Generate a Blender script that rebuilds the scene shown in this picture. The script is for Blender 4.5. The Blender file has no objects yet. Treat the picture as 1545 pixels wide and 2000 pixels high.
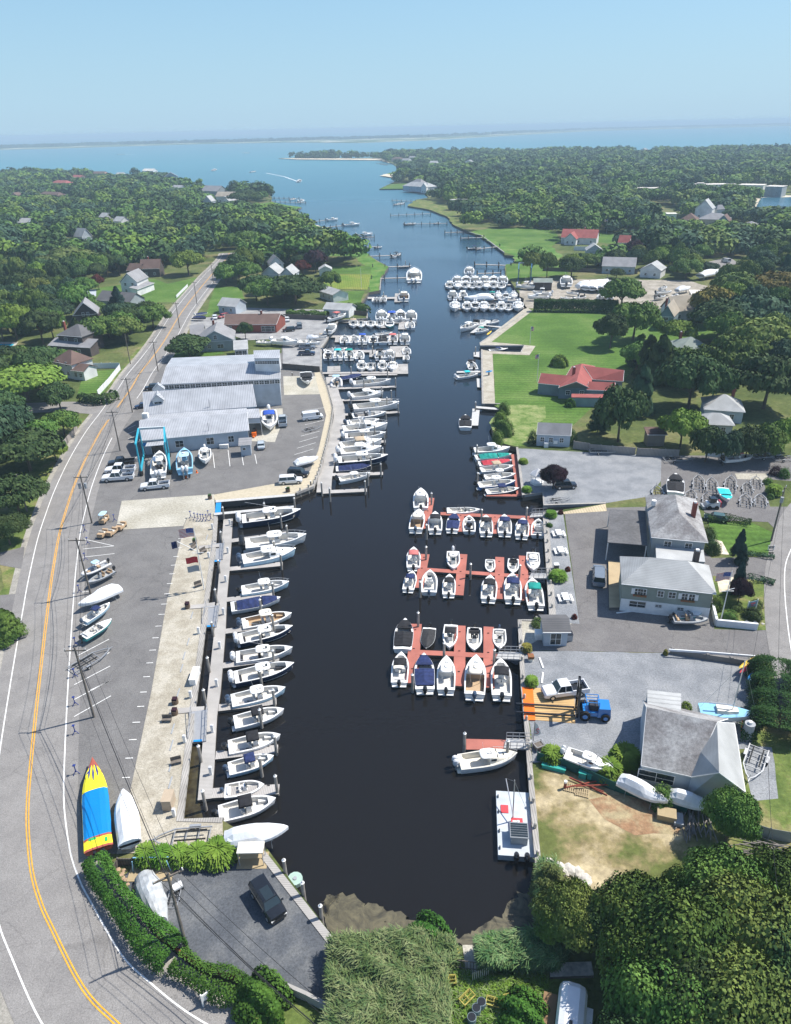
import bpy, bmesh, math, random
import numpy as np
from mathutils import Vector, Matrix
random.seed(7); np.random.seed(7)
SC = bpy.context.scene
R_ = math.radians
# ---------------------------------------------------------------- camera
FPX, HY, ROLL, CAMH = 1420.0, 249.0, R_(1.3), 66.0
_p = math.atan((1000-HY)/FPX)
FWD = Vector((0, math.cos(_p), -math.sin(_p)))
_up = Vector((1,0,0)).cross(FWD)
RT = Vector((1,0,0))*math.cos(ROLL) - _up*math.sin(ROLL)
UP = _up*math.cos(ROLL) + Vector((1,0,0))*math.sin(ROLL)
cam = bpy.data.objects.new('camera', bpy.data.cameras.new('camera'))
SC.collection.objects.link(cam)
cam.matrix_world = Matrix(((RT.x,UP.x,-FWD.x,0),(RT.y,UP.y,-FWD.y,0),(RT.z,UP.z,-FWD.z,CAMH),(0,0,0,1)))
cam.data.sensor_fit = 'VERTICAL'
cam.data.sensor_height = 24.0
cam.data.lens = 24.0*FPX/2000.0
cam.data.clip_start = 0.5; cam.data.clip_end = 60000
SC.camera = cam
# ---------------------------------------------------------------- sky and sun
SUN_AZ, SUN_EL = R_(20), R_(55)          # direction towards the sun: right and slightly ahead
W = bpy.data.worlds.new('World'); SC.world = W; W.use_nodes = True
nt = W.node_tree; nt.nodes.clear()
sky = nt.nodes.new('ShaderNodeTexSky'); sky.sky_type = 'NISHITA'; sky.sun_disc = False
sky.sun_elevation = SUN_EL; sky.sun_rotation = math.pi/2 - SUN_AZ
sky.air_density = 1.0; sky.dust_density = 0.6; sky.ozone_density = 4.0; sky.altitude = 60
bg = nt.nodes.new('ShaderNodeBackground'); bg.inputs['Strength'].default_value = 0.12
out = nt.nodes.new('ShaderNodeOutputWorld')
# pale summer haze low in the sky, blended over the physical sky by elevation
tcw = nt.nodes.new('ShaderNodeTexCoord'); spw = nt.nodes.new('ShaderNodeSeparateXYZ'); nt.links.new(tcw.outputs['Generated'], spw.inputs[0])
rw = nt.nodes.new('ShaderNodeValToRGB'); ew = rw.color_ramp.elements
ew[0].position = 0; ew[0].color = (2.7,3.95,4.95,1); ew[1].position = .5; ew[1].color = (1.2,2.6,5.0,1)
qw = ew.new(.03); qw.color = (2.55,3.95,5.05,1)
qw = ew.new(.14); qw.color = (2.0,3.55,4.75,1)
mw = nt.nodes.new('ShaderNodeMapRange'); mw.inputs['From Max'].default_value = .5; mw.inputs['To Min'].default_value = .95; mw.inputs['To Max'].default_value = 0
nt.links.new(spw.outputs['Z'], rw.inputs['Fac']); nt.links.new(spw.outputs['Z'], mw.inputs['Value'])
xw = nt.nodes.new('ShaderNodeMix'); xw.data_type = 'RGBA'; nt.links.new(mw.outputs[0], xw.inputs[0]); nt.links.new(sky.outputs[0], xw.inputs[6]); nt.links.new(rw.outputs['Color'], xw.inputs[7])
nt.links.new(xw.outputs[2], bg.inputs[0]); nt.links.new(bg.outputs[0], out.inputs[0])
sl = bpy.data.lights.new('sun', 'SUN'); sl.energy = 4.9; sl.angle = R_(0.5); sl.color = (1.0, 0.945, 0.86)
sun = bpy.data.objects.new('sun', sl); SC.collection.objects.link(sun)
sd = Vector((math.cos(SUN_EL)*math.cos(SUN_AZ), math.cos(SUN_EL)*math.sin(SUN_AZ), math.sin(SUN_EL)))
sun.rotation_euler = sd.to_track_quat('Z', 'Y').to_euler()
SC.view_settings.view_transform = 'Standard'; SC.view_settings.look = 'None'
SC.view_settings.exposure = 0.5; SC.view_settings.gamma = 1.0
SC.cycles.max_bounces = 5; SC.cycles.diffuse_bounces = 2; SC.cycles.glossy_bounces = 3
SC.cycles.transparent_max_bounces = 6; SC.cycles.volume_bounces = 0
# ---------------------------------------------------------------- surveying helper: where a point at height z stands on the ground
LZ = 1.2                                   # height of the land above the water
def P(px, py, z=LZ):
    d = FWD*FPX + RT*(px-772.5) + UP*(1000-py)
    t = (z-CAMH)/d.z
    return Vector((d.x*t, d.y*t, z))
def PJ(w):
    v = Vector(w)-Vector((0,0,CAMH)); k = v.dot(FWD)
    return 772.5+FPX*v.dot(RT)/k, 1000-FPX*v.dot(UP)/k
# ---------------------------------------------------------------- materials
MC = {}
def _pos(n, nt):
    g = nt.nodes.new('ShaderNodeNewGeometry'); return g.outputs['Position']
def mat(name, col, rough=.7, var=.12, scale=1.5, metal=0, bump=0, col2=None, scale2=None, world=False, spec=.3, rnd=0, detail=4, coat=0):
    if name in MC: return MC[name]
    m = bpy.data.materials.new(name); m.use_nodes = True; t = m.node_tree
    b = t.nodes['Principled BSDF']; b.inputs['Roughness'].default_value = rough
    b.inputs['Metallic'].default_value = metal; b.inputs['Specular IOR Level'].default_value = spec
    if coat: b.inputs['Coat Weight'].default_value = coat
    if world: src = _pos(None, t)
    else:
        tc = t.nodes.new('ShaderNodeTexCoord'); src = tc.outputs['Object']
    nz = t.nodes.new('ShaderNodeTexNoise'); nz.inputs['Scale'].default_value = scale; nz.inputs['Detail'].default_value = detail
    t.links.new(src, nz.inputs['Vector'])
    rp = t.nodes.new('ShaderNodeValToRGB'); c = col; d = col2 or tuple(min(1, x*(1+var)) for x in c)
    e = tuple(x*(1-var) for x in c) if not col2 else c
    rp.color_ramp.elements[0].position = .35; rp.color_ramp.elements[1].position = .65
    rp.color_ramp.elements[0].color = (*e, 1); rp.color_ramp.elements[1].color = (*d, 1)
    t.links.new(nz.outputs['Fac'], rp.inputs['Fac']); o = rp.outputs['Color']
    if scale2:
        n2 = t.nodes.new('ShaderNodeTexNoise'); n2.inputs['Scale'].default_value = scale2; n2.inputs['Detail'].default_value = 3
        t.links.new(src, n2.inputs['Vector'])
        mr = t.nodes.new('ShaderNodeMapRange'); mr.inputs['From Min'].default_value = .3; mr.inputs['From Max'].default_value = .7
        mr.inputs['To Min'].default_value = .78; mr.inputs['To Max'].default_value = 1.22
        t.links.new(n2.outputs['Fac'], mr.inputs['Value'])
        mx = t.nodes.new('ShaderNodeVectorMath'); mx.operation = 'SCALE'
        t.links.new(o, mx.inputs[0]); t.links.new(mr.outputs[0], mx.inputs['Scale']); o = mx.outputs[0]
    if rnd:
        oi = t.nodes.new('ShaderNodeObjectInfo'); hs = t.nodes.new('ShaderNodeHueSaturation')
        m1 = t.nodes.new('ShaderNodeMapRange'); m1.inputs['To Min'].default_value = 1-rnd; m1.inputs['To Max'].default_value = 1+rnd
        t.links.new(oi.outputs['Random'], m1.inputs['Value']); t.links.new(m1.outputs[0], hs.inputs['Value'])
        m2 = t.nodes.new('ShaderNodeMapRange'); m2.inputs['To Min'].default_value = .485; m2.inputs['To Max'].default_value = .515
        t.links.new(oi.outputs['Random'], m2.inputs['Value']); t.links.new(m2.outputs[0], hs.inputs['Hue'])
        t.links.new(o, hs.inputs['Color']); o = hs.outputs['Color']
    t.links.new(o, b.inputs['Base Color'])
    if bump:
        bp = t.nodes.new('ShaderNodeBump'); bp.inputs['Strength'].default_value = bump; bp.inputs['Distance'].default_value = .1
        t.links.new(nz.outputs['Fac'], bp.inputs['Height']); t.links.new(bp.outputs[0], b.inputs['Normal'])
    MC[name] = m; return m
def stripes(name, colA, colB, scale, rough=.6, axis='X', world=False, sharp=.15, metal=0, rot=0, noise=.1):
    """boards, standing seams, shingle courses: a wave across one axis"""
    if name in MC: return MC[name]
    m = bpy.data.materials.new(name); m.use_nodes = True; t = m.node_tree
    b = t.nodes['Principled BSDF']; b.inputs['Roughness'].default_value = rough; b.inputs['Metallic'].default_value = metal
    b.inputs['Specular IOR Level'].default_value = .3
    if world: src = _pos(None, t)
    else: src = t.nodes.new('ShaderNodeTexCoord').outputs['Object']
    if rot:
        mp = t.nodes.new('ShaderNodeMapping'); mp.inputs['Rotation'].default_value[2] = rot
        t.links.new(src, mp.inputs['Vector']); src = mp.outputs[0]
    w = t.nodes.new('ShaderNodeTexWave'); w.bands_direction = axis; w.inputs['Scale'].default_value = scale
    w.inputs['Distortion'].default_value = noise; w.inputs['Detail'].default_value = 1
    t.links.new(src, w.inputs['Vector'])
    rp = t.nodes.new('ShaderNodeValToRGB'); rp.color_ramp.elements[0].color = (*colB, 1); rp.color_ramp.elements[1].color = (*colA, 1)
    rp.color_ramp.elements[0].position = 0; rp.color_ramp.elements[1].position = sharp
    t.links.new(w.outputs['Fac'], rp.inputs['Fac'])
    nz = t.nodes.new('ShaderNodeTexNoise'); nz.inputs['Scale'].default_value = .35; nz.inputs['Detail'].default_value = 6
    t.links.new(src, nz.inputs['Vector'])
    mr = t.nodes.new('ShaderNodeMapRange'); mr.inputs['From Min'].default_value = .3; mr.inputs['From Max'].default_value = .7
    mr.inputs['To Min'].default_value = .82; mr.inputs['To Max'].default_value = 1.15
    t.links.new(nz.outputs['Fac'], mr.inputs['Value'])
    mx = t.nodes.new('ShaderNodeVectorMath'); mx.operation = 'SCALE'
    t.links.new(rp.outputs['Color'], mx.inputs[0]); t.links.new(mr.outputs[0], mx.inputs['Scale'])
    t.links.new(mx.outputs[0], b.inputs['Base Color'])
    MC[name] = m; return m
# ---------------------------------------------------------------- mesh helpers
class MB:
    def __init__(s): s.v = []; s.f = []; s.m = []; s.mats = []; s.cur = 0
    def use(s, m):
        if m not in s.mats: s.mats.append(m)
        s.cur = s.mats.index(m); return s
    def add(s, vs, fs):
        o = len(s.v); s.v += [tuple(x) for x in vs]
        for f in fs: s.f.append(tuple(i+o for i in f)); s.m.append(s.cur)
    def box(s, c, sz, rz=0, tx=1, ty=1, sh=(0,0)):
        """c = centre of the base, tapered top"""
        hx, hy, h = sz[0]/2, sz[1]/2, sz[2]; vs = []
        for z, a, b_, o in ((0,1,1,(0,0)), (h,tx,ty,sh)):
            for sx, sy in ((-1,-1),(1,-1),(1,1),(-1,1)):
                x = sx*hx*a+o[0]; y = sy*hy*b_+o[1]
                vs.append((c[0]+x*math.cos(rz)-y*math.sin(rz), c[1]+x*math.sin(rz)+y*math.cos(rz), c[2]+z))
        s.add(vs, [(3,2,1,0),(4,5,6,7),(0,1,5,4),(1,2,6,5),(2,3,7,6),(3,0,4,7)]); return s
    def tube(s, pts, r, n=6, r2=None, cap=True):
        pts = [Vector(p) for p in pts]; k = len(pts); rings = []
        for i, p in enumerate(pts):
            d = (pts[min(i+1,k-1)]-pts[max(i-1,0)]).normalized()
            a = d.orthogonal().normalized() if i == 0 else (pa - d*pa.dot(d)).normalized()
            pa = a; b_ = d.cross(a); rr = r if r2 is None else r+(r2-r)*i/(k-1)
            rings.append([p+(a*math.cos(2*math.pi*j/n)+b_*math.sin(2*math.pi*j/n))*rr for j in range(n)])
        s.loft(rings, cap=cap); return s
    def loft(s, rings, cap=True, closed=True):
        n = len(rings[0]); vs = [v for r in rings for v in r]; fs = []
        for i in range(len(rings)-1):
            for j in range(n if closed else n-1):
                a, b_ = i*n+j, i*n+(j+1)%n
                fs.append((a, b_, b_+n, a+n))
        if cap: fs += [tuple(range(n-1,-1,-1)), tuple((len(rings)-1)*n+j for j in range(n))]
        s.add(vs, fs); return s
    def prism(s, poly, z0, z1, inset=1.0):
        cx = sum(p[0] for p in poly)/len(poly); cy = sum(p[1] for p in poly)/len(poly)
        s.loft([[(p[0],p[1],z0) for p in poly], [(cx+(p[0]-cx)*inset, cy+(p[1]-cy)*inset, z1) for p in poly]]); return s
    def slab(s, cx, cy, z, L, Wd, h, p=4, n=20, camber=0, dome=.9):
        """rounded rectangle slab with softened edge"""
        def ring(k, zz):
            o = []
            for i in range(n):
                a = 2*math.pi*(i+.5)/n; c, q = math.cos(a), math.sin(a)
                o.append((cx+L/2*k*math.copysign(abs(c)**(2/p), c), cy+Wd/2*k*math.copysign(abs(q)**(2/p), q), zz))
            return o
        s.loft([ring(.95, z), ring(1, z+h*.4), ring(dome, z+h), ring(.4, z+h+camber)]); return s
    def build(s, name, m=None, parent=None, smooth=False, loc=None):
        me = bpy.data.meshes.new(name); me.from_pydata(s.v, [], s.f)
        ms = s.mats if s.mats else [m]
        for x in ms: me.materials.append(x)
        if s.mats: me.polygons.foreach_set('material_index', s.m)
        if smooth: me.polygons.foreach_set('use_smooth', [True]*len(s.f))
        bm = bmesh.new(); bm.from_mesh(me); bmesh.ops.recalc_face_normals(bm, faces=bm.faces); bm.to_mesh(me); bm.free()
        o = bpy.data.objects.new(name, me); SC.collection.objects.link(o)
        if parent: o.parent = parent
        if loc is not None: o.location = loc
        return o
def tag(o, label, cat, group=None):
    o['label'] = label; o['category'] = cat
    if group: o['group'] = group
    return o
def thing(name, label, cat, loc=(0,0,0), rz=0, group=None):
    o = bpy.data.objects.new(name, None); SC.collection.objects.link(o); o.location = loc; o.rotation_euler[2] = rz
    return tag(o, label, cat, group)
def dup(root, parent=None):
    c = root.copy(); SC.collection.objects.link(c); c.parent = parent
    for ch in KIDS.setdefault(root.name, list(root.children)): dup(ch, c)
    return c
KIDS = {}
def ordn(i): return ['first','second','third','fourth','fifth','sixth','seventh','eighth','ninth','tenth','eleventh','twelfth','thirteenth','fourteenth','fifteenth','sixteenth','seventeenth','eighteenth','nineteenth','twentieth'][i] if i < 20 else '%dth' % (i+1)
def smoothline(pts, k=6):
    """Catmull-Rom through world points"""
    o = []; n = len(pts)
    for i in range(n-1):
        p0, p1, p2, p3 = pts[max(i-1,0)], pts[i], pts[i+1], pts[min(i+2,n-1)]
        for j in range(k):
            t = j/k
            o.append(.5*((2*p1)+(p2-p0)*t+(2*p0-5*p1+4*p2-p3)*t*t+(3*p1-p0-3*p2+p3)*t**3))
    o.append(pts[-1]); return o
def offset(line, d):
    o = []
    for i, p in enumerate(line):
        t = (line[min(i+1,len(line)-1)]-line[max(i-1,0)]); t.z = 0; t.normalize()
        o.append(p+Vector((t.y,-t.x,0))*d)
    return o
PN = [0]
def patch(name, pix, m, layer, kind='structure', z=None, world=False, th=0):
    pts = [Vector(q) for q in pix] if world else [P(*q) for q in pix]
    if name in ('sand_lot','dirt_patch','marsh','verge','grass_clearing','beach','lawn','clearing','boat_yard','gravel_yard'):
        rs = random.Random(len(pts)*31+int(pts[0].x)); o_ = []      # ragged, worn edges
        for i, p in enumerate(pts):
            q = pts[(i+1)%len(pts)]; n_ = max(1, min(30, int((q-p).length/(1.5+p.y*.01)))); j = (.12 if name in ('lawn','gravel_yard') else .45)*(1+p.y*.004)
            for k in range(n_): o_.append(p.lerp(q, k/n_)+Vector((rs.uniform(-j,j), rs.uniform(-j,j), 0))*(k > 0))
        pts = o_
    PN[0] += 1; zz = LZ+layer*.014+(PN[0]%9)*.0013 if z is None else z
    mb = MB(); vs = [(q.x,q.y,zz) for q in pts]
    a = sum(vs[i][0]*vs[(i+1)%len(vs)][1]-vs[(i+1)%len(vs)][0]*vs[i][1] for i in range(len(vs)))
    if a < 0: vs.reverse()
    me = bpy.data.meshes.new(name); me.from_pydata(vs, [], [tuple(range(len(vs)))])
    me.materials.append(m); o = bpy.data.objects.new(name, me); SC.collection.objects.link(o); 
    if kind: o['kind'] = kind
    return o
def strip(name, line, d0, d1, m, layer, kind='structure', z=None):
    a, b_ = offset(line, d0), offset(line, d1); zz = LZ+layer*.012 if z is None else z
    mb = MB(); n = len(line)
    mb.add([(q.x,q.y,zz) for q in a]+[(q.x,q.y,zz) for q in b_], [(i, n+i, n+i+1, i+1) for i in range(n-1)])
    o = mb.build(name, m)
    bm = bmesh.new(); bm.from_mesh(o.data)
    for f in bm.faces:
        if f.normal.z < 0: f.normal_flip()
    bm.to_mesh(o.data); bm.free()
    if kind: o['kind'] = kind
    return o
# ================================================================ THE SETTING
def water_mat():
    m = bpy.data.materials.new('water'); m.use_nodes = True; t = m.node_tree; b = t.nodes['Principled BSDF']
    b.inputs['IOR'].default_value = 1.33; b.inputs['Specular IOR Level'].default_value = .5
    pos = _pos(None, t); sp = t.nodes.new('ShaderNodeSeparateXYZ'); t.links.new(pos, sp.inputs[0])
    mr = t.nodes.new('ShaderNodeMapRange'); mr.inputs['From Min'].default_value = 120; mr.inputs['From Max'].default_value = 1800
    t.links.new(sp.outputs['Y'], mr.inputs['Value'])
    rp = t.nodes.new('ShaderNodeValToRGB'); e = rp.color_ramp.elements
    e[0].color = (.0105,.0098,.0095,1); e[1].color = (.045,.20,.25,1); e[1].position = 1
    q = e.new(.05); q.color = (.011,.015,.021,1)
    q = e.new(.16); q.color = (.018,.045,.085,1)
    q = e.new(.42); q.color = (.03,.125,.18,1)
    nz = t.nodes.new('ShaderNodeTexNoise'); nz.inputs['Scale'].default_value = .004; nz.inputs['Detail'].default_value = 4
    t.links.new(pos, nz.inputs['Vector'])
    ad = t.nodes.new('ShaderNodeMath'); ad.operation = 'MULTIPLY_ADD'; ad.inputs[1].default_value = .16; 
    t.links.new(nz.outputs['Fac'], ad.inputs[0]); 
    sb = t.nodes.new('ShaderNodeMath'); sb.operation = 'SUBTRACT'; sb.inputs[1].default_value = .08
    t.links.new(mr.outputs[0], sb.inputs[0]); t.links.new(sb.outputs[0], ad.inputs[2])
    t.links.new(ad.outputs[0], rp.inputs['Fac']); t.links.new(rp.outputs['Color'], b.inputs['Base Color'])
    mr2 = t.nodes.new('ShaderNodeMapRange'); mr2.inputs['From Min'].default_value = 100; mr2.inputs['From Max'].default_value = 900
    mr2.inputs['To Min'].default_value = .04; mr2.inputs['To Max'].default_value = .3
    t.links.new(sp.outputs['Y'], mr2.inputs['Value']); t.links.new(mr2.outputs[0], b.inputs['Roughness'])
    n1 = t.nodes.new('ShaderNodeTexNoise'); n1.inputs['Scale'].default_value = 1.1; n1.inputs['Detail'].default_value = 5
    mp = t.nodes.new('ShaderNodeMapping'); mp.inputs['Scale'].default_value = (.6,1.2,1)
    t.links.new(pos, mp.inputs['Vector']); t.links.new(mp.outputs[0], n1.inputs['Vector'])
    bp = t.nodes.new('ShaderNodeBump'); bp.inputs['Distance'].default_value = .12
    mr3 = t.nodes.new('ShaderNodeMapRange'); mr3.inputs['From Min'].default_value = 60; mr3.inputs['From Max'].default_value = 400
    mr3.inputs['To Min'].default_value = .12; mr3.inputs['To Max'].default_value = .55
    n9 = t.nodes.new('ShaderNodeTexNoise'); n9.inputs['Scale'].default_value = .02; n9.inputs['Detail'].default_value = 4; n9.inputs['Distortion'].default_value = 1; t.links.new(pos, n9.inputs['Vector'])
    m9 = t.nodes.new('ShaderNodeMath'); m9.operation = 'MULTIPLY'; m8 = t.nodes.new('ShaderNodeMapRange'); m8.inputs['From Min'].default_value = .35; m8.inputs['From Max'].default_value = .65; m8.inputs['To Min'].default_value = .3; m8.inputs['To Max'].default_value = 1.8; t.links.new(n9.outputs['Fac'], m8.inputs['Value'])
    t.links.new(sp.outputs['Y'], mr3.inputs['Value']); t.links.new(mr3.outputs[0], m9.inputs[0]); t.links.new(m8.outputs[0], m9.inputs[1]); t.links.new(m9.outputs[0], bp.inputs['Strength'])
    t.links.new(n1.outputs['Fac'], bp.inputs['Height']); t.links.new(bp.outputs[0], b.inputs['Normal'])
    return m
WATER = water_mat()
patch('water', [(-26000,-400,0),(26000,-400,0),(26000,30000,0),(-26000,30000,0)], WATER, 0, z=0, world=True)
def ground_mat(name, cols, s1, s2, stripe=0, rough=.95, bump=.3, rot=0, crack=0, sh=.12):
    """cols: three linear colours mixed by two noises; optional mowing stripes"""
    m = bpy.data.materials.new(name); m.use_nodes = True; t = m.node_tree; b = t.nodes['Principled BSDF']
    b.inputs['Roughness'].default_value = rough; b.inputs['Specular IOR Level'].default_value = .15
    pos = _pos(None, t)
    n1 = t.nodes.new('ShaderNodeTexNoise'); n1.inputs['Scale'].default_value = s1; n1.inputs['Detail'].default_value = 8; n1.inputs['Roughness'].default_value = .6
    n2 = t.nodes.new('ShaderNodeTexNoise'); n2.inputs['Scale'].default_value = s2; n2.inputs['Detail'].default_value = 5; n2.inputs['Roughness'].default_value = .7
    t.links.new(pos, n1.inputs['Vector']); t.links.new(pos, n2.inputs['Vector'])
    rp = t.nodes.new('ShaderNodeValToRGB'); e = rp.color_ramp.elements
    e[0].position = .5-sh; e[0].color = (*cols[0],1); e[1].position = .5+sh; e[1].color = (*cols[2],1); q = e.new(.5); q.color = (*cols[1],1)
    t.links.new(n1.outputs['Fac'], rp.inputs['Fac'])
    mr = t.nodes.new('ShaderNodeMapRange'); mr.inputs['From Min'].default_value = .3; mr.inputs['From Max'].default_value = .7
    mr.inputs['To Min'].default_value = .68; mr.inputs['To Max'].default_value = 1.3
    t.links.new(n2.outputs['Fac'], mr.inputs['Value'])
    mx = t.nodes.new('ShaderNodeVectorMath'); mx.operation = 'SCALE'; t.links.new(rp.outputs['Color'], mx.inputs[0]); t.links.new(mr.outputs[0], mx.inputs['Scale'])
    o = mx.outputs[0]
    if stripe:
        mp = t.nodes.new('ShaderNodeMapping'); mp.inputs['Rotation'].default_value[2] = rot; t.links.new(pos, mp.inputs['Vector'])
        w = t.nodes.new('ShaderNodeTexWave'); w.bands_direction = 'Y'; w.inputs['Scale'].default_value = stripe; w.inputs['Distortion'].default_value = .4
        t.links.new(mp.outputs[0], w.inputs['Vector'])
        m3 = t.nodes.new('ShaderNodeMapRange'); m3.inputs['To Min'].default_value = .88; m3.inputs['To Max'].default_value = 1.12; t.links.new(w.outputs['Fac'], m3.inputs['Value'])
        m4 = t.nodes.new('ShaderNodeVectorMath'); m4.operation = 'SCALE'; t.links.new(o, m4.inputs[0]); t.links.new(m3.outputs[0], m4.inputs['Scale']); o = m4.outputs[0]
    if crack:     # old asphalt: thin wandering cracks
        vo = t.nodes.new('ShaderNodeTexVoronoi'); vo.feature = 'DISTANCE_TO_EDGE'; vo.inputs['Scale'].default_value = crack
        nn = t.nodes.new('ShaderNodeTexNoise'); nn.inputs['Scale'].default_value = .5; nn.inputs['Detail'].default_value = 4; t.links.new(pos, nn.inputs['Vector'])
        va = t.nodes.new('ShaderNodeVectorMath'); va.operation = 'MULTIPLY_ADD'; va.inputs[1].default_value = (3,3,0); t.links.new(nn.outputs['Color'], va.inputs[0]); t.links.new(pos, va.inputs[2]); t.links.new(va.outputs[0], vo.inputs['Vector'])
        mc = t.nodes.new('ShaderNodeMapRange'); mc.inputs['From Max'].default_value = .012; mc.inputs['To Min'].default_value = .8; t.links.new(vo.outputs['Distance'], mc.inputs['Value'])
        m5 = t.nodes.new('ShaderNodeVectorMath'); m5.operation = 'SCALE'; t.links.new(o, m5.inputs[0]); t.links.new(mc.outputs[0], m5.inputs['Scale']); o = m5.outputs[0]
    t.links.new(o, b.inputs['Base Color'])
    bp = t.nodes.new('ShaderNodeBump'); bp.inputs['Strength'].default_value = bump; bp.inputs['Distance'].default_value = .15
    t.links.new(n2.outputs['Fac'], bp.inputs['Height']); t.links.new(bp.outputs[0], b.inputs['Normal'])
    MC[name] = m; return m
G_GROUND = ground_mat('woodland floor', [(.06,.085,.026),(.10,.125,.04),(.17,.16,.075)], .05, 1.2)
G_LAWN = ground_mat('mown lawn', [(.06,.122,.022),(.08,.155,.028),(.115,.185,.045)], .06, 1.5, stripe=.16, rot=.12)
G_GRASS = ground_mat('rough grass', [(.08,.12,.03),(.13,.17,.045),(.22,.20,.09)], .25, 2.5)
G_MARSH = ground_mat('marsh grass', [(.06,.14,.025),(.09,.19,.035),(.15,.22,.06)], .12, 1.0, bump=.6)
G_ASPH = ground_mat('parking asphalt', [(.152,.148,.146),(.168,.164,.161),(.182,.178,.174)], .3, 7, crack=.10)
G_ASPH2 = ground_mat('yard asphalt', [(.152,.146,.145),(.168,.162,.16),(.184,.178,.174)], .3, 7, crack=.12)
G_ROAD = ground_mat('road asphalt', [(.215,.207,.2),(.235,.226,.217),(.255,.246,.236)], .4, 8, crack=.16)
G_SHLD = ground_mat('road shoulder', [(.27,.255,.225),(.31,.295,.26),(.37,.35,.31)], .6, 6)
G_SHELL = ground_mat('crushed shell', [(.33,.30,.24),(.38,.35,.285),(.44,.41,.345)], .5, 6)
G_CONC = ground_mat('pale concrete', [(.36,.34,.28),(.41,.39,.33),(.46,.44,.38)], .15, 3)
G_GRAV = ground_mat('blue gray gravel', [(.195,.207,.222),(.235,.247,.262),(.27,.28,.292)], .3, 5)
G_DARKG = ground_mat('dark slate gravel', [(.082,.09,.102),(.10,.108,.12),(.14,.146,.152)], .3, 5)
G_SAND = ground_mat('sand and dirt', [(.11,.13,.04),(.25,.205,.105),(.42,.35,.22)], .12, 1.4, sh=.07)
G_DIRT = ground_mat('red brown dirt', [(.26,.15,.085),(.30,.19,.11),(.36,.30,.18)], .3, 2)
G_BEACH = ground_mat('beach sand', [(.5,.44,.33),(.58,.52,.4),(.66,.6,.48)], .1, 1)
M_BULK = stripes('bulkhead timber', (.16,.14,.115), (.04,.035,.03), 3.0, .9, 'X', world=True)
# ---- land: one sheet round the creek
shore = [(-3600,440),(-1500,352),(-300,350),(0,348),(200,345),(330,352),(380,374),(430,386),(500,380),(526,377),(531,386),(530,394),(562,401),(589,405),(566,413),(500,419),(505,427),(540,430),
 (589,434),(626,444),(661,449),(683,462),(678,470),(688,479),(709,489),(732,506),(759,521),(752,530),(744,543),(742,567),(720,571),(704,594),(717,600),(717,622),(690,624),(661,626),(654,634),(645,652),
 (634,669),(627,678),(627,726),(638,753),(650,797),(647,823),(638,865),(625,917),(611,950),(575,965),(420,978),(422,1004),(418,1066),(403,1174),(402,1188),(381,1350),(375,1395),(351,1602),(435,1602),(520,1655),(652,1832),
 (700,1836),(830,1830),(905,1850),(1045,1838),(1053,1700),(1035,1500),(1030,1430),(1022,1345),(1015,1212),(1079,1214),(1079,1200),(1065,1001),(1093,1001),(1101,995),(1183,984),(1062,987),(1061,962),
 (1022,968),(1010,874),(998,871),(986,867),(968,858),(960,835),(961,817),(984,803),(977,790),(943,789),(941,683),(958,686),(1018,688),(1024,675),(938,675),(938,670),(1023,613),(1023,605),(1029,602),(1024,584),(1008,566),
 (997,549),(988,546),(986,520),(1004,512),(1006,500),(985,498),(985,493),(941,460),(916,453),(890,441),(874,423),(837,409),(796,402),(813,390),(837,386),(832,378),(837,366),(810,368),(741,369),(751,364),
 (769,356),(776,346),(748,343),(756,339),(781,333),(776,326),(766,319),(742,312),(682,311.5),(581,310.5),(544,309.5),(582,307.5),(640,307.5),(700,308.5),(749,307),(769,303),(813,303),(1000,303),(1200,300),(1290,299),(1545,297),(5000,292)]
def land(name, pts, z=LZ, zb=-1.0, m=G_GROUND, side=M_BULK):
    top = [(p.x,p.y,z) for p in pts]; n = len(top)
    me = bpy.data.meshes.new(name)
    a = sum(top[i][0]*top[(i+1)%n][1]-top[(i+1)%n][0]*top[i][1] for i in range(n))
    if a < 0: top.reverse()
    vs = top+[(x,y,zb) for x,y,_ in top]
    fs = [tuple(range(n))]+[(i, n+i, n+(i+1)%n, (i+1)%n) for i in range(n)]
    me.from_pydata(vs, [], fs); me.materials.append(m); me.materials.append(side)
    me.polygons.foreach_set('material_index', [0]+[1]*n)
    o = bpy.data.objects.new(name, me); SC.collection.objects.link(o); o['kind'] = 'structure'; return o
SHORE = [P(*q, LZ) for q in shore]
land('ground', SHORE+[Vector((25000,9000,0)),Vector((25000,-380,0)),Vector((-25000,-380,0)),Vector((-25000,6000,0))])
# barrier island on the horizon
bi = [(-1500,313),(-300,297.5),(0,292.5),(100,290),(240,285.5),(400,281),(560,278),(700,279),(850,273),(960,266.5),(1145,256),(1300,252),(1545,245.6),(1900,241),(2400,232)]
bj = [(2400,229),(1900,237),(1545,242.3),(1300,248.5),(1145,252.5),(960,262),(850,267),(700,272),(560,274.5),(400,277.5),(240,282),(100,286),(0,289.5),(-300,293.5),(-1500,307)]
G_ISLE = ground_mat('dune grass', [(.05,.10,.03),(.09,.15,.05),(.6,.56,.45)], .004, .012)
land('barrier_island', [P(*q) for q in bi+bj], z=2.0, m=G_ISLE, side=G_BEACH)
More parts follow.
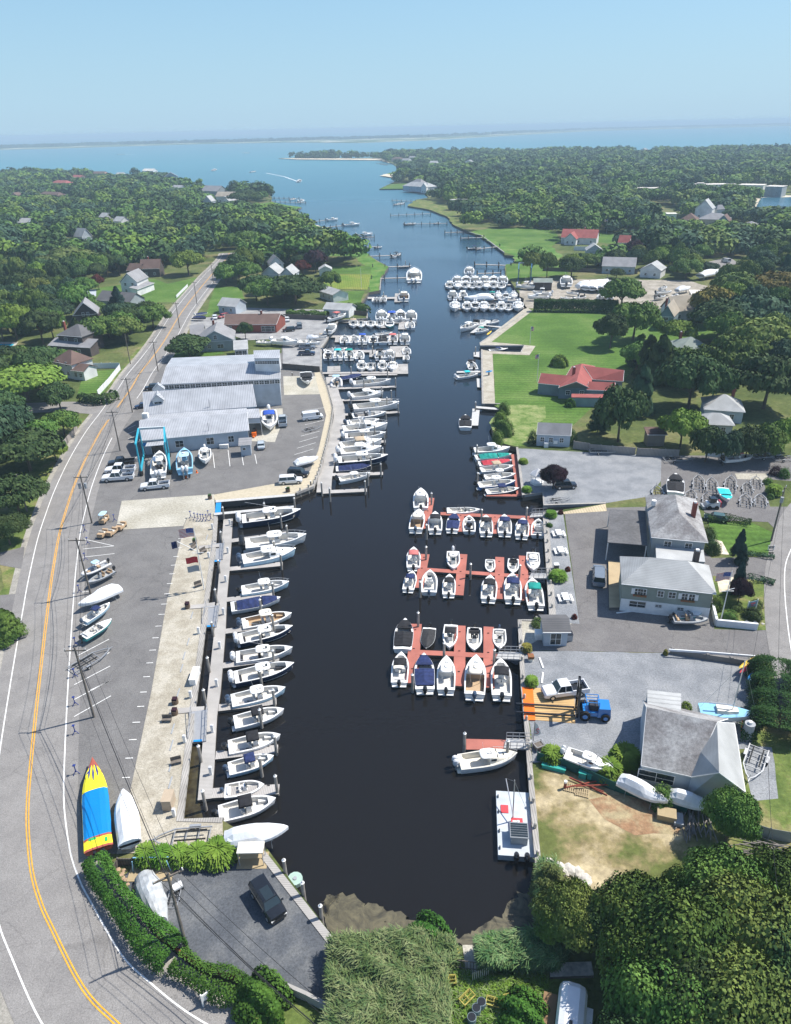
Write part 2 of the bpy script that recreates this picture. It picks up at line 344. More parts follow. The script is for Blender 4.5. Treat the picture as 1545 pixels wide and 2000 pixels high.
# ---- patches of ground cover, from pixel outlines on the land
def pt(name, px, m, ly, **k): return patch(name, px, m, ly, **k)
pt('beach', [(544,309),(581,311.3),(682,312),(742,312.8),(760,318),(745,309.5),(682,309.3),(600,308.4)], G_BEACH, 2)
pt('beach', [(741,343),(770,346.5),(779,345.5),(770,341.5),(756,339.5)], G_BEACH, 2)
pt('beach', [(589,434),(626,444.5),(640,447),(620,440),(596,433)], G_BEACH, 2)
pt('lawn', [(756,339.5),(781,333.5),(850,334),(850,342),(779,345.5)], G_MARSH, 1)
pt('lawn', [(741,369),(810,368.4),(830,362),(790,358),(765,360)], G_LAWN, 1)
pt('marsh', [(531,394),(562,401),(589,405),(566,413),(500,419),(470,415),(480,404)], G_MARSH, 1)
pt('marsh', [(589,434),(661,449),(683,462),(678,470),(688,479),(709,489),(732,506),(759,521),(752,530),(744,543),(742,567),(720,571),(716,520),(690,500),(640,500),(610,470),(580,440)], G_MARSH, 1)
pt('lawn', [(624,536),(725,536),(718,566),(626,563)], ground_mat('yellowish lawn', [(.12,.19,.03),(.16,.21,.035),(.20,.22,.05)], .08, 1.2, stripe=.3, rot=1.5), 3)  # paler, yellower grass with narrower mowing stripes
pt('lawn', [(646,520),(724,519),(725,535),(646,535)], G_LAWN, 2)
pt('lawn', [(648,570),(712,568),(704,594),(717,600),(717,618),(655,604)], G_LAWN, 2)
pt('marsh', [(796,402),(813,390),(850,392),(910,420),(900,446),(890,441),(874,423),(837,409)], G_GRASS, 1)
pt('marsh', [(916,453),(960,446),(1060,470),(1100,500),(1080,512),(1004,512),(1006,500),(985,493),(941,460)], G_MARSH, 1)
pt('lawn', [(925,450),(1030,443),(1085,452),(1094,470),(1060,495),(1000,486),(960,467)], G_LAWN, 2)
pt('lawn', [(1160,455),(1215,458),(1210,478),(1160,472)], G_LAWN, 2)
pt('lawn', [(988,516),(1100,512),(1110,535),(990,546)], G_LAWN, 1)
pt('lawn', [(1040,604),(1200,606),(1300,625),(1440,640),(1440,655),(1320,668),(1250,700),(1240,720),(1219,742),(1120,830),(1050,868),(1012,872),(960,830),(985,800),(967,789),(963,692),(1018,692),(1044,676),(960,668)], G_LAWN, 1)
pt('marsh', [(965,792),(1065,790),(1050,868),(1012,872),(986,867),(968,858),(960,835),(961,817),(984,803)], ground_mat('tall pale grass', [(.10,.17,.035),(.18,.24,.08),(.26,.29,.12)], .4, 2.5, bump=.8), 2)
pt('sand_strip', [(938,670),(1023,604),(1031,602),(1040,607),(960,668),(1046,676),(1034,694),(962,691),(967,789),(943,789),(941,683),(958,686),(1018,688),(1024,675),(938,675)], G_SHELL, 3)
# right side yards
pt('gravel_yard', [(1012,876),(1292,890),(1296,928),(1271,969),(1183,983),(1063,986),(1061,962),(1022,966)], G_GRAV, 1)
pt('asphalt_yard', [(1292,889),(1600,893),(1600,945),(1490,935),(1504,990),(1373,990),(1290,968)], G_ASPH2, 2)
pt('sand_strip', [(1435,925),(1500,925),(1498,938),(1440,936)], G_CONC, 3)
pt('driveway', [(1373,990),(1504,990),(1600,990),(1600,1015),(1545,1029),(1529,1049),(1500,1020),(1400,1016),(1375,1000)], G_ASPH2, 3)
pt('asphalt_yard', [(1103,1004),(1185,992),(1270,990),(1390,1090),(1513,1088),(1513,1142),(1390,1130),(1392,1200),(1395,1229),(1478,1232),(1523,1229),(1530,1290),(1473,1296),(1303,1275),(1035,1270),(1022,1265),(1060,1240),(1118,1218),(1132,1218)], G_ASPH2, 2)
pt('lawn', [(1383,1016),(1470,1022),(1528,1048),(1512,1086),(1422,1084),(1396,1074)], G_LAWN, 4)
pt('path', [(1388,1052),(1410,1058),(1424,1084),(1406,1083),(1400,1068)], G_BEACH, 5)
pt('lawn', [(1392,1125),(1512,1137),(1519,1189),(1523,1231),(1478,1231),(1396,1210)], G_GRASS, 4)
pt('path', [(1399,1126),(1434,1128),(1432,1152),(1405,1158)], G_BEACH, 5)
pt('picnic_strip', [(1066,1002),(1100,1004),(1132,1219),(1081,1216)], G_GRAV, 3)
pt('gravel_yard', [(1019,1268),(1035,1270),(1303,1275),(1473,1298),(1478,1385),(1500,1460),(1226,1475),(1197,1480),(1040,1490),(1034,1409),(1023,1342)], G_GRAV, 1)
pt('gravel_yard', [(1015,1213),(1118,1218),(1060,1245),(1019,1269)], G_CONC, 3)
pt('gravel_yard', [(1455,1455),(1507,1460),(1520,1560),(1470,1565),(1455,1500)], G_GRAV, 2)
pt('sand_lot', [(1036,1500),(1100,1500),(1200,1545),(1340,1592),(1400,1640),(1400,1800),(1053,1760),(1053,1690)], G_SAND, 1)
pt('dirt_patch', [(1150,1562),(1200,1552),(1335,1592),(1325,1630),(1240,1632),(1180,1600)], G_DIRT, 2)
pt('verge', [(1480,1400),(1600,1300),(1640,2050),(1400,1700),(1455,1560)], G_GRASS, 1)
pt('pier_slab', [(903,1846),(935,1846),(932,1910),(912,1910)], G_CONC, 3)
pt('grass_clearing', [(900,1880),(1100,1890),(1090,2060),(880,2060)], G_GRASS, 2)
pt('pool', [(-30,672),(28,672),(8,690),(-40,694)], mat('pool water', (.02,.42,.62), .1, .1), 4)
pt('pool_deck', [(-50,668),(36,668),(14,696),(-50,700)], G_CONC, 3)
pt('pond', [(1487,386),(1600,384),(1600,427),(1472,418),(1478,402)], WATER, 2)
pt('beach', [(1480,384),(1600,378),(1600,385),(1487,387),(1478,403),(1472,419),(1464,419),(1470,400)], G_BEACH, 1)
pt('boat_yard', [(1012,566),(1030,548),(1180,545),(1345,548),(1390,560),(1340,600),(1205,604),(1030,602)], ground_mat('pale dirt yard', [(.24,.22,.18),(.32,.29,.24),(.38,.35,.3)], .2, 2), 1)
pt('side_road', [(1380,512),(1425,502),(1450,520),(1440,545),(1420,548),(1415,530)], G_ROAD, 2)
pt('side_road', [(1158,378),(1173,366),(1180,367),(1170,382)], G_ROAD, 2)
pt('lawn', [(1250,420),(1300,414),(1350,440),(1300,450)], G_LAWN, 1)
pt('beach', [(1440,368),(1545,368),(1545,384),(1480,386),(1440,382)], G_GRASS, 1)
pt('clearing', [(180,565),(300,545),(330,555),(300,600),(200,605)], G_LAWN, 1)
# left side
roadc = [(448,494),(442,506),(425,525),(414,536),(380,577),(362.5,600),(349.5,618),(323.6,662),(300,696),(274,729),(255,760.5),(238,784),(220,810),(196.8,843),(169.6,892.6),(145,949.5),(128.5,1000),(115,1050),(102,1125),(94,1187),(85,1262),(75,1350),(66,1437),(60,1500),(55,1560),(54.5,1620),(62,1700),(78,1760),(100,1810),(162,1930),(228,2000),(300,2062),(390,2120)]
RL = smoothline([P(*q) for q in roadc], 6)
strip('road_shoulder', RL, -6.6, 6.2, G_SHLD, 4)
strip('road', RL, -5.2, 5.2, G_ROAD, 6)
M_YEL = mat('yellow road paint', (.72,.36,.03), .7, .15, 3, world=True); M_WHT = mat('white road paint', (.72,.72,.70), .7, .15, 3, world=True)
rl1, rl2 = RL[:70], RL[74:]
for seg in (rl1, rl2):
    for d in (-.19, .07): strip('centre_line', seg, d, d+.12, M_YEL, 8)
strip('edge_line', RL, 3.55, 3.7, M_WHT, 8)
for seg in (RL[:66], RL[80:]): strip('edge_line', seg, -3.75, -3.6, M_WHT, 8)
side = smoothline([P(*q) for q in [(-120,815),(0,800),(60,797),(120,795),(175,797),(215,800)]], 5)
strip('side_road', side, -4.2, 4.2, G_ROAD, 5)
pt('verge', [(-200,1700),(-40,1790),(0,1900),(60,2030),(90,2150),(-300,2150)], G_GRASS, 2)
pt('verge', [(0,1330),(25,1320),(35,1180),(45,1100),(60,1040),(110,940),(165,860),(180,820),(150,815),(100,850),(40,960),(0,1020)], G_GRASS, 2)
pt('driveway', [(0,1080),(48,1068),(44,1112),(0,1104)], G_ASPH2, 4)
pt('driveway', [(0,1163),(40,1160),(34,1192),(0,1196)], G_ASPH2, 4)
pt('driveway', [(0,1330),(12,1330),(-4,1400),(-30,1400)], G_ASPH, 4)
pt('verge', [(166,1700),(190,1720),(330,1880),(560,1960),(650,1985),(640,2100),(420,2060),(250,1890)], G_GRASS, 2)
pt('lawn', [(420,560),(470,560),(480,590),(400,620)], G_LAWN, 2)
pt('lawn', [(325,555),(392,540),(360,590),(300,590)], G_LAWN, 2)
pt('lawn', [(164,727),(235,720),(196,775),(150,775)], G_LAWN, 2)
pt('verge', [(236,717),(330,622),(290,690),(240,755),(200,780),(210,760)], G_GRASS, 2)
pt('verge', [(340,680),(375,650),(440,690),(330,705),(300,730),(312,712)], G_LAWN, 3)
pt('parking_lot', [(160,1010),(168,985),(175,955),(205,882),(238,825),(262,788),(300,732),(318,708),(550,690),(552,640),(620,650),(625,678),(627,726),(638,753),(650,797),(647,823),(638,865),(625,917),(611,950),(420,972),(400,1100),(330,1400),(230,1668),(165,1668),(148,1600),(138,1500),(136,1400),(138,1300),(141,1200),(148,1100)], G_ASPH, 3)
pt('upper_lot', [(375,622),(440,618),(440,600),(655,606),(654,634),(645,652),(634,669),(627,678),(627,722),(553,722),(552,662),(480,665),(440,650),(372,640)], ground_mat('pale worn asphalt', [(.24,.24,.24),(.29,.29,.29),(.34,.34,.335)], .3, 4), 5)
pt('concrete_apron', [(238,979),(418,966),(421,1004),(364,1014),(358,1028),(226,1036)], G_CONC, 6)
pt('concrete_apron', [(553,735),(625,735),(640,770),(555,772)], G_CONC, 5)
pt('concrete_apron', [(505,800),(552,798),(553,820),(537,864),(490,862)], G_CONC, 5)
pt('shell_strip', [(360,1026),(365,1014),(421,1004),(418,1066),(403,1174),(402,1188),(381,1350),(375,1395),(351,1604),(435,1604),(436,1655),(330,1662),(228,1669),(255,1544),(296,1350),(326.5,1173)], G_SHELL, 5)
pt('walkway', [(417,967),(420,978),(575,965),(611,950),(625,917),(638,865),(647,823),(650,797),(638,753),(627,726),(614,728),(622,760),(637,812),(622,880),(600,934)], mat('sandy walkway', (.42,.37,.27), .9, .15, 2, world=True, col2=(.50,.44,.33)), 6)
pt('slate_lot', [(236,1713),(262,1698),(329,1693),(442,1689),(519,1680),(644,1846),(647,1975),(550,1930),(438,1907),(372,1880),(329,1841),(294,1786),(255,1744)], G_DARKG, 3)
# painted parking lines
def seg(a, b_, w=.13, ly=8, nm='parking_line'):
    A, B = P(*a), P(*b_); return strip(nm, [A, (A+B)/2, B], -w/2, w/2, M_WHT, ly)
c7 = lambda x, y: (100+x/3.09, 950+y/3.09)
for a, b_ in [((205,322),(380,362)),((195,380),(380,362)),((190,430),(382,408)),((150,1030),(350,925)),((300,1040),(352,1005)),((140,1200),(357,1087)),((236,1234),(357,1175))]:
    seg(c7(*a), c7(*b_))
q7 = lambda x, y: (x/4, 1000+y/4)
for a, b_ in [((580,1470),(862,1320)),((580,1603),(868,1440)),((640,630),(700,622))]: seg(q7(*a), q7(*b_))
for x0, y0, w in [(348,1053,10),(345,1071,10),(339,1088,10),(334,1105,10),(331,1122,10),(326,1141,11),(321,1161,11),(315,1181,12),(310,1201,12),(304,1224,12),(298,1247,12),(292,1271,13),(286,1296,13),(280,1323,13),(274,1353,13),(268,1381,14),(259,1412,15),(252,1446,15),(245,1482,15),(239,1520,15)]:
    seg((x0,y0),(x0+w,y0-.6))
c5 = lambda x, y: (250+x/3.8625, 600+y/3.8625)
for a, b_ in [((640,1100),(654,1215)),((755,1080),(770,1203)),((860,1122),(872,1195)),((957,1112),(972,1183)),((1335,782),(1480,760)),((1335,890),(1480,855)),((1305,975),(1445,938)),((1292,1020),(1430,980)),((1275,1067),(1415,1025)),((1255,1115),(1400,1072)),((0,918),(60,890)),((0,958),(70,928)),((0,995),(70,970)),((10,1030),(75,1005)),((70,1130),(-30,1200))]:
    seg(c5(*a), c5(*b_))
# algae mat and shallow mud at the head of the creek
def algae_mat():
    m = bpy.data.materials.new('floating algae'); m.use_nodes = True; t = m.node_tree; b = t.nodes['Principled BSDF']
    pos = _pos(None, t); n = t.nodes.new('ShaderNodeTexNoise'); n.inputs['Scale'].default_value = .45; n.inputs['Detail'].default_value = 12; n.inputs['Roughness'].default_value = .72; n.inputs['Distortion'].default_value = 2.6
    t.links.new(pos, n.inputs['Vector'])
    rp = t.nodes.new('ShaderNodeValToRGB'); e = rp.color_ramp.elements; e[0].position = .36; e[0].color = (.03,.027,.015,1); e[1].position = .66; e[1].color = (.135,.118,.066,1)
    t.links.new(n.outputs['Fac'], rp.inputs['Fac']); t.links.new(rp.outputs['Color'], b.inputs['Base Color'])
    n2 = t.nodes.new('ShaderNodeTexNoise'); n2.inputs['Scale'].default_value = .3; n2.inputs['Detail'].default_value = 10; n2.inputs['Distortion'].default_value = 1.2; t.links.new(pos, n2.inputs['Vector'])
    ra = t.nodes.new('ShaderNodeMapRange'); ra.inputs['From Min'].default_value = .28; ra.inputs['From Max'].default_value = .38; t.links.new(n2.outputs['Fac'], ra.inputs['Value']); t.links.new(ra.outputs[0], b.inputs['Alpha'])
    b.inputs['Roughness'].default_value = .6; return m
AL = algae_mat()
for px in ([(628,1758),(650,1746),(690,1750),(715,1766),(740,1764),(756,1778),(790,1786),(800,1798),(830,1800),(836,1815),(830,1840),(640,1850),(652,1832),(634,1790)],
           [(888,1830),(920,1824),(945,1802),(980,1790),(990,1765),(1015,1745),(1042,1738),(1047,1760),(1046,1850),(905,1852)]):
    L = smoothline([P(*q, 0) for q in px+[px[0]]], 4)[:-1]
    L = [v+Vector((random.uniform(-.3,.3), random.uniform(-.3,.3), 0)) for v in L]
    patch('algae', L, AL, 0, 'stuff', z=.02, world=True)
pm = [(378,1395),(404,1440),(400,1520),(388,1560),(398,1604),(352,1604)]
patch('mud_shallows', [P(*q,0) for q in pm], mat('brown shallows', (.028,.022,.012), .25, .5, .8, world=True, col2=(.07,.06,.03)), 0, 'structure', z=.012, world=True)
# ================================================================ OBJECT MATERIALS
def pm(name, col, rough=.35, **k): return mat(name, col, rough, k.pop('var', .05), k.pop('scale', 2.0), **k)
C_ = dict(white=pm('white gelcoat', (.78,.78,.76), .25, spec=.5), cream=pm('cream gelcoat', (.72,.68,.58), .3, spec=.5), navy=pm('navy gelcoat', (.012,.03,.075), .15, spec=.6),
 sky=pm('light blue gelcoat', (.42,.62,.74), .3, spec=.5), teal=pm('teal gelcoat', (.03,.38,.36), .3, spec=.5), black=pm('black gelcoat', (.012,.012,.014), .2, spec=.5), gray=pm('gray paint', (.32,.34,.36), .45),
 blue=pm('bright blue paint', (.02,.2,.55), .4), lblue=pm('pale blue gelcoat', (.25,.50,.68), .3), red=pm('red canvas', (.5,.05,.07), .8), pink=pm('faded red canvas', (.55,.16,.15), .85),
 sole=pm('nonskid cockpit sole', (.68,.66,.61), .7), tan=pm('tan deck', (.45,.32,.2), .7), dsole=pm('gray sole', (.36,.36,.35), .7),
 cblack=pm('black canvas', (.018,.018,.021), .85, var=.3), cnavy=pm('navy canvas', (.018,.03,.10), .85, var=.3), cteal=pm('teal canvas', (.012,.26,.22), .85, var=.2), ctan=pm('tan canvas', (.45,.36,.25), .85), cchar=pm('charcoal canvas', (.035,.035,.037), .85, var=.3),
 cblue=pm('royal blue canvas', (.03,.09,.42), .85), aqua=pm('aqua canvas', (.03,.52,.55), .8), glass=pm('smoked glass', (.02,.03,.035), .06, spec=.8), seat=pm('white vinyl', (.66,.65,.62), .6), dseat=pm('dark seat vinyl', (.03,.03,.035), .6),
 metal=pm('aluminium tube', (.62,.63,.64), .35, metal=.6), mblack=pm('black cowling', (.015,.016,.018), .25, spec=.6), mwhite=pm('white cowling', (.7,.71,.72), .25), mblue=pm('blue gray cowling', (.05,.08,.13), .25, spec=.6),
 rubber=pm('black rubber', (.015,.015,.015), .8), orange=pm('orange paint', (.85,.17,.015), .5), yellow=pm('yellow plastic', (.75,.5,.03), .5), wrap=pm('white shrink wrap', (.74,.76,.78), .35, var=.08, scale=.8, bump=.4),
 tube=pm('gray inflatable tube', (.55,.56,.58), .6), galv=pm('galvanised steel', (.42,.43,.44), .45, metal=.5), bunk=pm('black bunk carpet', (.02,.02,.02), .9), bplastic=pm('blue plastic', (.02,.25,.6), .4))  # last entry: plain blue plastic of the gate, mats and kayaks
# ================================================================ BOATS
def b_half(t, B):
    if t < .45: return B/2*(.92+.08*min(1, t/.35))
    return max(.02, B/2*(1-((t-.45)/.55)**2.5))
def sheer(t, fb): return fb*(1+.4*t*t)
def make_boat(key):
    """kind,length,beam,hull,top,topkind,motors,motorcol,extras... all real sizes, bow along +x, origin at the waterline amidships"""
    k = dict(L=8.0, B=2.6, fb=.85, hull='white', deck='white', sole='sole', top='T', topc='white', n=1, mc='mwhite', t0=.07, t1=.86, console=True, seatc='seat', cover=None, cabin=False, rail=False, arch=False, stripe=False, bowseat=None, outr=False)
    k.update(key); L, B, fb = k['L'], k['B'], k['fb']
    root = bpy.data.objects.new('motor_boat', None); SC.collection.objects.link(root)
    X = lambda t: (t-.5)*L
    ts = sorted(set([0,.04,.12,.25,.38,.5,.6,.69,.77,.84,.9,.95,.98,1,k['t0'],k['t1']]))
    rings = []
    for t in ts:
        h, s = b_half(t, B), sheer(t, fb); rk = .07*L*max(0,(t-.6)/.4)**2
        rings.append([(X(t),h,s),(X(t)-rk*.25,h*.97,s*.62),(X(t)-rk*.5,h*(.88-.25*t*t),.08+.25*fb*t**3),(X(t)-rk,0,-.3+.3*t**5),(X(t)-rk*.5,-h*(.88-.25*t*t),.08+.25*fb*t**3),(X(t)-rk*.25,-h*.97,s*.62),(X(t),-h,s)])
    mb = MB(); mb.use(C_[k['hull']]).loft(rings, cap=False, closed=False); mb.add(rings[0], [(0,1,2,3,4,5,6)])
    hull = mb.build('hull', None, root, smooth=False)
    mb = MB()   # rub rail just outboard of the sheer
    for sg in (1,-1): mb.tube([(X(t),sg*(b_half(t,B)+.01),sheer(t,fb)-.04) for t in ts], .035, 4)
    mb.build('rub_rail', C_['gray'] if k['hull'] != 'white' else C_['metal'], hull)
    g = .2; ck = [t for t in ts if k['t0'] <= t <= k['t1']]; inn = lambda t: max(.08, b_half(t,B)-g*(.7+.6*t))
    mb = MB(); sz = .18
    for a, b_ in zip(ts, ts[1:]):
        ha, hb, sa, sb = b_half(a,B), b_half(b_,B), sheer(a,fb), sheer(b_,fb)
        if a >= k['t0'] and b_ <= k['t1']:
            for sg in (1,-1): mb.add([(X(a),sg*ha,sa),(X(b_),sg*hb,sb),(X(b_),sg*inn(b_),sb+.02),(X(a),sg*inn(a),sa+.02)], [(0,1,2,3)])
        else: mb.add([(X(a),ha,sa),(X(a),0,sa+.09),(X(a),-ha,sa),(X(b_),-hb,sb),(X(b_),0,sb+.09*(1 if b_<.99 else 0)),(X(b_),hb,sb)], [(0,1,4,5),(1,2,3,4)])
    mb.build('deck', C_[k['deck']], root)
    mb = MB()
    mb.loft([[(X(t),inn(t),sheer(t,fb)+.02),(X(t),inn(t)*.97,sz+.3*max(0,t-.5)),(X(t),-inn(t)*.97,sz+.3*max(0,t-.5)),(X(t),-inn(t),sheer(t,fb)+.02)] for t in ck], cap=False, closed=False)
    for t in (ck[0], ck[-1]): mb.add([(X(t),inn(t),sheer(t,fb)+.02),(X(t),inn(t)*.97,sz),(X(t),-inn(t)*.97,sz),(X(t),-inn(t),sheer(t,fb)+.02)], [(0,1,2,3)])
    mb.build('cockpit', C_[k['sole']], root)
    dz = sheer(.4, fb)
    if k['cover'] is None:
        # stern bench and bow cushions
        mb = MB(); mb.box((X(k['t0'])+.28,0,sz),(.45,B*.62,.42)); mb.box((X(k['t0'])+.08,0,sz+.35),(.12,B*.6,.4)); mb.build('stern_bench', C_[k['seatc']], root)
        if k['bowseat'] and k['t1'] > .7:
            mb = MB(); tt = [t for t in ts if .64 <= t <= k['t1']-.02]
            for sg in (1,-1):
                mb.loft([[(X(t),sg*inn(t)*.95,sz+.05),(X(t),sg*inn(t)*.95,sz+.5),(X(t),sg*inn(t)*.45,sz+.5),(X(t),sg*inn(t)*.45,sz+.05)] for t in tt])
            mb.build('bow_seat', C_[k['bowseat']], root)
    if k['console'] and k['cover'] is None:
        mb = MB(); w = B*.34
        mb.box((X(.52),0,sz),(L*.11,w,.95+.02*L),tx=.7,ty=.85,sh=(-.06,0)); cs = mb.build('console', C_[k['deck']], root)
        mb = MB(); h = sz+.97+.02*L; mb.add([(X(.52)+L*.035,w*.42,h-.25),(X(.52)+L*.035,-w*.42,h-.25),(X(.52)+L*.005,-w*.36,h+.28),(X(.52)+L*.005,w*.36,h+.28),(X(.52)+L*.045,w*.42,h-.27),(X(.52)+L*.045,-w*.42,h-.27),(X(.52)+L*.012,-w*.36,h+.3),(X(.52)+L*.012,w*.36,h+.3)], [(0,1,2,3),(7,6,5,4),(0,3,7,4),(1,5,6,2),(3,2,6,7)])
        mb.build('windscreen', C_['glass'], cs)
        mb = MB()
        for q in (-.24,.24): mb.box((X(.41),q*w*1.6,sz+.4),(.45,w*.62,.16)); mb.box((X(.41)-.22,q*w*1.6,sz+.5),(.12,w*.62,.5))
        mb.box((X(.41),0,sz),(.4,w*.8,.42)); mb.build('helm_seat', C_[k['seatc']], root)
    elif k['console'] is False and not k['cabin'] and k['cover'] is None:  # runabout: wrap windscreen and two seats
        mb = MB(); rr = []
        for j in range(7):
            a = -1.25+2.5*j/6; rr.append(a)
        mb.loft([[(X(.56)+math.cos(a)*.5*1.5-.5, math.sin(a)*B*.42, dz+.02),(X(.56)+math.cos(a)*.5*1.1-.6, math.sin(a)*B*.37, dz+.42)] for a in rr], cap=False, closed=False)
        mb.build('windscreen', C_['glass'], root)
        mb = MB()
        for sg in (1,-1): mb.box((X(.45),sg*B*.2,sz+.15),(.5,.5,.25)); mb.box((X(.45)-.25,sg*B*.2,sz+.3),(.12,.5,.5))
        mb.build('helm_seat', C_[k['seatc']], root)
    if k['cabin']:
        mb = MB(); c0, c1 = X(.5), X(.86)
        rr = []
        for t, hh, ww in ((.5,.95,.40),(.6,.85,.38),(.7,.5,.33),(.8,.22,.24),(.87,.04,.1)):
            z0 = sheer(t,fb)-.1; rr.append([(X(t),B*ww,z0),(X(t)-.1,B*ww*.82,z0+hh),(X(t)-.1,0,z0+hh+.08),(X(t)-.1,-B*ww*.82,z0+hh),(X(t),-B*ww,z0)])
        mb.loft(rr); cb = mb.build('cabin', C_[k['deck']], root)
        mb = MB(); z0 = sheer(.55,fb)
        for sg in (1,-1): mb.box((X(.565),sg*B*.345,z0+.36),(L*.09,.1,.32))
        mb.box((X(.655),0,z0+.32),(.14,B*.52,.38),sh=(-.14,0)); mb.build('cabin_window', C_['glass'], cb)
        mb = MB(); mb.box((X(.74),0,sheer(.74,fb)+.28),(.45,.45,.05)); mb.build('hatch', C_['glass'], cb)
    tz = sz+1.95 if L > 6 else sz+1.8
    if k['top'] == 'T' and k['cover'] is None:
        tl, tw = L*.25, B*.62; mb = MB(); mb.slab(X(.475),0,tz,tl,tw,.14); tp = mb.build('hardtop', C_[k['topc']], root, smooth=False)
        mb = MB()
        for sx in (-.4,.42):
            for sg in (1,-1): mb.tube([(X(.475)+sx*tl*.8,sg*B*.2,sz),(X(.475)+sx*tl,sg*tw*.42,tz+.04)], .035, 5)
        for zz in (.06,): mb.tube([(X(.475)-.4*tl,-tw*.42,tz+zz),(X(.475)+.42*tl,-tw*.42,tz+zz),(X(.475)+.42*tl,tw*.42,tz+zz),(X(.475)-.4*tl,tw*.42,tz+zz)], .03, 4)
        mb.build('support_frame', C_['metal'], tp)
        mb = MB(); mb.slab(X(.50),0,tz+.17,.5,.5,.12,p=2,n=12); mb.tube([(X(.42),.3,tz+.1),(X(.40),.35,tz+1.9)], .02, 4); mb.build('antenna', C_['white'], tp)
        mb = MB(); mb.box((X(.475)+tl*.18,0,tz+.168),(tl*.28,tw*.3,.03)); mb.build('hatch', C_['glass' if k['outr'] else 'dsole'], tp)
        if k['outr']:
            mb = MB()
            for sg in (1,-1): mb.tube([(X(.5),sg*tw*.45,tz+.15),(X(.5)-L*.42,sg*(tw*.45+.9),tz+1.0)], .025, 4)
            mb.build('outrigger', C_['metal'], tp)
    if k['top'] == 'B' and k['cover'] is None:
        tl, tw = L*.24, B*.72; mb = MB(); n = 7
        mb.loft([[(X(.47)+tl*(i/(n-1)-.5),-tw/2,tz-.18),(X(.47)+tl*(i/(n-1)-.5),-tw*.4,tz+.02-.1*abs(i/(n-1)-.5)),(X(.47)+tl*(i/(n-1)-.5),0,tz+.12-.12*abs(i/(n-1)-.5)*2),(X(.47)+tl*(i/(n-1)-.5),tw*.4,tz+.02-.1*abs(i/(n-1)-.5)),(X(.47)+tl*(i/(n-1)-.5),tw/2,tz-.18),(X(.47)+tl*(i/(n-1)-.5),0,tz+.06-.12*abs(i/(n-1)-.5)*2)] for i in range(n)])
        tp = mb.build('bimini_top', C_[k['topc']], root, smooth=True)
        mb = MB()
        for sx in (-.48,.0,.48):
            for sg in (1,-1): mb.tube([(X(.46),sg*b_half(.46,B)*.92,dz),(X(.47)+sx*tl,sg*tw*.5,tz-.2)], .022, 4)
        mb.build('frame', C_['metal'], tp)
    if k['arch'] and k['cover'] is None:
        mb = MB(); mb.tube([(X(.3),b_half(.3,B)-.1,dz),(X(.36),B*.36,tz-.3),(X(.37),0,tz),(X(.36),-B*.36,tz-.3),(X(.3),-b_half(.3,B)+.1,dz)], .05, 6); mb.build('tower', C_['white' if k['mc']!='mblack' else 'mblack'], root)
    if k['rail']:
        mb = MB(); tt = [.62,.72,.82,.9,.96]
        loop = [(X(t),b_half(t,B)-.06,sheer(t,fb)+.5) for t in tt]+[(X(1.0),0,sheer(1,fb)+.5)]+[(X(t),-b_half(t,B)+.06,sheer(t,fb)+.5) for t in reversed(tt)]
        mb.tube(loop, .025, 4)
        for t in tt:
            for sg in (1,-1): mb.tube([(X(t),sg*(b_half(t,B)-.06),sheer(t,fb)),(X(t),sg*(b_half(t,B)-.06),sheer(t,fb)+.5)], .02, 4, cap=False)
        mb.build('bow_rail', C_['metal'], root)
    if k['cover']:
        def cov(a, b_, hh, nm, c):
            mb = MB(); tt = [a+(b_-a)*i/8 for i in range(9)]; rr = []
            for i, t in enumerate(tt):
                h_ = hh*math.sin(math.pi*min(1,max(.0,(i+.4)/8.8)))**.6*(1-.12*(i%2)); w = min(b_half(t,B)+.02, B)
                s = sheer(t,fb)+.03
                rr.append([(X(t),w,s-.1),(X(t),w*.93,s+.06),(X(t),w*.5,s+h_*.62),(X(t),.03,s+h_),(X(t),-w*.5,s+h_*.58),(X(t),-w*.93,s+.06),(X(t),-w,s-.1)])
            mb.loft(rr, cap=True, closed=True); mb.build(nm, C_[c], root)
        if k['cover'][0] == 'full': cov(.08,.98,.85 if L>6.5 else .6,'cover',k['cover'][1])
        elif k['cover'][0] == 'two': cov(.12,.60,.75,'cockpit_cover',k['cover'][1]); cov(.63,.93,.3,'bow_cover',k['cover'][1])
        elif k['cover'][0] == 'cockpit': cov(.1,.55,.35,'cockpit_cover',k['cover'][1]); cov(.66,.93,.15,'bow_cover',k['cover'][1])
    for i in range(k['n']):
        y = (i-(k['n']-1)/2)*.68; s = 1.05+.04*L if L > 6 else 1.0; fbz = fb*.9
        mb = MB(); c = X(0)-.42*s
        rr = []
        for z, a, w in ((.0,.16,.12),(.1,.30,.2),(.35,.34,.22),(.62,.30,.19),(.74,.16,.1)):
            rr.append([(c+math.cos(q*math.pi/5)*a*s+.04*z, y+math.sin(q*math.pi/5)*w*s, fbz+z*s) for q in range(10)])
        mb.loft(rr); m = mb.build('outboard_motor', C_[k['mc']], root)
        mb = MB(); mb.box((c+.05,y,-.45),(.2*s,.12*s,fbz+.45)); mb.box((c-.05,y,-.4),(.5*s,.14,.1)); mb.box((c+.3*s,y,fb*.45),(.4*s,.3,.3)); mb.build('lower_unit', C_['galv' if k['mc']!='mblack' else 'mblack'], m)
    if k['n'] and L > 6.5:
        mb = MB(); mb.box((X(0)-.22,0,.18),(.5,B*.8,.12)); mb.build('swim_platform', C_[k['deck']], root)
    return root
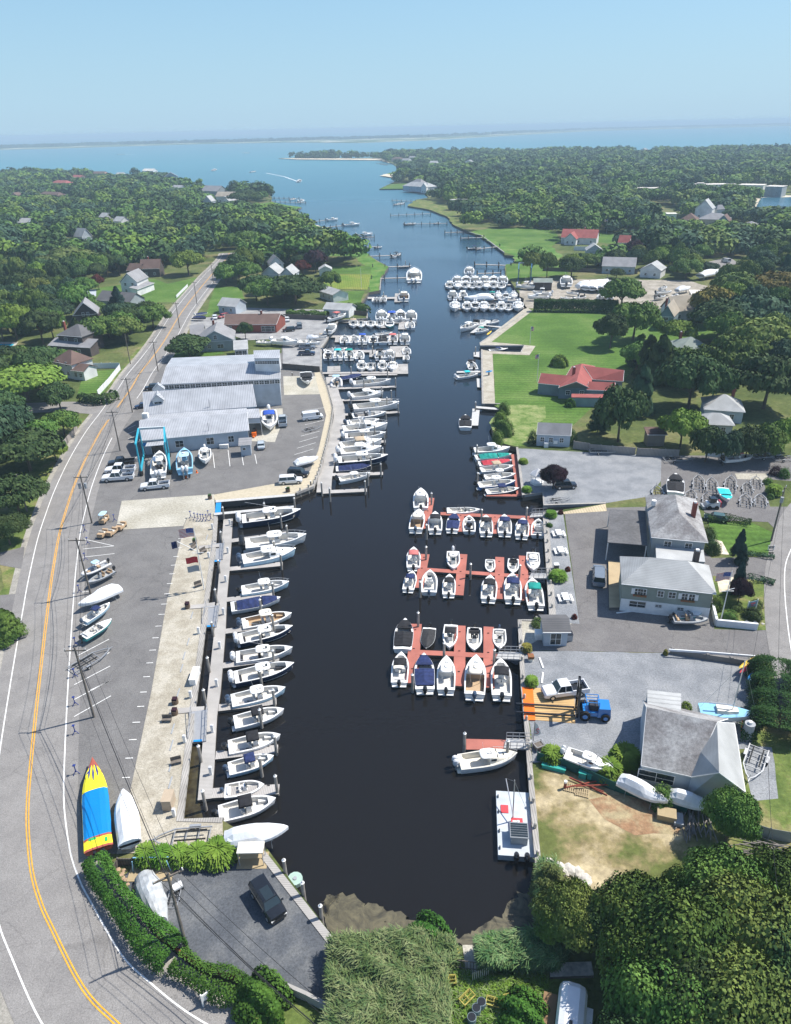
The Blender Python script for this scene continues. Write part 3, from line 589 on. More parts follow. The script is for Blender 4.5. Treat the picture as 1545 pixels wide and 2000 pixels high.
def make_wrapped(L=9, B=2.8, c='wrap', peak=1.4):
    root = bpy.data.objects.new('wrapped_boat', None); SC.collection.objects.link(root)
    X = lambda t: (t-.5)*L; ts = [0,.06,.15,.28,.4,.5,.6,.7,.8,.88,.94,.98,1]
    rr = [[(X(t),b_half(t,B)*.98,.95+.35*t*t),(X(t)-.3*t**4,b_half(t,B)*.8,.3+.3*t**3),(X(t)-.6*t**4,0,-.1+.4*t**5),(X(t)-.3*t**4,-b_half(t,B)*.8,.3+.3*t**3),(X(t),-b_half(t,B)*.98,.95+.35*t*t)] for t in ts]
    mb = MB(); mb.loft(rr, cap=False, closed=False); mb.add(rr[0], [(0,1,2,3,4)]); mb.build('hull', C_['white'], root)
    mb = MB(); rr = []
    pk = [.35,.6,.95,1.0,.98,.9,.62,.5,.42,.33,.25,.16,.06]
    for i, t in enumerate(ts):
        w = b_half(t,B)+.04; s = 1.0+.35*t*t; h = pk[i]*peak; j = .05*random.uniform(-1,1)
        rr.append([(X(t),w,s-.45),(X(t),w*1.0,s),(X(t),w*.78,s+h*.55+j),(X(t),w*.35,s+h*.95-j),(X(t),-w*.35,s+h),(X(t),-w*.78,s+h*.5-j),(X(t),-w,s),(X(t),-w,s-.45)])
    mb.loft(rr); mb.build('shrink_wrap', C_[c], root)
    mb = MB()
    for x in (-L*.3, L*.22):
        for sg in (-1,1): mb.tube([(x,sg*.9,.35),(x,sg*1.25,-.9)], .05, 4)
        mb.box((x,0,-.9),(.3,.3,.9))
    mb.build('stand', C_['gray'], root)
    return root
def make_trailer(L=8, gray='galv', axles=2):
    root = bpy.data.objects.new('boat_trailer', None); SC.collection.objects.link(root)
    mb = MB(); w = 1.05
    for sg in (1,-1):
        mb.tube([(-L/2,sg*w,.55),(L*.1,sg*w,.55),(L*.33,sg*.45,.52),(L*.42,0,.5)], .09, 4)
    mb.tube([(L*.4,0,.5),(L/2,0,.45)], .07, 4)
    for x in (-L*.48,-L*.3,-L*.1,L*.1): mb.tube([(x,-w,.5),(x,w,.5)], .07, 4)
    mb.tube([(L*.45,0,.45),(L*.45,0,0)], .04, 4); mb.tube([(L*.38,0,.5),(L*.40,0,1.15)], .05, 4)
    mb.build('frame', C_[gray], root)
    for sg in (1,-1):
        mb = MB(); mb.box((-L*.18,sg*.55,.72),(L*.5,.14,.1)); mb.build('bunk', C_['bunk'], root)
        for a in range(axles):
            x = -L*.22+(a-.5*(axles-1))*.8
            mb = MB(); mb.tube([(x,sg*(w+.06),.32),(x,sg*(w+.28),.32)], .32, 12); wh = mb.build('wheel', C_['rubber'], root)
            mb = MB(); mb.tube([(x,sg*(w+.27),.32),(x,sg*(w+.3),.32)], .17, 8); mb.build('rim', C_['metal'], wh)
        mb = MB(); mb.box((-L*.22,sg*(w+.17),.66),(.75*axles,.28,.07)); mb.build('fender', C_[gray], root)
    return root
def make_rib():
    root = bpy.data.objects.new('inflatable_boat', None); SC.collection.objects.link(root); L, B = 6.5, 2.4
    mb = MB(); pth = [(-L/2,B/2-.25,.5),(-L*.1,B/2-.2,.5),(L*.22,B/2-.3,.55),(L*.4,B*.22,.65),(L*.5,0,.72),(L*.4,-B*.22,.65),(L*.22,-B/2+.3,.55),(-L*.1,-B/2+.2,.5),(-L/2,-B/2+.25,.5)]
    pts = smoothline([Vector(p) for p in pth], 3); mb.tube(pts, .26, 8); mb.build('tube', C_['tube'], root, smooth=True)
    mb = MB(); mb.loft([[(x,y*w,.3) for y in (-1,1)]+[(x,0,-.3+max(0,x)*.1)] for x, w in ((-L*.46,.8),(0,.85),(L*.3,.5),(L*.44,.1))]); mb.build('hull', C_['gray'], root)
    mb = MB(); mb.box((.1,0,.3),(.7,.7,.9),tx=.7); mb.build('console', C_['gray'], root)
    mb = MB(); mb.box((-.8,0,.3),(.6,.9,.55)); mb.box((1.6,0,.3),(.6,.6,.4)); mb.build('seat', C_['tan'], root)
    mb = MB(); mb.slab(-.3,0,2.1,1.6,1.5,.1); tp = mb.build('hardtop', C_['sky'], root)
    mb = MB()
    for sx in (-.6,.6):
        for sg in (-.6,.6): mb.tube([(sx-.3,sg,.5),(sx-.3,sg,2.15)], .03, 4)
    mb.build('support_frame', C_['mblack'], tp)
    mb = MB(); c = -L/2-.1
    mb.loft([[(c+math.cos(q*math.pi/5)*a, math.sin(q*math.pi/5)*w, z) for q in range(10)] for z, a, w in ((.7,.2,.15),(.9,.32,.22),(1.3,.32,.22),(1.5,.15,.1))]); m = mb.build('outboard_motor', C_['mblack'], root)
    mb = MB(); mb.box((c+.05,0,-.3),(.2,.14,1.0)); mb.build('lower_unit', C_['mblack'], m)
    return root
PROTO = {}
def proto(key, fn):
    if key not in PROTO: PROTO[key] = fn(); return PROTO[key], True
    return dup(PROTO[key]), False
HULLS = dict(
 ccN=dict(L=11,B=3.1,fb=1.15,hull='navy',n=3,mc='mwhite',seatc='dseat',bowseat='dseat',outr=True), ccW=dict(L=11,B=3.1,fb=1.15,n=2,mc='mwhite',seatc='dseat',bowseat='dseat',outr=True),
 ccWb=dict(L=10.5,B=3.0,fb=1.1,n=3,mc='mblack',rail=True,bowseat='seat'), ccS=dict(L=9.5,B=2.9,fb=1.0,hull='sky',n=1,mc='mblack',rail=True,bowseat='seat'), ccS2=dict(L=9.5,B=2.9,fb=1.0,hull='sky',n=2,mc='mblue',bowseat='seat'),
 ccT=dict(L=9,B=2.8,topc='cream',n=2,mc='mblue',sole='tan',bowseat='tan'), ccB=dict(L=8,B=2.6,top='B',topc='cblack',n=1,mc='mblack',bowseat='seat'), ccBn=dict(L=8,B=2.6,hull='sky',top='B',topc='cnavy',n=1,mc='mblue',bowseat='seat'),
 pilS=dict(L=9.5,B=3.0,fb=1.1,hull='sky',top='T',cabin=True,console=False,t1=.5,n=2,mc='mblue',rail=True), pilW=dict(L=9,B=3.0,fb=1.1,top='T',cabin=True,console=False,t1=.5,n=2,mc='mwhite',rail=True), pilC=dict(L=8,B=2.8,fb=1.0,top='T',topc='cream',cabin=True,console=False,t1=.5,n=1,mc='mblue',sole='tan'),
 pilB=dict(L=8,B=2.8,fb=1.0,top='T',cabin=True,console=False,t1=.5,n=1,mc='mblack'), cabB=dict(L=7,B=2.5,top='B',topc='cblack',cabin=True,console=False,t1=.52,n=1,mc='mblack'),
 covN=dict(L=9,B=2.7,fb=.8,hull='white',cover=('two','cnavy'),n=0), covT=dict(L=8,B=2.5,cover=('two','cteal'),n=0), covR=dict(L=8,B=2.5,cover=('two','red'),n=0), covK=dict(L=6.5,B=2.5,fb=.7,hull='black',cover=('full','cchar'),n=1,mc='mblack'),
 covN2=dict(L=7,B=2.5,fb=.75,cover=('cockpit','cnavy'),n=1,mc='mblack'), covK2=dict(L=6.5,B=2.4,fb=.7,cover=('cockpit','cblack'),n=0), covNf=dict(L=9,B=2.7,hull='navy',cover=('full','cnavy'),n=0),
 skf=dict(L=5.5,B=2.1,fb=.6,top=None,n=1,mc='mblack',console=True), skfk=dict(L=5.8,B=2.2,fb=.62,top=None,n=1,mc='mblack',console=True,seatc='dseat',bowseat='seat'), skfw=dict(L=6,B=2.3,fb=.65,top=None,n=1,mc='mblue'),
 ccsT=dict(L=7,B=2.5,fb=.8,n=1,mc='mblack',top='T'), ccsTk=dict(L=7,B=2.5,fb=.8,n=1,mc='mblack',top='B',topc='cblack'), ccsTn=dict(L=7,B=2.5,fb=.8,n=1,mc='mblack',top='B',topc='cnavy'), ccsTr=dict(L=7,B=2.5,fb=.8,n=1,mc='mblack',top='B',topc='pink'),
 ccsTg=dict(L=7,B=2.5,fb=.8,n=1,mc='mblack',top='B',topc='cteal'), ccsTw=dict(L=7,B=2.5,fb=.8,n=1,mc='mwhite',top='T'), ccsTt=dict(L=7,B=2.5,fb=.8,n=1,mc='mblack',top='B',topc='ctan'), ccsTb=dict(L=7,B=2.5,fb=.8,n=1,mc='mwhite',top='B',topc='cblue'), ccsTa=dict(L=7,B=2.5,fb=.8,n=1,mc='mwhite',top='B',topc='aqua'),
 ccsb=dict(L=7.5,B=2.6,fb=.85,hull='blue',n=1,mc='mblack',top='T'), run=dict(L=7.5,B=2.6,fb=.8,top=None,console=False,n=1,mc='mblack',arch=True,bowseat='cream',seatc='cream'), runN=dict(L=7.5,B=2.6,fb=.8,hull='navy',top='B',topc='cnavy',console=False,n=1,mc='mblack',bowseat='cream'),
 runK=dict(L=7,B=2.5,fb=.75,hull='white',top='B',topc='cblack',console=False,n=1,mc='mblack'), exp=dict(L=9.5,B=3.0,fb=1.1,top=None,cabin=True,console=False,t1=.5,n=0,arch=True,rail=True), expT=dict(L=9.5,B=3.0,fb=1.1,top='B',topc='ctan',cabin=True,console=False,t1=.5,n=0,arch=True,rail=True),
 expN=dict(L=9,B=2.9,fb=1.05,hull='navy',top='B',topc='cnavy',cabin=True,console=False,t1=.5,n=0), skg=dict(L=5.8,B=2.2,fb=.62,hull='teal',top=None,console=False,n=1,mc='mblack',t1=.62), skn=dict(L=5.8,B=2.2,fb=.62,cover=('full','cnavy'),n=1,mc='mwhite'), jon=dict(L=5.2,B=1.9,fb=.5,hull='gray',sole='dsole',deck='gray',top=None,n=1,mc='mblack',seatc='tan'),
 lbl=dict(L=10,B=3.0,fb=1.1,hull='lblue',topc='sky',n=2,mc='mwhite',seatc='dsole',deck='lblue',sole='dsole'), big=dict(L=8.6,B=3.0,fb=1.15,top='T',cabin=True,console=False,t1=.5,n=2,mc='mwhite',rail=True,sole='cream',deck='cream',seatc='cream'))
BOATS = []; LD = 'boats in the front left dock row'; LU = 'boats in the curved upper left dock row'
def boat(kind, stern, bow, label, group=None, z=0, h=.85, cat='boat', name='motor_boat', lscale=1):
    hz_ = z+h
    a, b_ = P(*stern, hz_), P(*bow, hz_); d = b_-a; d.z = 0; L = d.length*lscale
    if kind == 'wrap': root, new = proto('wrap', make_wrapped); L0 = 9; cat = 'covered boat'; wz = .9
    elif kind == 'rib': root, new = proto('rib', make_rib); L0 = 6.6
    else:
        root, new = proto(kind, lambda: make_boat(HULLS[kind])); L0 = HULLS[kind]['L']
    s = L/L0; s2 = min(s, 1.25) if s > 1 else max(s, .7)
    root.location = ((a.x+b_.x)/2, (a.y+b_.y)/2, z+(0 if z == 0 else {'wrap':.9*s2}.get(kind, .75)))
    root.rotation_euler[2] = math.atan2(d.y, d.x); root.scale = (s, (s+s2)/2*(1.24 if group in (LD, LU) else 1.06), s2*(1.12 if group in (LD, LU) else 1))
    if kind == 'wrap': root.name = 'wrapped_boat'
    tag(root, label, cat, group); BOATS.append(root)
    return root
g5 = lambda x, y: (350+x/5, 950+y/5)

for i, (k, s, b_, lab) in enumerate([
 ('ccN',g5(615,335),g5(1190,262),'navy hulled boat with hardtop and three white motors beside the twin slip piers'),
 ('ccWb',g5(650,575),g5(1245,505),'long white boat with hardtop, three black motors and bow rail, second from the slip piers'),
 ('pilS',g5(620,725),g5(1140,640),'pale blue pilothouse boat with white hardtop and two dark motors, above the solitary finger pier'),
 ('ccS',g5(610,1015),g5(1075,945),'pale blue boat with white hardtop and one black motor beside the navy covered boat'),
 ('covN',g5(505,1170),g5(990,1090),'white boat under two navy canvas covers at the left dock'),
 ('ccT',g5(615,1335),g5(1100,1245),'white boat with cream hardtop and tan deck at the left dock'),
 ('ccN',g5(585,1490),g5(1110,1380),'navy hulled boat with dark bow seats, just nearer than the tan decked boat'),
 ('ccW',g5(555,1670),g5(1110,1590),'white hulled boat with dark seats and white motors, between two navy hulled boats'),
 ('ccN',g5(540,1870),g5(1125,1745),'navy hulled boat with gray bow cushion, nearest navy hull in the left row'),
 ('ccS2',(452,1368),(558,1345),'pale blue boat with white hardtop and blue gray motors, beyond the black topped boats'),
 ('ccB',(457,1409),(555,1386),'white boat with square black top, farthest of the three black topped boats'),
 ('ccB',(446,1458),(548,1436),'white boat with black top and black seats, middle one of the black topped boats'),
 ('ccBn',(446,1499),(535,1476),'white and pale blue boat with raised navy canvas top at the left dock'),
 ('skfw',(438,1541),(516,1530),'small white skiff with navy console cover at the left dock'),
 ('ccB',(427,1588),(539,1560),'white boat with black top, radar dome and rods, nearest floating boat at left')]):
    boat(k, s, b_, lab, LD)
boat('wrap', (436,1628), (562,1607), 'white shrink wrapped boat on stands on the shell corner by the water', z=LZ, h=2.2)
g6 = lambda x, y: (600+x/4.76, 560+y/4.76)

for k, s, b_, lab in [
 ('ccWb',(662,936),(724,925),'white boat with black seats and black motors, nearest the end of the curved dock'),
 ('covNf',(656,915),(724,911),'navy covered boat with pale blue arch on the curved dock'),
 ('ccN',(661,901),(758,895),'navy hulled boat with cream deck and white hardtop on the curved dock'),
 ('pilW',(665,884),(745,878),'white pilothouse boat just beyond the navy hulled boat on the curved dock'),
 ('expT',(664,872),(746,864),'white express cruiser with tan canvas top and raised arch on the curved dock'),
 ('ccW',(674,853),(754,849),'white center console with long oval hardtop, beyond the tan topped cruiser'),
 ('exp',(670,841),(757,834),'white express cruiser with bow rail and green tinted screen, second cruiser on the curved dock'),
 ('skfw',(678,826),(741,821),'low white open boat lying just beyond the express cruiser on the curved dock'),
 ('skfk',(688,812),(753,806),'white open boat with covered dark seats on the curved dock'),
 ('ccWb',(690,798),(780,792),'long white center console with hardtop and rods lying at the longest finger pier'),
 ('pilW',(686,775),(749,769),'white boat with angular hardtop and green windscreen alone between two finger piers'),
 ('ccW',(690,750),(764,746),'white center console alone in the slip next to the gray float'),
 ('covNf',(663,739),(707,733),'navy hulled runabout under a navy cover beside the gray inflatable')]:
    boat(k, s, b_, lab, LU)
boat('rib', (657,754), (657,738), 'white inflatable tender on its float at the corner of the curved dock', LU)
def row(kinds, xs, ys, yb, what, grp, dxs=0, **k):
    for i, x in enumerate(xs):
        kk = kinds[i%len(kinds)]
        boat(kk, (x+dxs,ys), (x,yb), what % ordn(i), grp, **k)
row(['ccsT','skfw','ccsT','pilC'], [706,724,747,767], 709, 724, 'small white boat behind the long gray float, %s from the land', 'boats behind the long gray float')
row(['skfk','ccsTa','ccsTg','skf','ccsTk','pilW'], [641,660,682,702,742,761], 700, 685, 'small boat stern out in the second small row, %s from the bulkhead', 'boats in the second small boat row')
boat('skfw', (632,684), (678,681), 'white open boat lying along the bulkhead end of the second small boat row')
boat('skf', (795,690), (793,678), 'white dinghy behind the outer float of the second small boat row')
boat('skf', (793,701), (794,692), 'white dinghy in front of the outer float of the second small boat row')
row(['skf','skfw','ccsTb','skfk','covK2','ccsTr','pilB'], [673,691,708,729,748,767,791], 669, 655, 'small boat stern out in the third small row, %s from the bulkhead', 'boats in the third small boat row')
boat('skfw', (733,652), (767,649), 'white boat moored broadside on the far side of the third small boat row')
row(['ccsTt','skf','skfw','skfw','skg'], [690,705,724,741,761], 627, 639, 'boat pointing nearer in the farthest small row, %s from the bulkhead', 'boats on the near side of the farthest small boat row')
row(['pilW','ccsTb','ccW','pilB'], [745,765,782,803], 626, 609, 'topped boat on the far side of the farthest small row, %s from the bulkhead', 'boats on the far side of the farthest small boat row')
boat('skfw', (801,640), (801,627), 'white open boat at the outer end of the farthest small boat row')
boat('pilC', (789,586), (789,572), 'white cabin boat at the outer end of the short pier past the fence')
for i, x in enumerate((733,739,748)): boat('skf', (x,588), (x+1,580), ['gray skiff at the short pier past the fence, nearest the land','gray skiff at the short pier past the fence, middle one','white skiff at the short pier past the fence, outermost one'][i])
c5 = lambda x, y: (250+x/3.8625, 600+y/3.8625)
for i, (a, b_, k) in enumerate([((975,252),(1085,262),'skfw'),((1092,252),(1280,268),'pilW'),((1282,256),(1452,268),'skfw'),((1345,225),(1440,220),'wrap'),((1412,215),(1500,212),'ccsTt')]):
    boat(k, c5(*a), c5(*b_), ['small white boat stored behind the gray house at the lot edge','long white cabin boat stored behind the gray house','white open boat stored next to the parked blue trucks','wrapped boat stored behind the row by the upper bulkhead','white boat stored at the corner of the upper bulkhead'][i], 'boats stored in the upper lot', z=LZ, h=1.6)
boat('ccsTr', (640,623), (676,614), 'boat with red canvas top stored ashore by the dark fence', z=LZ, h=1.6)
boat('pilB', (640,648), (655,636), 'blue and white boat on the upper bulkhead corner', z=LZ, h=1.6)
boat('skn', (381,614), (405,612), 'white boat with blue cover parked on grass by the road, the farther of the two', z=LZ, h=1.2)
boat('covNf', (376,620), (403,621), 'navy and white covered boat parked on grass by the road, the nearer of the two', z=LZ, h=1.2)
# main yard
boat('ccsTb', (525,800), (528,841), 'white boat with royal blue canvas top on a trailer behind the sheds', z=LZ, h=1.5, lscale=.85)
boat('covK2', (597,727), (601,748), 'white covered boat on a trailer by the dark fence', z=LZ, h=1.5)
boat('wrap', (575,900), (621,888), 'white wrapped boat parked on a trailer beside the seawall walkway', z=LZ, h=2)
boat('lbl', (361,918), (360,879), 'light blue center console boat on blocks beside the travel lift', z=LZ, h=1.8)
boat('ccsTw', (400,878), (401,903), 'small white boat bow toward the camera in front of the gray shed', z=LZ, h=1.5)
boat('ccW', (309,925), (312,884), 'white boat with dark open hatch hanging in the travel lift', z=LZ, h=1.9)
# road side of the left lot
boat('rib', c7(345,455), c7(185,535), 'gray inflatable boat with pale blue top parked along the road', z=LZ, h=1.2)
boat('jon', c7(370,510), c7(225,590), 'dark gray aluminium skiff with tan seats parked along the road', z=LZ, h=1.0)
boat('wrap', c7(410,590), c7(160,700), 'white shrink wrapped boat parked along the road beside a utility pole', z=LZ, h=2)
boat('ccBn', c7(195,810), c7(355,705), 'white boat with navy bimini top parked along the road', z=LZ, h=1.4)
boat('skg', c7(190,905), c7(365,800), 'white and teal runabout parked along the road', z=LZ, h=1.4)
boat('wrap', (251,1640), (240,1538), 'white wrapped boat standing beside the bright patterned speedboat', z=LZ, h=2)
# right docks
g3 = lambda x, y: (740+x/4.066, 840+y/4.066)
RT_ = 'boats moored at the upper red dock'
for k, s, b_, lab in [('pilB',(926,880),(996,877),'white boat with white hardtop and black motor, farthest at the upper red dock'),('covT',(928,893),(999,889),'white boat under teal covers at the upper red dock'),('covR',(934,905),(1000,900),'white boat under red covers at the upper red dock'),
 ('ccsTt',(938,917),(1003,911),'white boat with tan canvas next to the red covered boat'),('ccsT',(946,931),(1007,926),'white boat with white hardtop between the tan topped and the blue hulled boats'),('ccsb',(934,947),(1007,941),'blue hulled boat with a white hardtop at the upper red dock'),('runN',(949,959),(1014,954),'dark hulled bowrider with navy bimini, nearest at the upper red dock')]:
    boat(k, s, b_, lab, RT_)
D1 = 'boats at the far red finger dock'; D2 = 'boats at the middle red finger dock'; D3 = 'boats at the near red finger dock'
for k, s, b_, lab, g in [
 ('pilB',(822,993),(822,957),'white hardtop boat with tall antenna at the outer end of the far red dock',D1),('pilC',(812,1034),(819,997),'white cabin boat on the water side of the far red dock outer finger',D1),('cabB',(850,1036),(850,1001),'white cabin boat with black cockpit, right of the outer finger of the far red dock',D1),
 ('covN2',(883,1034),(888,1002),'dark blue covered boat at the far red dock',D1),('skfk',(916.6,1036),(916,1006),'open boat with gray console cover at the far red dock',D1),('ccsTk',(950,1041),(949,1007),'white boat with small black top at the far red dock',D1),('ccsTn',(986,1041),(985,1006),'white boat with wide navy top at the far red dock, left of its twin',D1),
 ('ccsTn',(1019,1046),(1021.6,1012),'white boat with navy top at the last finger of the far red dock',D1),('skf',(1050,1044),(1052,1013),'small open white skiff next to the picnic strip wall',D1),('run',(873,995),(938,995),'white bowrider with black motor and arch moored along the far red dock',D1),
 ('ccsTr',(807.6,1107),(808,1069),'white boat with faded red canvas at the middle red dock',D2),('ccsTn',(797,1149),(806,1114),'white boat with navy top at the outer end of the middle red dock',D2),('skfw',(838,1155),(840,1113),'all white open boat right of the outer finger of the middle red dock',D2),
 ('ccsTk',(876.5,1159),(878,1121),'white boat with black top, left one on the near side of the middle red dock',D2),('ccsTw',(885,1075),(886,1111),'white boat with white hardtop pointing at the camera at the middle red dock',D2),('skf',(957.7,1089),(957.7,1115),'white skiff with tall black motor pointing at the camera at the middle red dock',D2),
 ('skfk',(1003,1088),(1002,1117),'white skiff with black console cover pointing at the camera at the middle red dock',D2),('pilB',(1041,1078),(1042,1115),'big white boat with rod rack pointing at the camera at the middle red dock',D2),('ccsTk',(954,1169),(957.7,1124),'white boat with black top left of the navy topped boat on the middle red dock',D2),
 ('ccsTn',(1002,1171),(1000.7,1121),'white boat with blue gray canvas top on the middle red dock',D2),('ccsTg',(1047,1183),(1039,1131),'white boat with teal canvas top at the middle red dock',D2),
 ('covK2',(786,1267),(791.7,1209),'white bow rider with black cockpit cover at the outer end of the near red dock',D3),('covK',(839,1223),(832,1265),'black boat under charcoal covers at the near red dock',D3),('ccsTk',(881,1218),(877.5,1265),'white boat with black top pointing at the camera at the near red dock',D3),
 ('skfk',(927,1223),(926,1269),'white boat with draped dark console pointing at the camera at the near red dock',D3),('skfw',(975.5,1225),(976.6,1265),'white open boat with aqua cushion pointing at the camera at the near red dock',D3),('runK',(779.6,1331),(784,1273),'white runabout with black bimini at the near red dock outer corner',D3),
 ('covN2',(830,1345),(828,1277),'white boat under dark navy covers on the near red dock',D3),('pilB',(871,1347),(872,1283),'white boat with rounded white cabin top on the near red dock',D3),('pilC',(927,1357),(930,1283),'cream topped boat with one blue gray motor, largest at the near red dock',D3),('ccsTk',(980,1358),(977.7,1288),'white boat with black top nearest the gangway of the near red dock',D3)]:
    boat(k, s, b_, lab, g)
boat('big', (897,1487), (1010,1473), 'large white fishing boat with hardtop and two white motors alone at the lone red float', h=1.0)
# right bank
for k, s, b_, lab in [('covK2',(909,835),(909,812),'white boat with dark seats at the small gray float'),('ccsTa',(892,735),(934,730),'white boat with teal canvas moored alongside the sandy strip'),('ccsTk',(925,721),(917,706),'small white boat with black top moored off the sandy strip'),
 ('expN',(955,683),(992,681),'white cruiser with navy canvas inside the notch in the lawn'),('ccWb',(928,632),(899,646),'white center console with hardtop at the slanting float, nearest the channel'),('skfw',(945,625),(927,636),'open white boat along the far edge of the slanting float'),('ccsTg',(949,642),(928,650),'white skiff with dark teal console at the slanting float'),('skfw',(970,625),(952,632),'small white boat between the slanting float and the bulkhead')]:
    boat(k, s, b_, lab)
row(['pilW','ccsT','ccW','pilB','ccsTk','ccsT','skf','pilW'], [888.5,912,928,945,961.5,978.7,993,1012], 593, 607, 'white boat in the near row of the right marina, %s from the channel', 'near row of the right marina')
row(['pilB','ccsT'], [884,904], 583, 571, 'white boat in the middle row of the marina, %s from the channel', 'middle row of the right marina')
boat('wrap', (963,583), (906,585), 'long white yacht lying broadside in the middle row of the right marina')
row(['ccsTg','pilW','ccW','pilW'], [961,973,988,1003], 574, 583, 'boat behind the broadside yacht, %s from the channel', 'right part of the middle row')
boat('pilW', (1012,588), (972,586), 'white cruiser lying broadside at the land end of the middle row')
row(['ccsT','pilB','ccsT','skfw','ccsT','pilC','ccsT','skfw'], [878,894,909,922.5,936,950,964,979], 553, 564, 'white boat nearer in the double far marina row, %s from the channel', 'far row of the right marina, near side')
row(['pilW','ccW','pilW'], [893,910,928,947,964,982], 555, 542, 'tall topped boat on the far side of the marina, %s from the channel', 'far row of the right marina, far side')
boat('pilW', (916,536), (917,524), 'white boat alone beyond the far row of the right marina')
yb = [('skfw',(1035,553),(1070,555)),('ccsTw',(1012,557),(1045,561)),('pilW',(1072,580),(1030,580)),('ccsTw',(1076,572),(1040,570)),('pilB',(1106,557),(1106,541)),('wrap',(1128,562),(1163,556)),('wrap',(1143,565),(1176,552)),('wrap',(1155,566),(1187,551)),('wrap',(1170,566),(1200,554)),('ccsTk',(1130,572),(1106,570)),('skfw',(1118,582),(1094,580)),('skfk',(1140,578),(1120,583)),('skfw',(1172,580),(1182,572)),('ccsT',(1190,582),(1198,573)),
 ('wrap',(1322,568),(1348,563)),('skfw',(1290,563),(1302,559)),('wrap',(1367,541),(1412,532)),('skfk',(1280,580),(1300,577)),('ccsT',(1330,582),(1312,577)),('skf',(1282,571),(1312,569))]
yl = ['white open boat behind the travel lift of the right marina','white boat next to the blue travel lift posts','big white boat on the quay by the hedge','white boat behind the big one on the quay','upright white cabin boat facing away in the right marina yard','first wrapped boat in the white heap of the right marina yard','second wrapped boat in the white heap of the right marina yard','third wrapped boat in the white heap of the right marina yard','rightmost wrapped boat in the white heap left of the big round tree','boat with black canvas in the middle of the right marina yard','white skiff by the tall clipped hedge','dark seated skiff between the hedge and the wrapped boats','white open boat left of the round tree trunk','white hardtop boat under the round tree',
 'wrapped boat right of the round tree beside the white flat roof','small white boat at the far side of the yard','large wrapped yacht with a peaked cover beside the road','dark seated skiff right of the round tree','white hardtop boat behind the beige house','low skiff in the yard right of the round tree']
for (k, s, b_), lab in zip(yb, yl): boat(k, s, b_, lab, 'boats stored ashore in the right marina', z=LZ, h=1.5)
# channel and bay boats
for k, s, b_, lab in [('pilW',(640,430),(660,428),'white cabin boat at the sandy point pier'),('pilB',(672,440),(703,438),'dark cabin boat moored beyond the marsh'),('pilW',(697,460),(728,458),'white cruiser moored off the marsh'),('skfw',(732,483),(746,481),'small white boat at the end of a marsh pier'),('ccsTk',(766,501),(782,496),'dark boat on a lift at the marsh pier'),('skfw',(779,520),(803,519),'low white boat at the pier before the square lawn'),
 ('pilW',(809,549),(809,526),'tall white flybridge boat at the square lawn pier'),('ccW',(583,355),(587,352),'small boat under way leaving a white wake in the bay'),('skfw',(566,390),(578,388),'white boat at the far left pier, outer one'),('pilW',(583,394),(595,392),'white boat at the far left pier, near its tip'),('runN',(914,485),(940,484),'blue hulled boat with white cabin at the right bank pier'),('skfw',(790,438),(812,436),'boat at the outer end of the long right pier'),
 ('skfw',(772,399),(790,396),'white boat on the second pier at the channel mouth'),('skf',(848,436),(860,435),'small white boat near the land end of the long right pier'),('skfw',(808,372),(832,369),'white boat moored by the big bay house'),('pilW',(416,333),(422,331),'white boat at anchor in the bay, left one'),('skfw',(490,336),(499,334),'white boat at anchor in the bay, right one'),('skfw',(230,302),(245,301.5),'distant speedboat with a long white wake, left one'),('skfw',(486,298.6),(473,298.6),'distant speedboat with a short white wake, right one')]:
    boat(k, s, b_, lab)
FOAM = pm('white foam', (.7,.74,.76), .8)
for pts_, w in (([(585,356),(575,352),(555,345),(520,338)],2.0),([(232,301.6),(262,301.6)],9),([(486,298.3),(470,298.4)],8)):
    strip('wake', [P(*q,0) for q in pts_], -w/2, w/2, FOAM, 0, 'stuff', z=.05)
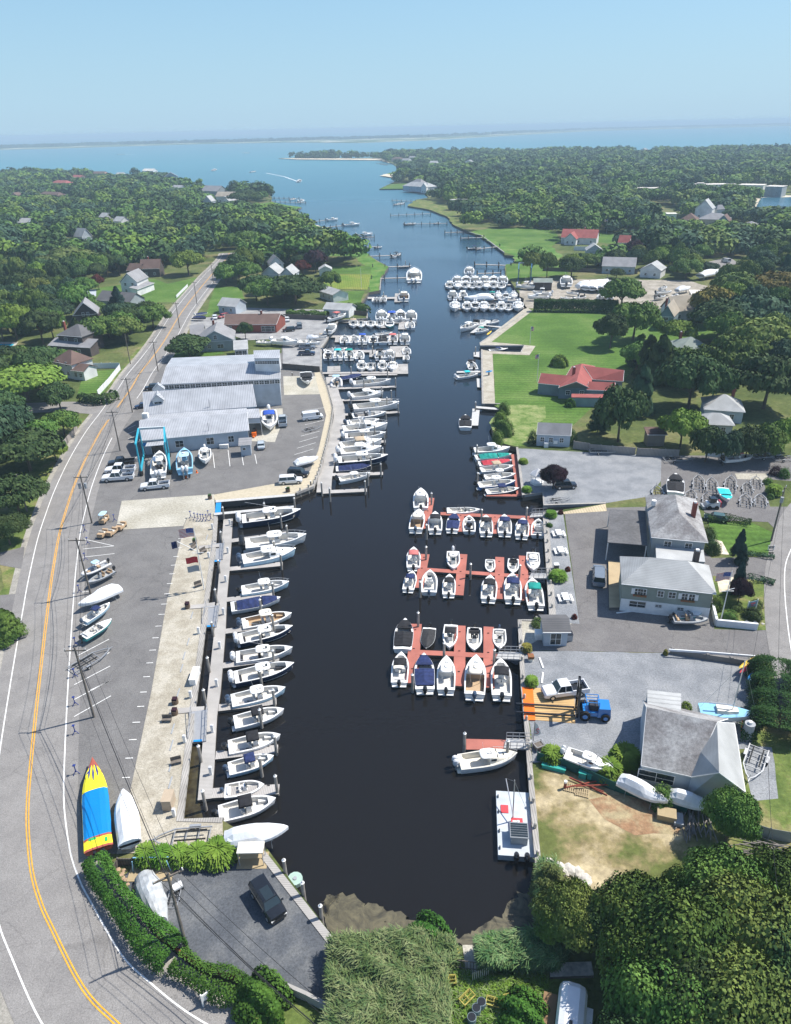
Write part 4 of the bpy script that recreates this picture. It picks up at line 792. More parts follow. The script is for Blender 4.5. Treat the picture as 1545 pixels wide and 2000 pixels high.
# ---- the bright patterned speedboat with a tarpaulin
def raceboat():
    r = thing('speedboat', 'long speedboat with red, yellow and bright blue patterned cover beside the road curve', 'boat')
    a, b_ = P(192,1656,LZ+1.3), P(180,1478,LZ+1.3); d = b_-a; L = d.length; B = 2.75
    r.location = ((a.x+b_.x)/2, (a.y+b_.y)/2, LZ); r.rotation_euler[2] = math.atan2(d.y, d.x)
    X = lambda t: (t-.5)*L; ts = [0,.1,.25,.4,.52,.62,.7,.77,.84,.9,.95,.985,1]
    hb = lambda t: max(.03, B/2*(1 if t < .5 else 1-((t-.5)/.5)**1.9))
    mr = pm('brick red cover', (.36,.09,.06), .6); my = pm('vivid yellow cover', (.80,.72,.03), .6); mbl = pm('vivid blue cover', (.0,.20,.52), .55, scale=.5, bump=.2); mg = pm('green trim', (.03,.42,.12), .5); mn = pm('dark blue trim', (.03,.05,.25), .5)
    mb = MB(); mb.use(my); rr = [[(X(t),hb(t),1.15),(X(t)-.5*t**5,hb(t)*.9,.7),(X(t)-1.0*t**5,0,.35+.5*t**6),(X(t)-.5*t**5,-hb(t)*.9,.7),(X(t),-hb(t),1.15)] for t in ts]
    k_ = ts.index(.84); mb.loft(rr[:k_+1], cap=False, closed=False); mb.use(mr); mb.loft(rr[k_:], cap=False, closed=False); mb.add(rr[0], [(0,1,2,3,4)]); mb.build('hull', None, r)
    mb = MB()
    def sec(t): h = .12+.22*math.sin(math.pi*min(1,t*1.1)); w = hb(t)+.015; return [(X(t),w,1.12),(X(t),w*.75,1.15+h*.7),(X(t),w*.35,1.15+h),(X(t),-w*.35,1.15+h),(X(t),-w*.75,1.15+h*.7),(X(t),-w,1.12)]
    for a_, b2, m in [(0,.02,mr),(.02,.1,my),(.1,.12,mr),(.12,.6,mbl),(.6,.79,my),(.79,1,mr)]:
        mb.use(m); tt = [a_+(b2-a_)*i/5 for i in range(6)]
        mb.loft([sec(t) for t in tt], cap=False, closed=False)
    cv = mb.build('cover', None, r)
    mb = MB(); mb.use(my)                      # yellow tongues running into the red bow
    for y0, t0, t1, w in ((.8,.76,.88,.2),(.3,.77,.9,.19),(-.3,.77,.9,.19),(-.8,.76,.88,.2)):
        pts_ = []
        for i in range(9):
            t = t0+(t1-t0)*i/8; ww = w*math.sin(math.pi*(i+2.2)/10.5); c = y0*hb(t)*.9; zz = 1.15+(.12+.22*math.sin(math.pi*min(1,t*1.1)))*(1-.55*abs(y0)**1.2)+.035
            pts_.append([(X(t),c+ww,zz-.02),(X(t),c,zz+.02),(X(t),c-ww,zz-.02)])
        mb.loft(pts_, cap=False, closed=False)
    mb.use(mn)
    for y0, y1, ta, tb in ((.55,.62,.74,.90),(-.55,-.62,.74,.90),(0,0,.70,.86),(.95,.75,.80,.84)):
        pts_ = []
        for i in range(7):
            t = ta+(tb-ta)*i/6; ww = .09*math.sin(math.pi*(i+.3)/6.6); c = (y0+(y1-y0)*i/6)*hb(t)*.85; zz = 1.15+(.12+.22*math.sin(math.pi*min(1,t*1.1)))*(1-.4*abs(y0))+.06
            pts_.append([(X(t),c+ww,zz),(X(t),c-ww,zz)])
        mb.loft(pts_, cap=False, closed=False)
    mb.use(mg)
    mb.box((X(.10),.5,1.30),(.3,.7,.06)); mb.box((X(.06),-.8,1.28),(.5,.25,.06)); mb.build('pattern', None, cv)
    mb = MB(); mb.box((X(.3),0,.0),(5,1.3,.6)); mb.box((X(.7),0,0),(2,.7,.6)); mb.build('cradle', C_['gray'], r)
    for s in (-.4,.4):
        mb = MB(); mb.box((X(0)-.25,s,.35),(.5,.3,.8),tx=.6); mb.build('stern_drive', C_['mblack'], r)
raceboat()
# ---- work barge
def barge():
    r = thing('work_barge', 'flat gray work barge with mast and two black motors against the right bulkhead', 'barge')
    a, b_ = P(1016,1672,.8), P(1008,1546,.8); d = b_-a; L = d.length; r.location = ((a.x+b_.x)/2-.05,(a.y+b_.y)/2,0); r.rotation_euler[2] = math.atan2(d.y,d.x)
    B = 4.3
    mb = MB(); mb.loft([[(x,B/2,.75),(x,B/2,z),(x,-B/2,z),(x,-B/2,.75)] for x, z in ((-L/2,-.3),(L/2-1,-.3),(L/2,.35))]); mb.build('hull', pm('pale gray deck paint', (.46,.50,.53), .6, scale=1, var=.1), r)
    mb = MB(); mb.box((-L*.23,.0,.75),(1.7,1.7,1.1)); w = mb.build('wheelhouse', pm('gray wheelhouse', (.3,.33,.35), .5), r)
    mb = MB(); mb.box((-L*.23,0,1.85),(1.9,1.9,.08)); mb.build('roof', pm('gray solar frame', (.22,.24,.26), .4), w)
    mb = MB()
    for i in range(6): mb.box((-L*.23-.2+(i*.28)-.5,0,1.94),(.2,1.7,.03))
    mb.build('solar_panel', C_['glass'], w)
    mb = MB(); mb.box((-L*.07,.1,.76),(1.5,1.2,.5)); q = mb.build('red_chest', pm('red sign paint', (.65,.06,.07), .5), r)
    mb = MB(); mb.box((-L*.07,-.02,1.265),(.9,.3,.02)); mb.box((-L*.07+.3,.3,1.265),(.2,.5,.02)); mb.build('lettering', C_['white'], q)
    mb = MB(); mb.box((L*.2,1.3,.76),(1.0,.8,.08)); mb.build('hatch', pm('red sign paint', (.65,.06,.07)), r)
    mb = MB(); mb.tube([(L*.02,.5,.75),(L*.06,.6,6.5)], .09, 6, r2=.05); mb.tube([(L*.02,.5,1.6),(L*.45,1.2,3.2)], .06, 5); mb.tube([(L*.06,.6,6.3),(L*.45,1.2,3.2)], .02, 4); mb.tube([(L*.06,.6,6.3),(-L*.15,-1.9,.8)], .02, 4); mb.build('mast', C_['metal'], r)
    for s in (-.7,.35):
        mb = MB(); c = -L/2-.35
        mb.loft([[(c+math.cos(q*math.pi/5)*a_, s+math.sin(q*math.pi/5)*w_, z) for q in range(10)] for z, a_, w_ in ((.7,.25,.2),(.9,.45,.3),(1.4,.42,.28),(1.65,.2,.15))]); m = mb.build('outboard_motor', C_['mblack'], r)
        mb = MB(); mb.box((c,s,-.4),(.25,.2,1.2)); mb.build('lower_unit', C_['mblack'], m)
    mb = MB()
    for x in (-L*.4,-L*.15,L*.15,L*.4):
        for s in (-1,1): mb.box((x,s*(B/2-.2),.75),(.35,.12,.18))
    mb.build('cleats', C_['mblack'], r)
barge()
# ---- sailboat on land, travel lift
def sailboat():
    r = thing('sailboat', 'pale blue decked sailboat standing on land behind the gray roofed workshop', 'sailboat')
    a, b_ = P(1366,1384,LZ+1.8), P(1476,1396,LZ+1.8); d = b_-a; L = d.length; B = 2.5; r.location = ((a.x+b_.x)/2,(a.y+b_.y)/2,LZ); r.rotation_euler[2] = math.atan2(d.y,d.x)
    X = lambda t: (t-.5)*L; hb = lambda t: B/2*max(.03,math.sin(math.pi*min(1,(t*.72+.28)))**.7)
    ts = [0,.1,.25,.4,.55,.7,.82,.92,1]
    mb = MB(); rr = [[(X(t),hb(t),1.8+.2*t),(X(t),hb(t)*.9,1.2),(X(t)-.4*t,0,.85+.5*t**4),(X(t),-hb(t)*.9,1.2),(X(t),-hb(t),1.8+.2*t)] for t in ts]
    mb.loft(rr, cap=False, closed=False); mb.add(rr[0], [(0,1,2,3,4)]); mb.build('hull', C_['white'], r)
    mb = MB(); mb.loft([[(X(t),hb(t)*.97,1.8+.2*t),(X(t),0,1.88+.2*t),(X(t),-hb(t)*.97,1.8+.2*t)] for t in ts], cap=False, closed=False); mb.build('deck', C_['lblue'], r)
    mb = MB(); mb.loft([[(X(t),B*w,1.9),(X(t),B*w*.8,2.3),(X(t),-B*w*.8,2.3),(X(t),-B*w,1.9)] for t, w in ((.3,.28),(.5,.28),(.68,.18))]); mb.build('cabin', C_['cream'], r)
    mb = MB(); mb.tube([(X(.58),0,1.9),(X(.58),0,9.6)], .07, 6); mb.tube([(X(.56),0,2.9),(X(.15),0,2.9)], .09, 6); mb.tube([(X(.58),0,9.5),(X(1),0,2)], .015, 3); mb.tube([(X(.58),0,9.5),(X(0),0,2)], .015, 3); mb.build('mast', C_['metal'], r)
    mb = MB(); mb.box((X(.5),0,.1),(1.6,.2,1.0)); mb.build('keel', C_['gray'], r)
    mb = MB()
    for t in (.25,.75):
        for s in (-1,1): mb.tube([(X(t),s*.8,1.4),(X(t),s*1.4,0)], .05, 4)
    mb.build('stand', C_['orange'], r)
sailboat()
def travel_lift(corners, z, h, label, col):
    """corners: px of the four feet (front-left, front-right, back-right, back-left)"""
    f = [P(*q, LZ) for q in corners]; c = (f[0]+f[1]+f[2]+f[3])/4
    r = thing('travel_lift', label, 'boat lift', c); f = [q-c for q in f]
    for i, q in enumerate(f):
        mb = MB(); mb.tube([(q.x,q.y,.5),(q.x*.97,q.y,h)], .2, 4); l = mb.build('leg', col, r)
        mb = MB(); mb.tube([(q.x-.25,q.y,.55),(q.x+.25,q.y,.55)], .55, 12); mb.build('wheel', C_['rubber'], l)
    for a, b_ in ((0,3),(1,2)):
        for zz in (h, .9):
            mb = MB(); mb.tube([(f[a].x,f[a].y,zz),(f[b_].x,f[b_].y,zz)], .25, 4); mb.build('side_beam', col, r)
    mb = MB(); mb.tube([(f[3].x,f[3].y,h),(f[2].x,f[2].y,h)], .3, 4); mb.build('cross_beam', pm('gray lift beam', (.5,.55,.57), .5), r)
    for s in (.35,.7):
        mb = MB(); a, b_ = f[0].lerp(f[3], s), f[1].lerp(f[2], s)
        mb.tube([(a.x,a.y,h),(a.x*.6,a.y,.7),(b_.x*.6,b_.y,.7),(b_.x,b_.y,h)], .05, 4); mb.build('sling', C_['cblack'], r)
M_LIFT = pm('turquoise lift paint', (.03,.36,.48), .45)
travel_lift([(277,929),(333,926),(331,893),(282,896)], LZ, 7.2, 'turquoise travel lift straddling a white boat in front of the gray shed', M_LIFT)
travel_lift([(1011,560),(1036,558),(1037,545),(1012,546)], LZ, 7.5, 'blue travel lift at the quay of the right marina', pm('dark blue lift paint', (.04,.14,.28), .45))
# ---- empty trailers
def trailer(tail, nose, label, grp=None, z=LZ, kind='galv', axles=1):
    a, b_ = P(*tail, z+.5), P(*nose, z+.5); d = b_-a; d.z = 0
    root, new = proto('trailer'+kind+str(axles), lambda: make_trailer(8, kind, axles)); s = d.length/8
    root.location = ((a.x+b_.x)/2,(a.y+b_.y)/2,z); root.rotation_euler[2] = math.atan2(d.y,d.x); root.scale = (s,min(1,s*1.3),min(1,s*1.2)); tag(root, label, 'trailer', grp)
trailer(c7(125,1110), c7(370,965), 'empty boat trailer parked across the painted lines by the road')
trailer((412,1631), (290,1640), 'empty twin axle trailer with black bunks on the shell strip', axles=2)
c4 = lambda x, y: (1020+x/2.943, 860+y/2.943)
for i, (a, b_) in enumerate([((785,325),(770,250)),((965,345),(975,275)),((1015,285),(1015,190)),((1065,355),(1058,295)),((1095,300),(1088,205)),((1195,290),(1203,195)),((1285,375),(1285,300)),((1372,375),(1370,300)),((1300,300),(1290,235)),((1345,265),(1345,200))]):
    trailer(c4(*a), c4(*b_), ['empty trailer at the back corner of the hip roofed office','empty trailer right of the white open boat','empty trailer in the far row behind the office, left one','empty trailer just behind the skid steer','empty trailer in the far row behind the office, middle one','empty trailer beyond the aqua covered boat','empty trailer in the near right corner of the trailer yard','empty trailer beside the white railing of the trailer yard','dark trailer left of the sand oval','empty trailer nearest the sand oval'][i], 'empty trailers in the yard behind the office')
boat('covK2', c4(880,310), c4(880,205), 'white boat with black seats parked among the empty trailers', z=LZ, h=1.3)
HULLS['aq'] = dict(L=6,B=2.3,fb=.7,cover=('cockpit','aqua'),n=0)
boat('aq', c4(1150,275), c4(1185,350), 'white boat with aqua cover parked among the empty trailers', z=LZ, h=1.3)
for i, (a, b_) in enumerate([((385,60),(560,62)),((815,110),(990,105)),((1320,95),(1500,80)),((1440,105),(1600,95)),((650,60),(720,75)),((150,345),(280,330))]):
    trailer(c4(*a), c4(*b_), ['empty trailer by the fence behind the gravel lot','empty trailer under the trees left of the red topped boat','dark trailer under the trees right of the red topped boat','rusty trailer at the right edge of the tree line','trailer loaded with scrap beside the fence','small trailer on the gravel beside the ramp wall'][i], 'trailers along the fence')
boat('ccsTr', c4(1160,105), c4(1325,92), 'white boat with red canvas top on a trailer under the trees', z=LZ, h=1.4)
boat('wrap', c4(1055,70), c4(1165,85), 'gray tarp covered boat left of the red topped boat', z=LZ, h=1.4)
c6 = lambda x, y: (1000+x/2.835, 1240+y/2.835)
trailer(c6(1370,620), c6(1310,810), 'empty trailer with brown fenders standing right of the workshop', axles=2)
boat('wrap', c6(600,770), c6(868,905), 'white wrapped boat in front of the workshop, left one', z=LZ, h=2)
boat('wrap', c6(880,850), c6(1120,925), 'white wrapped boat with a high peak in front of the workshop, right one', z=LZ, h=2.2)
boat('pilW', c6(300,640), c6(560,735), 'old white cabin boat with railings stored in front of the workshop yard', z=LZ, h=1.8)
boat('jon', c4(865,1030), c4(1065,1035), 'gray aluminium boat parked along the white wall of the dock office', z=LZ, h=1.0)
boat('skg', c4(880,1000), c4(1035,990), 'small boat with tan cover stacked beside the white wall', z=LZ, h=1.3)
# ================================================================ VEHICLES
def paint(name, col): return mat('paint '+name, col, .22, .04, 1.0, spec=.6, coat=.6)
V_ = dict(white=paint('white', (.74,.75,.76)), black=paint('black', (.010,.011,.013)), silver=paint('silver', (.42,.47,.51)), navy=paint('navy', (.012,.025,.07)), gray=paint('gray', (.16,.19,.23)), red=paint('red', (.35,.02,.02)), green=paint('dark green', (.05,.10,.09)), blue=paint('blue', (.02,.2,.55)))
def rr_section(x, w, z0, z1, ch=.12):
    return [(x,w-.05,z0),(x,w,z0+.15),(x,w,z1-ch*1.4),(x,w-ch,z1-.02),(x,w*.5,z1+.02),(x,-w*.5,z1+.02),(x,-w+ch,z1-.02),(x,-w,z1-ch*1.4),(x,-w,z0+.15),(x,-w+.05,z0)]
def make_car(kind, col):
    r = bpy.data.objects.new('parked_car', None); SC.collection.objects.link(r)
    spec = dict(suv=(4.9,.95,[(0,.72,.75),(.03,.90,.98),(.15,.94,1.02),(.30,.95,1.08),(.96,.93,1.08),(1,.86,.95)],(.24,.99,1.75)),
                car=(4.5,.90,[(0,.66,.6),(.03,.84,.72),(.15,.88,.8),(.30,.90,.9),(.85,.88,.95),(.97,.84,.85),(1,.75,.7)],(.27,.86,1.42)),
                van=(5.4,1.0,[(0,.72,.8),(.03,.92,1.05),(.12,.97,1.2),(.2,1.0,1.3),(.97,.99,1.3),(1,.95,1.2)],(.13,1.0,2.1)),
                pickup=(5.9,1.0,[(0,.76,.8),(.03,.94,1.05),(.12,.98,1.12),(.28,1.0,1.16),(.99,1.0,1.12),(1,.97,1.05)],(.25,.62,1.9)))[kind]
    L, hw, secs, (c0, c1, ht) = spec; X = lambda t: L/2-t*L       # front of the car along +x
    mb = MB()
    if kind == 'pickup':
        mb.loft([rr_section(X(t),w,.38,z) for t, w, z in secs if t < .5]+[rr_section(X(.62),1.0,.38,1.16)])
        for s in (1,-1): mb.box((X(.81),s*.93,.4),(L*.38,.12,.75))
        mb.box((X(.985),0,.4),(.1,1.85,.72)); mb.box((X(.81),0,.42),(L*.37,1.8,.25))
    else: mb.loft([rr_section(X(t),w,.35,z) for t, w, z in secs])
    mb.build('body', V_[col], r)
    zb = 1.06 if kind in ('suv','pickup') else (1.25 if kind == 'van' else .88)
    w0, w1 = hw*.93, hw*.74 if kind != 'van' else hw*.86; fr = .10 if kind != 'van' else .07; bk = .04
    mb = MB(); mb.add([(X(c0),w0,zb),(X(c0),-w0,zb),(X(c1),-w0,zb),(X(c1),w0,zb),(X(c0+fr),w1,ht-.04),(X(c0+fr),-w1,ht-.04),(X(c1-bk),-w1,ht-.04),(X(c1-bk),w1,ht-.04)], [(0,1,5,4),(1,2,6,5),(2,3,7,6),(3,0,4,7),(4,5,6,7),(3,2,1,0)])
    mb.build('windows', C_['glass'], r)
    mb = MB(); mb.slab((X(c0+fr)+X(c1-bk))/2,0,ht-.05,(c1-c0-fr-bk)*L*1.02,w1*2.06,.06,p=6)
    roof = mb.build('roof', V_[col], r)
    mb = MB()
    for t in ([c0+fr+.0,(c0+c1)/2+.02,c1-bk] if kind != 'van' else [c0+.1]):
        for s in (1,-1):
            tb = c0 if t == c0+fr else (c1 if t == c1-bk else t); mb.tube([(X(tb),s*(w0+.01),zb-.02),(X(t),s*(w1+.01),ht-.02)], .05, 4)
    if kind == 'van':
        for s in (1,-1): mb.add([(X(.34),s*(w0+.02),zb-.05),(X(.985),s*(w0+.02),zb-.05),(X(.97),s*(w1+.03),ht-.03),(X(.36),s*(w1+.03),ht-.03)], [(0,1,2,3)])
    mb.tube([(X(c1-bk),w1,ht-.03),(X(c0+fr),w1,ht-.03),(X(c0+fr),-w1,ht-.03),(X(c1-bk),-w1,ht-.03)], .05, 4)
    mb.build('pillars', V_[col], roof)
    if kind == 'suv' and col == 'black':
        mb = MB(); mb.box((X(.5),0,ht+.012),(1.5,w1*1.3,.02)); mb.build('sunroof', C_['glass'], roof)
    for t in (.17,.80):
        for s in (1,-1):
            R = .39 if kind != 'car' else .33
            mb = MB(); mb.tube([(X(t),s*(hw-.22),R),(X(t),s*(hw+.01),R)], R, 14); wh = mb.build('wheel', C_['rubber'], r)
            mb = MB(); mb.tube([(X(t),s*(hw-.0),R),(X(t),s*(hw+.03),R)], R*.58, 10); mb.build('rim', C_['metal'], wh)
    for s in (1,-1):
        mb = MB(); mb.box((X(.02),s*hw*.68,secs[0][2]-.12),(.16,.36,.16)); mb.build('headlight', C_['white'], r)
        mb = MB(); mb.box((X(.985),s*hw*.84,secs[-1][2]-.28),(.12,.16,.22)); mb.build('tail_light', V_['red'], r)
        mb = MB(); mb.box((X(c0+.035),s*(hw+.1),zb-.02),(.14,.22,.16)); mb.build('mirror', V_[col], r)
    mb = MB(); mb.box((X(.0),0,.5),(.06,hw*1.1,.2)); mb.build('grille', C_['mblack'], r)
    if kind == 'pickup': mb = MB(); mb.box((X(.81),0,.675),(L*.36,1.72,.02)); mb.build('bed_liner', C_['mblack'], r)
    return r
def car(kind, col, rear, front, label, grp=None, cat=None, name=None, z=LZ+.07):
    a, b_ = P(*rear, LZ+.8), P(*front, LZ+.8); d = b_-a; d.z = 0
    L0 = dict(suv=4.9,car=4.5,van=5.4,pickup=5.9)[kind]; root, new = proto(('car',kind,col), lambda: make_car(kind, col))
    s = min(1.12, max(.92, d.length/L0)); root.location = ((a.x+b_.x)/2,(a.y+b_.y)/2,z); root.rotation_euler[2] = math.atan2(d.y,d.x); root.scale = (s,(s+1)/2,(s+1)/2)
    root.name = name or dict(suv='parked_suv',car='parked_car',van='parked_van',pickup='pickup_truck')[kind]
    tag(root, label, cat or dict(suv='car',car='car',van='van',pickup='pickup truck')[kind], grp); return root
G1 = 'vehicles parked in the boatyard lot'
c40 = lambda x, y: (x/3.8625, 600+y/3.8625)
car('pickup','black',c40(1018,1158),c40(812,1178),'black pickup in the row beside the road, farthest of three',G1)
car('pickup','white',c40(1022,1215),c40(792,1228),'white pickup between the black pickup and another white pickup',G1)
car('pickup','white',c40(1012,1270),c40(768,1288),'white pickup nearest the camera in the row of three beside the road',G1)
car('pickup','white',c40(1280,1330),c40(1057,1352),'white pickup alone on open asphalt below the travel lift',G1)
car('suv','black',c40(1215,598),c40(1090,608),'black car parked between the road and the tall gray shed',G1)
car('car','navy',c40(1110,735),c40(1040,742),'dark blue car half hidden by the corner of the middle shed',G1)
car('van','white',c5(1312,835),c5(1470,815),'white van parked near the bend of the seawall walkway',G1)
car('car','silver',c5(1003,1060),c5(1003,1005),'silver car beside the small gray annex',G1)
car('pickup','silver',c5(1168,893),c5(1165,820),'light gray pickup parked beside the boat with royal blue top',G1)
car('suv','black',c5(1210,1240),c5(1362,1252),'dark car parked just behind the white car at the seawall corner',G1)
car('suv','white',c5(1137,1308),c5(1315,1296),'white station wagon style car at the seawall corner',G1)
car('pickup','gray',c5(1295,300),c5(1410,298),'gray blue pickup in the upper lot, farther of two',G1)
car('pickup','navy',c5(1286,345),c5(1412,343),'navy pickup in the upper lot, nearer of two',G1)
car('car','white',c5(1200,102),c5(1195,75),'white car parked behind the dark red roofed building')
car('suv','gray',c5(1295,160),c5(1290,118),'gray car in the middle of the upper lot')
car('suv','black',c5(1240,165),c5(1185,170),'dark car with tan hood cover in the upper lot')
car('suv','red',c5(735,62),c5(700,70),'red car at the left end of the dark red roofed building')
car('car','white',c5(655,85),c5(655,60),'white car on the driveway left of the dark red roofed building')
car('suv','black',(501,1722),(546,1793),'black car with glass roof alone on the dark slate lot')
car('pickup','white',(1146,1340),(1060,1352),'white pickup parked diagonally beside the blue forklift')
car('suv','black',(1084,947),(1124,945),'black car under the purple tree at the gravel lot')
car('car','green',(1420,1012),(1379,1006),'dark green car behind the low hedge of the office')
car('suv','gray',(1237,712),(1237,700),'blue gray car at the end of the red roofed house driveway')
car('van','white',(1425,511),(1411,508),'white camper van on the road between distant trees')
car('suv','gray',(1170,1145),(1170,1103),'dark open backed car parked beside the wooden deck')
# ---- blue forklift with long forks
def forklift():
    r = thing('forklift', 'big blue boat forklift with long black forks over the wooden pad', 'forklift')
    a, b_ = P(1192,1388,LZ+.9), P(1130,1384,LZ+.9); d = b_-a; L = d.length; r.location = ((a.x+b_.x)/2,(a.y+b_.y)/2,LZ+.05); r.rotation_euler[2] = math.atan2(d.y,d.x)
    bl = V_['blue']
    mb = MB(); mb.box((-L*.28,0,.5),(L*.42,2.0,1.3),tx=.85,ty=.9); mb.box((L*.12,0,.5),(L*.5,1.7,.6)); mb.build('body', bl, r)
    mb = MB(); mb.box((L*.05,0,1.1),(1.0,1.0,.8)); mb.build('seat', C_['dseat'], r)
    mb = MB()
    for x in (-L*.1, L*.3):
        for s in (-.75,.75): mb.tube([(x,s,1.1),(x,s,2.6)], .06, 4)
    for s in (-.75,-.25,.25,.75): mb.tube([(-L*.1,s,2.6),(L*.3,s,2.6)], .05, 4)
    mb.tube([(-L*.1,-.75,2.6),(-L*.1,.75,2.6)], .06, 4); mb.tube([(L*.3,-.75,2.6),(L*.3,.75,2.6)], .06, 4); mb.build('roll_cage', bl, r)
    mb = MB()
    for s in (-.7,.7): mb.box((L/2+.2,s,.1),(.3,.25,5.2))
    for z in (.6,2.5,5.0): mb.box((L/2+.2,0,z),(.25,1.7,.3))
    mb.build('mast', C_['mblack'], r)
    for s in (-.75,.75):
        mb = MB(); mb.box((L/2+4.0,s,.28),(7.2,.22,.14)); mb.build('fork', C_['mblack'], r)
    for x, R in ((-L*.32,.55),(L*.32,.65)):
        for s in (-1,1):
            mb = MB(); mb.tube([(x,s*.8,R),(x,s*1.2,R)], R, 14); w = mb.build('wheel', C_['rubber'], r)
            mb = MB(); mb.tube([(x,s*1.18,R),(x,s*1.22,R)], R*.5, 10); mb.build('rim', bl, w)
forklift()
def skid():
    r = thing('skid_steer', 'white skid steer loader with red rear behind the hip roofed office', 'loader'); q = P(1390,992,LZ); r.location = q; r.rotation_euler[2] = math.pi*.98
    mb = MB(); mb.box((0,0,.4),(2.4,1.3,.9)); mb.build('body', V_['white'], r)
    mb = MB(); mb.box((.1,0,1.3),(1.3,1.1,.9),tx=.85); mb.build('cab', C_['glass'], r)
    mb = MB(); mb.box((-1.3,0,.5),(.3,1.3,1.0)); mb.build('engine_door', V_['red'], r)
    mb = MB()
    for s in (-.72,.72): mb.tube([(-1.1,s,1.5),(.6,s,1.2),(1.5,s,.5)], .09, 4)
    mb.box((1.7,0,.15),(.5,1.6,.5)); mb.build('loader_arm', C_['gray'], r)
    for x in (-.65,.65):
        for s in (-.75,.75):
            mb = MB(); mb.tube([(x,s-.12,.38),(x,s+.12,.38)], .38, 12); mb.build('wheel', C_['rubber'], r)
skid()
def golf(px, label, rz, topc):
    r = thing('golf_cart', label, 'golf cart', P(*px, LZ+.06), rz)
    mb = MB(); mb.box((0,0,.3),(2.3,1.1,.35)); mb.box((.95,0,.6),(.5,1.05,.4),tx=.7); mb.box((-.7,0,.6),(.8,1.05,.35)); mb.build('body', C_['tan'], r)
    mb = MB(); mb.box((0,0,.7),(.5,1.0,.2)); mb.box((-.3,0,.8),(.12,1.0,.45)); mb.build('seat', C_['cream'], r)
    if topc:
        mb = MB(); mb.slab(0,0,1.85,1.9,1.25,.08); t = mb.build('roof', C_[topc], r)
        mb = MB()
        for x in (-.8,.8):
            for s in (-.5,.5): mb.tube([(x,s,.6),(x*.95,s,1.88)], .03, 4)
        mb.build('posts', C_['mblack'], t)
    for x in (-.75,.75):
        for s in (-.5,.5): mb = MB(); mb.tube([(x,s-.08,.22),(x,s+.08,.22)], .22, 10); mb.build('wheel', C_['rubber'], r)
golf(c7(322,215), 'golf cart with pale roof beside the concrete apron', 1.5, 'sky')
golf(c7(370,290), 'open tan utility cart with dark seats beside the concrete apron', 1.3, None)
golf(c7(425,255), 'open tan utility cart nearest the concrete apron', 1.4, None)
golf(c7(315,300), 'tan and blue utility cart in front of the pale roofed golf cart', 1.4, None)
def caravan():
    r = thing('camping_trailer', 'rounded white box trailer with open side boards at the bottom edge', 'trailer'); a, b_ = P(1112,2025,LZ+2), P(1122,1918,LZ+2); d = b_-a; L = d.length; r.location = ((a.x+b_.x)/2,(a.y+b_.y)/2,LZ); r.rotation_euler[2] = math.atan2(d.y,d.x)
    n = 8; rr = []
    for x, k in ((-L/2,.80),(-L/2+.2,.93),(-L/2+.6,1),(L/2-.6,1),(L/2-.2,.93),(L/2,.82)):
        rr.append([(x,1.15*k,.5),(x,1.15*k,1.7*k),(x,.95*k,2.15*k),(x,.5*k,2.38*k),(x,-.5*k,2.38*k),(x,-.95*k,2.15*k),(x,-1.15*k,1.7*k),(x,-1.15*k,.5)])
    mb = MB(); mb.loft(rr); mb.build('body', V_['white'], r, smooth=False)
    mb = MB(); mb.box((-.3,-1.45,.9),(L*.62,.5,.08)); mb.build('awning', C_['white'], r)
    mb = MB(); mb.box((.2,1.75,.6),(L*.6,1.1,.06)); mb.box((-1.2,1.9,.4),(L*.3,1.2,.06)); mb.build('side_board', pm('brown plywood', (.24,.15,.08), .8), r)
    for s in (-1.1,1.1): mb = MB(); mb.tube([(0,s-.1,.35),(0,s+.1,.35)], .35, 12); mb.build('wheel', C_['rubber'], r)
    mb = MB(); mb.box((-L*.32,0,2.38),(.5,.25,.06)); mb.build('roof_vent', C_['mblack'], r)
caravan()
# ================================================================ DOCKS, PILINGS, SEAWALLS
D_GRAY = stripes('weathered deck boards', (.40,.385,.365), (.16,.155,.15), 1.6, .85, 'Y', world=True, noise=.3)
D_GRAY2 = stripes('weathered finger boards', (.42,.40,.38), (.17,.16,.155), 1.6, .85, 'X', world=True, noise=.3)
D_RED = stripes('red composite deck', (.42,.145,.11), (.22,.08,.06), 2.4, .7, 'Y', world=True, noise=.1)
D_RED2 = stripes('red composite cross deck', (.42,.145,.11), (.22,.08,.06), 2.4, .7, 'X', world=True, noise=.1)
D_PALE = pm('pale gray float', (.47,.47,.46), .8, var=.1)
D_EDGE = pm('dark float edge', (.10,.09,.08), .9)
def deck(nm, pix, m, z, th, parent=None, inv=None, world=False):
    pts = [Vector(q) for q in pix] if world else [P(*q, z) for q in pix]
    if inv is not None: pts = [inv @ p for p in pts]
    a = sum(pts[i].x*pts[(i+1)%len(pts)].y-pts[(i+1)%len(pts)].x*pts[i].y for i in range(len(pts)))
    if a < 0: pts.reverse()
    zz = pts[0].z; n = len(pts)
    mb = MB(); mb.use(m); mb.add([(p.x,p.y,zz) for p in pts], [tuple(range(n))]); mb.use(D_EDGE)
    mb.add([(p.x,p.y,zz) for p in pts]+[(p.x,p.y,zz-th) for p in pts], [(i,n+i,n+(i+1)%n,(i+1)%n) for i in range(n)]+[tuple(range(2*n-1,n-1,-1))])
    return mb.build(nm, None, parent)
def barq(a, b_, w, z):
    A, B = P(*a, z), P(*b_, z); d = (B-A); d.z = 0; n = Vector((-d.y,d.x,0)).normalized()*w/2
    return [A+n, A-n, B-n, B+n]
def cleats(par, a, b_, z, w, n=3):
    mb = MB(); A, B = P(*a, z), P(*b_, z)
    for i in range(n):
        q = A.lerp(B, (i+.5)/n); mb.box((q.x,q.y+w*.4,z),(.3,.08,.1))
    mb.build('cleat', C_['mblack'], par)
DZ = .48
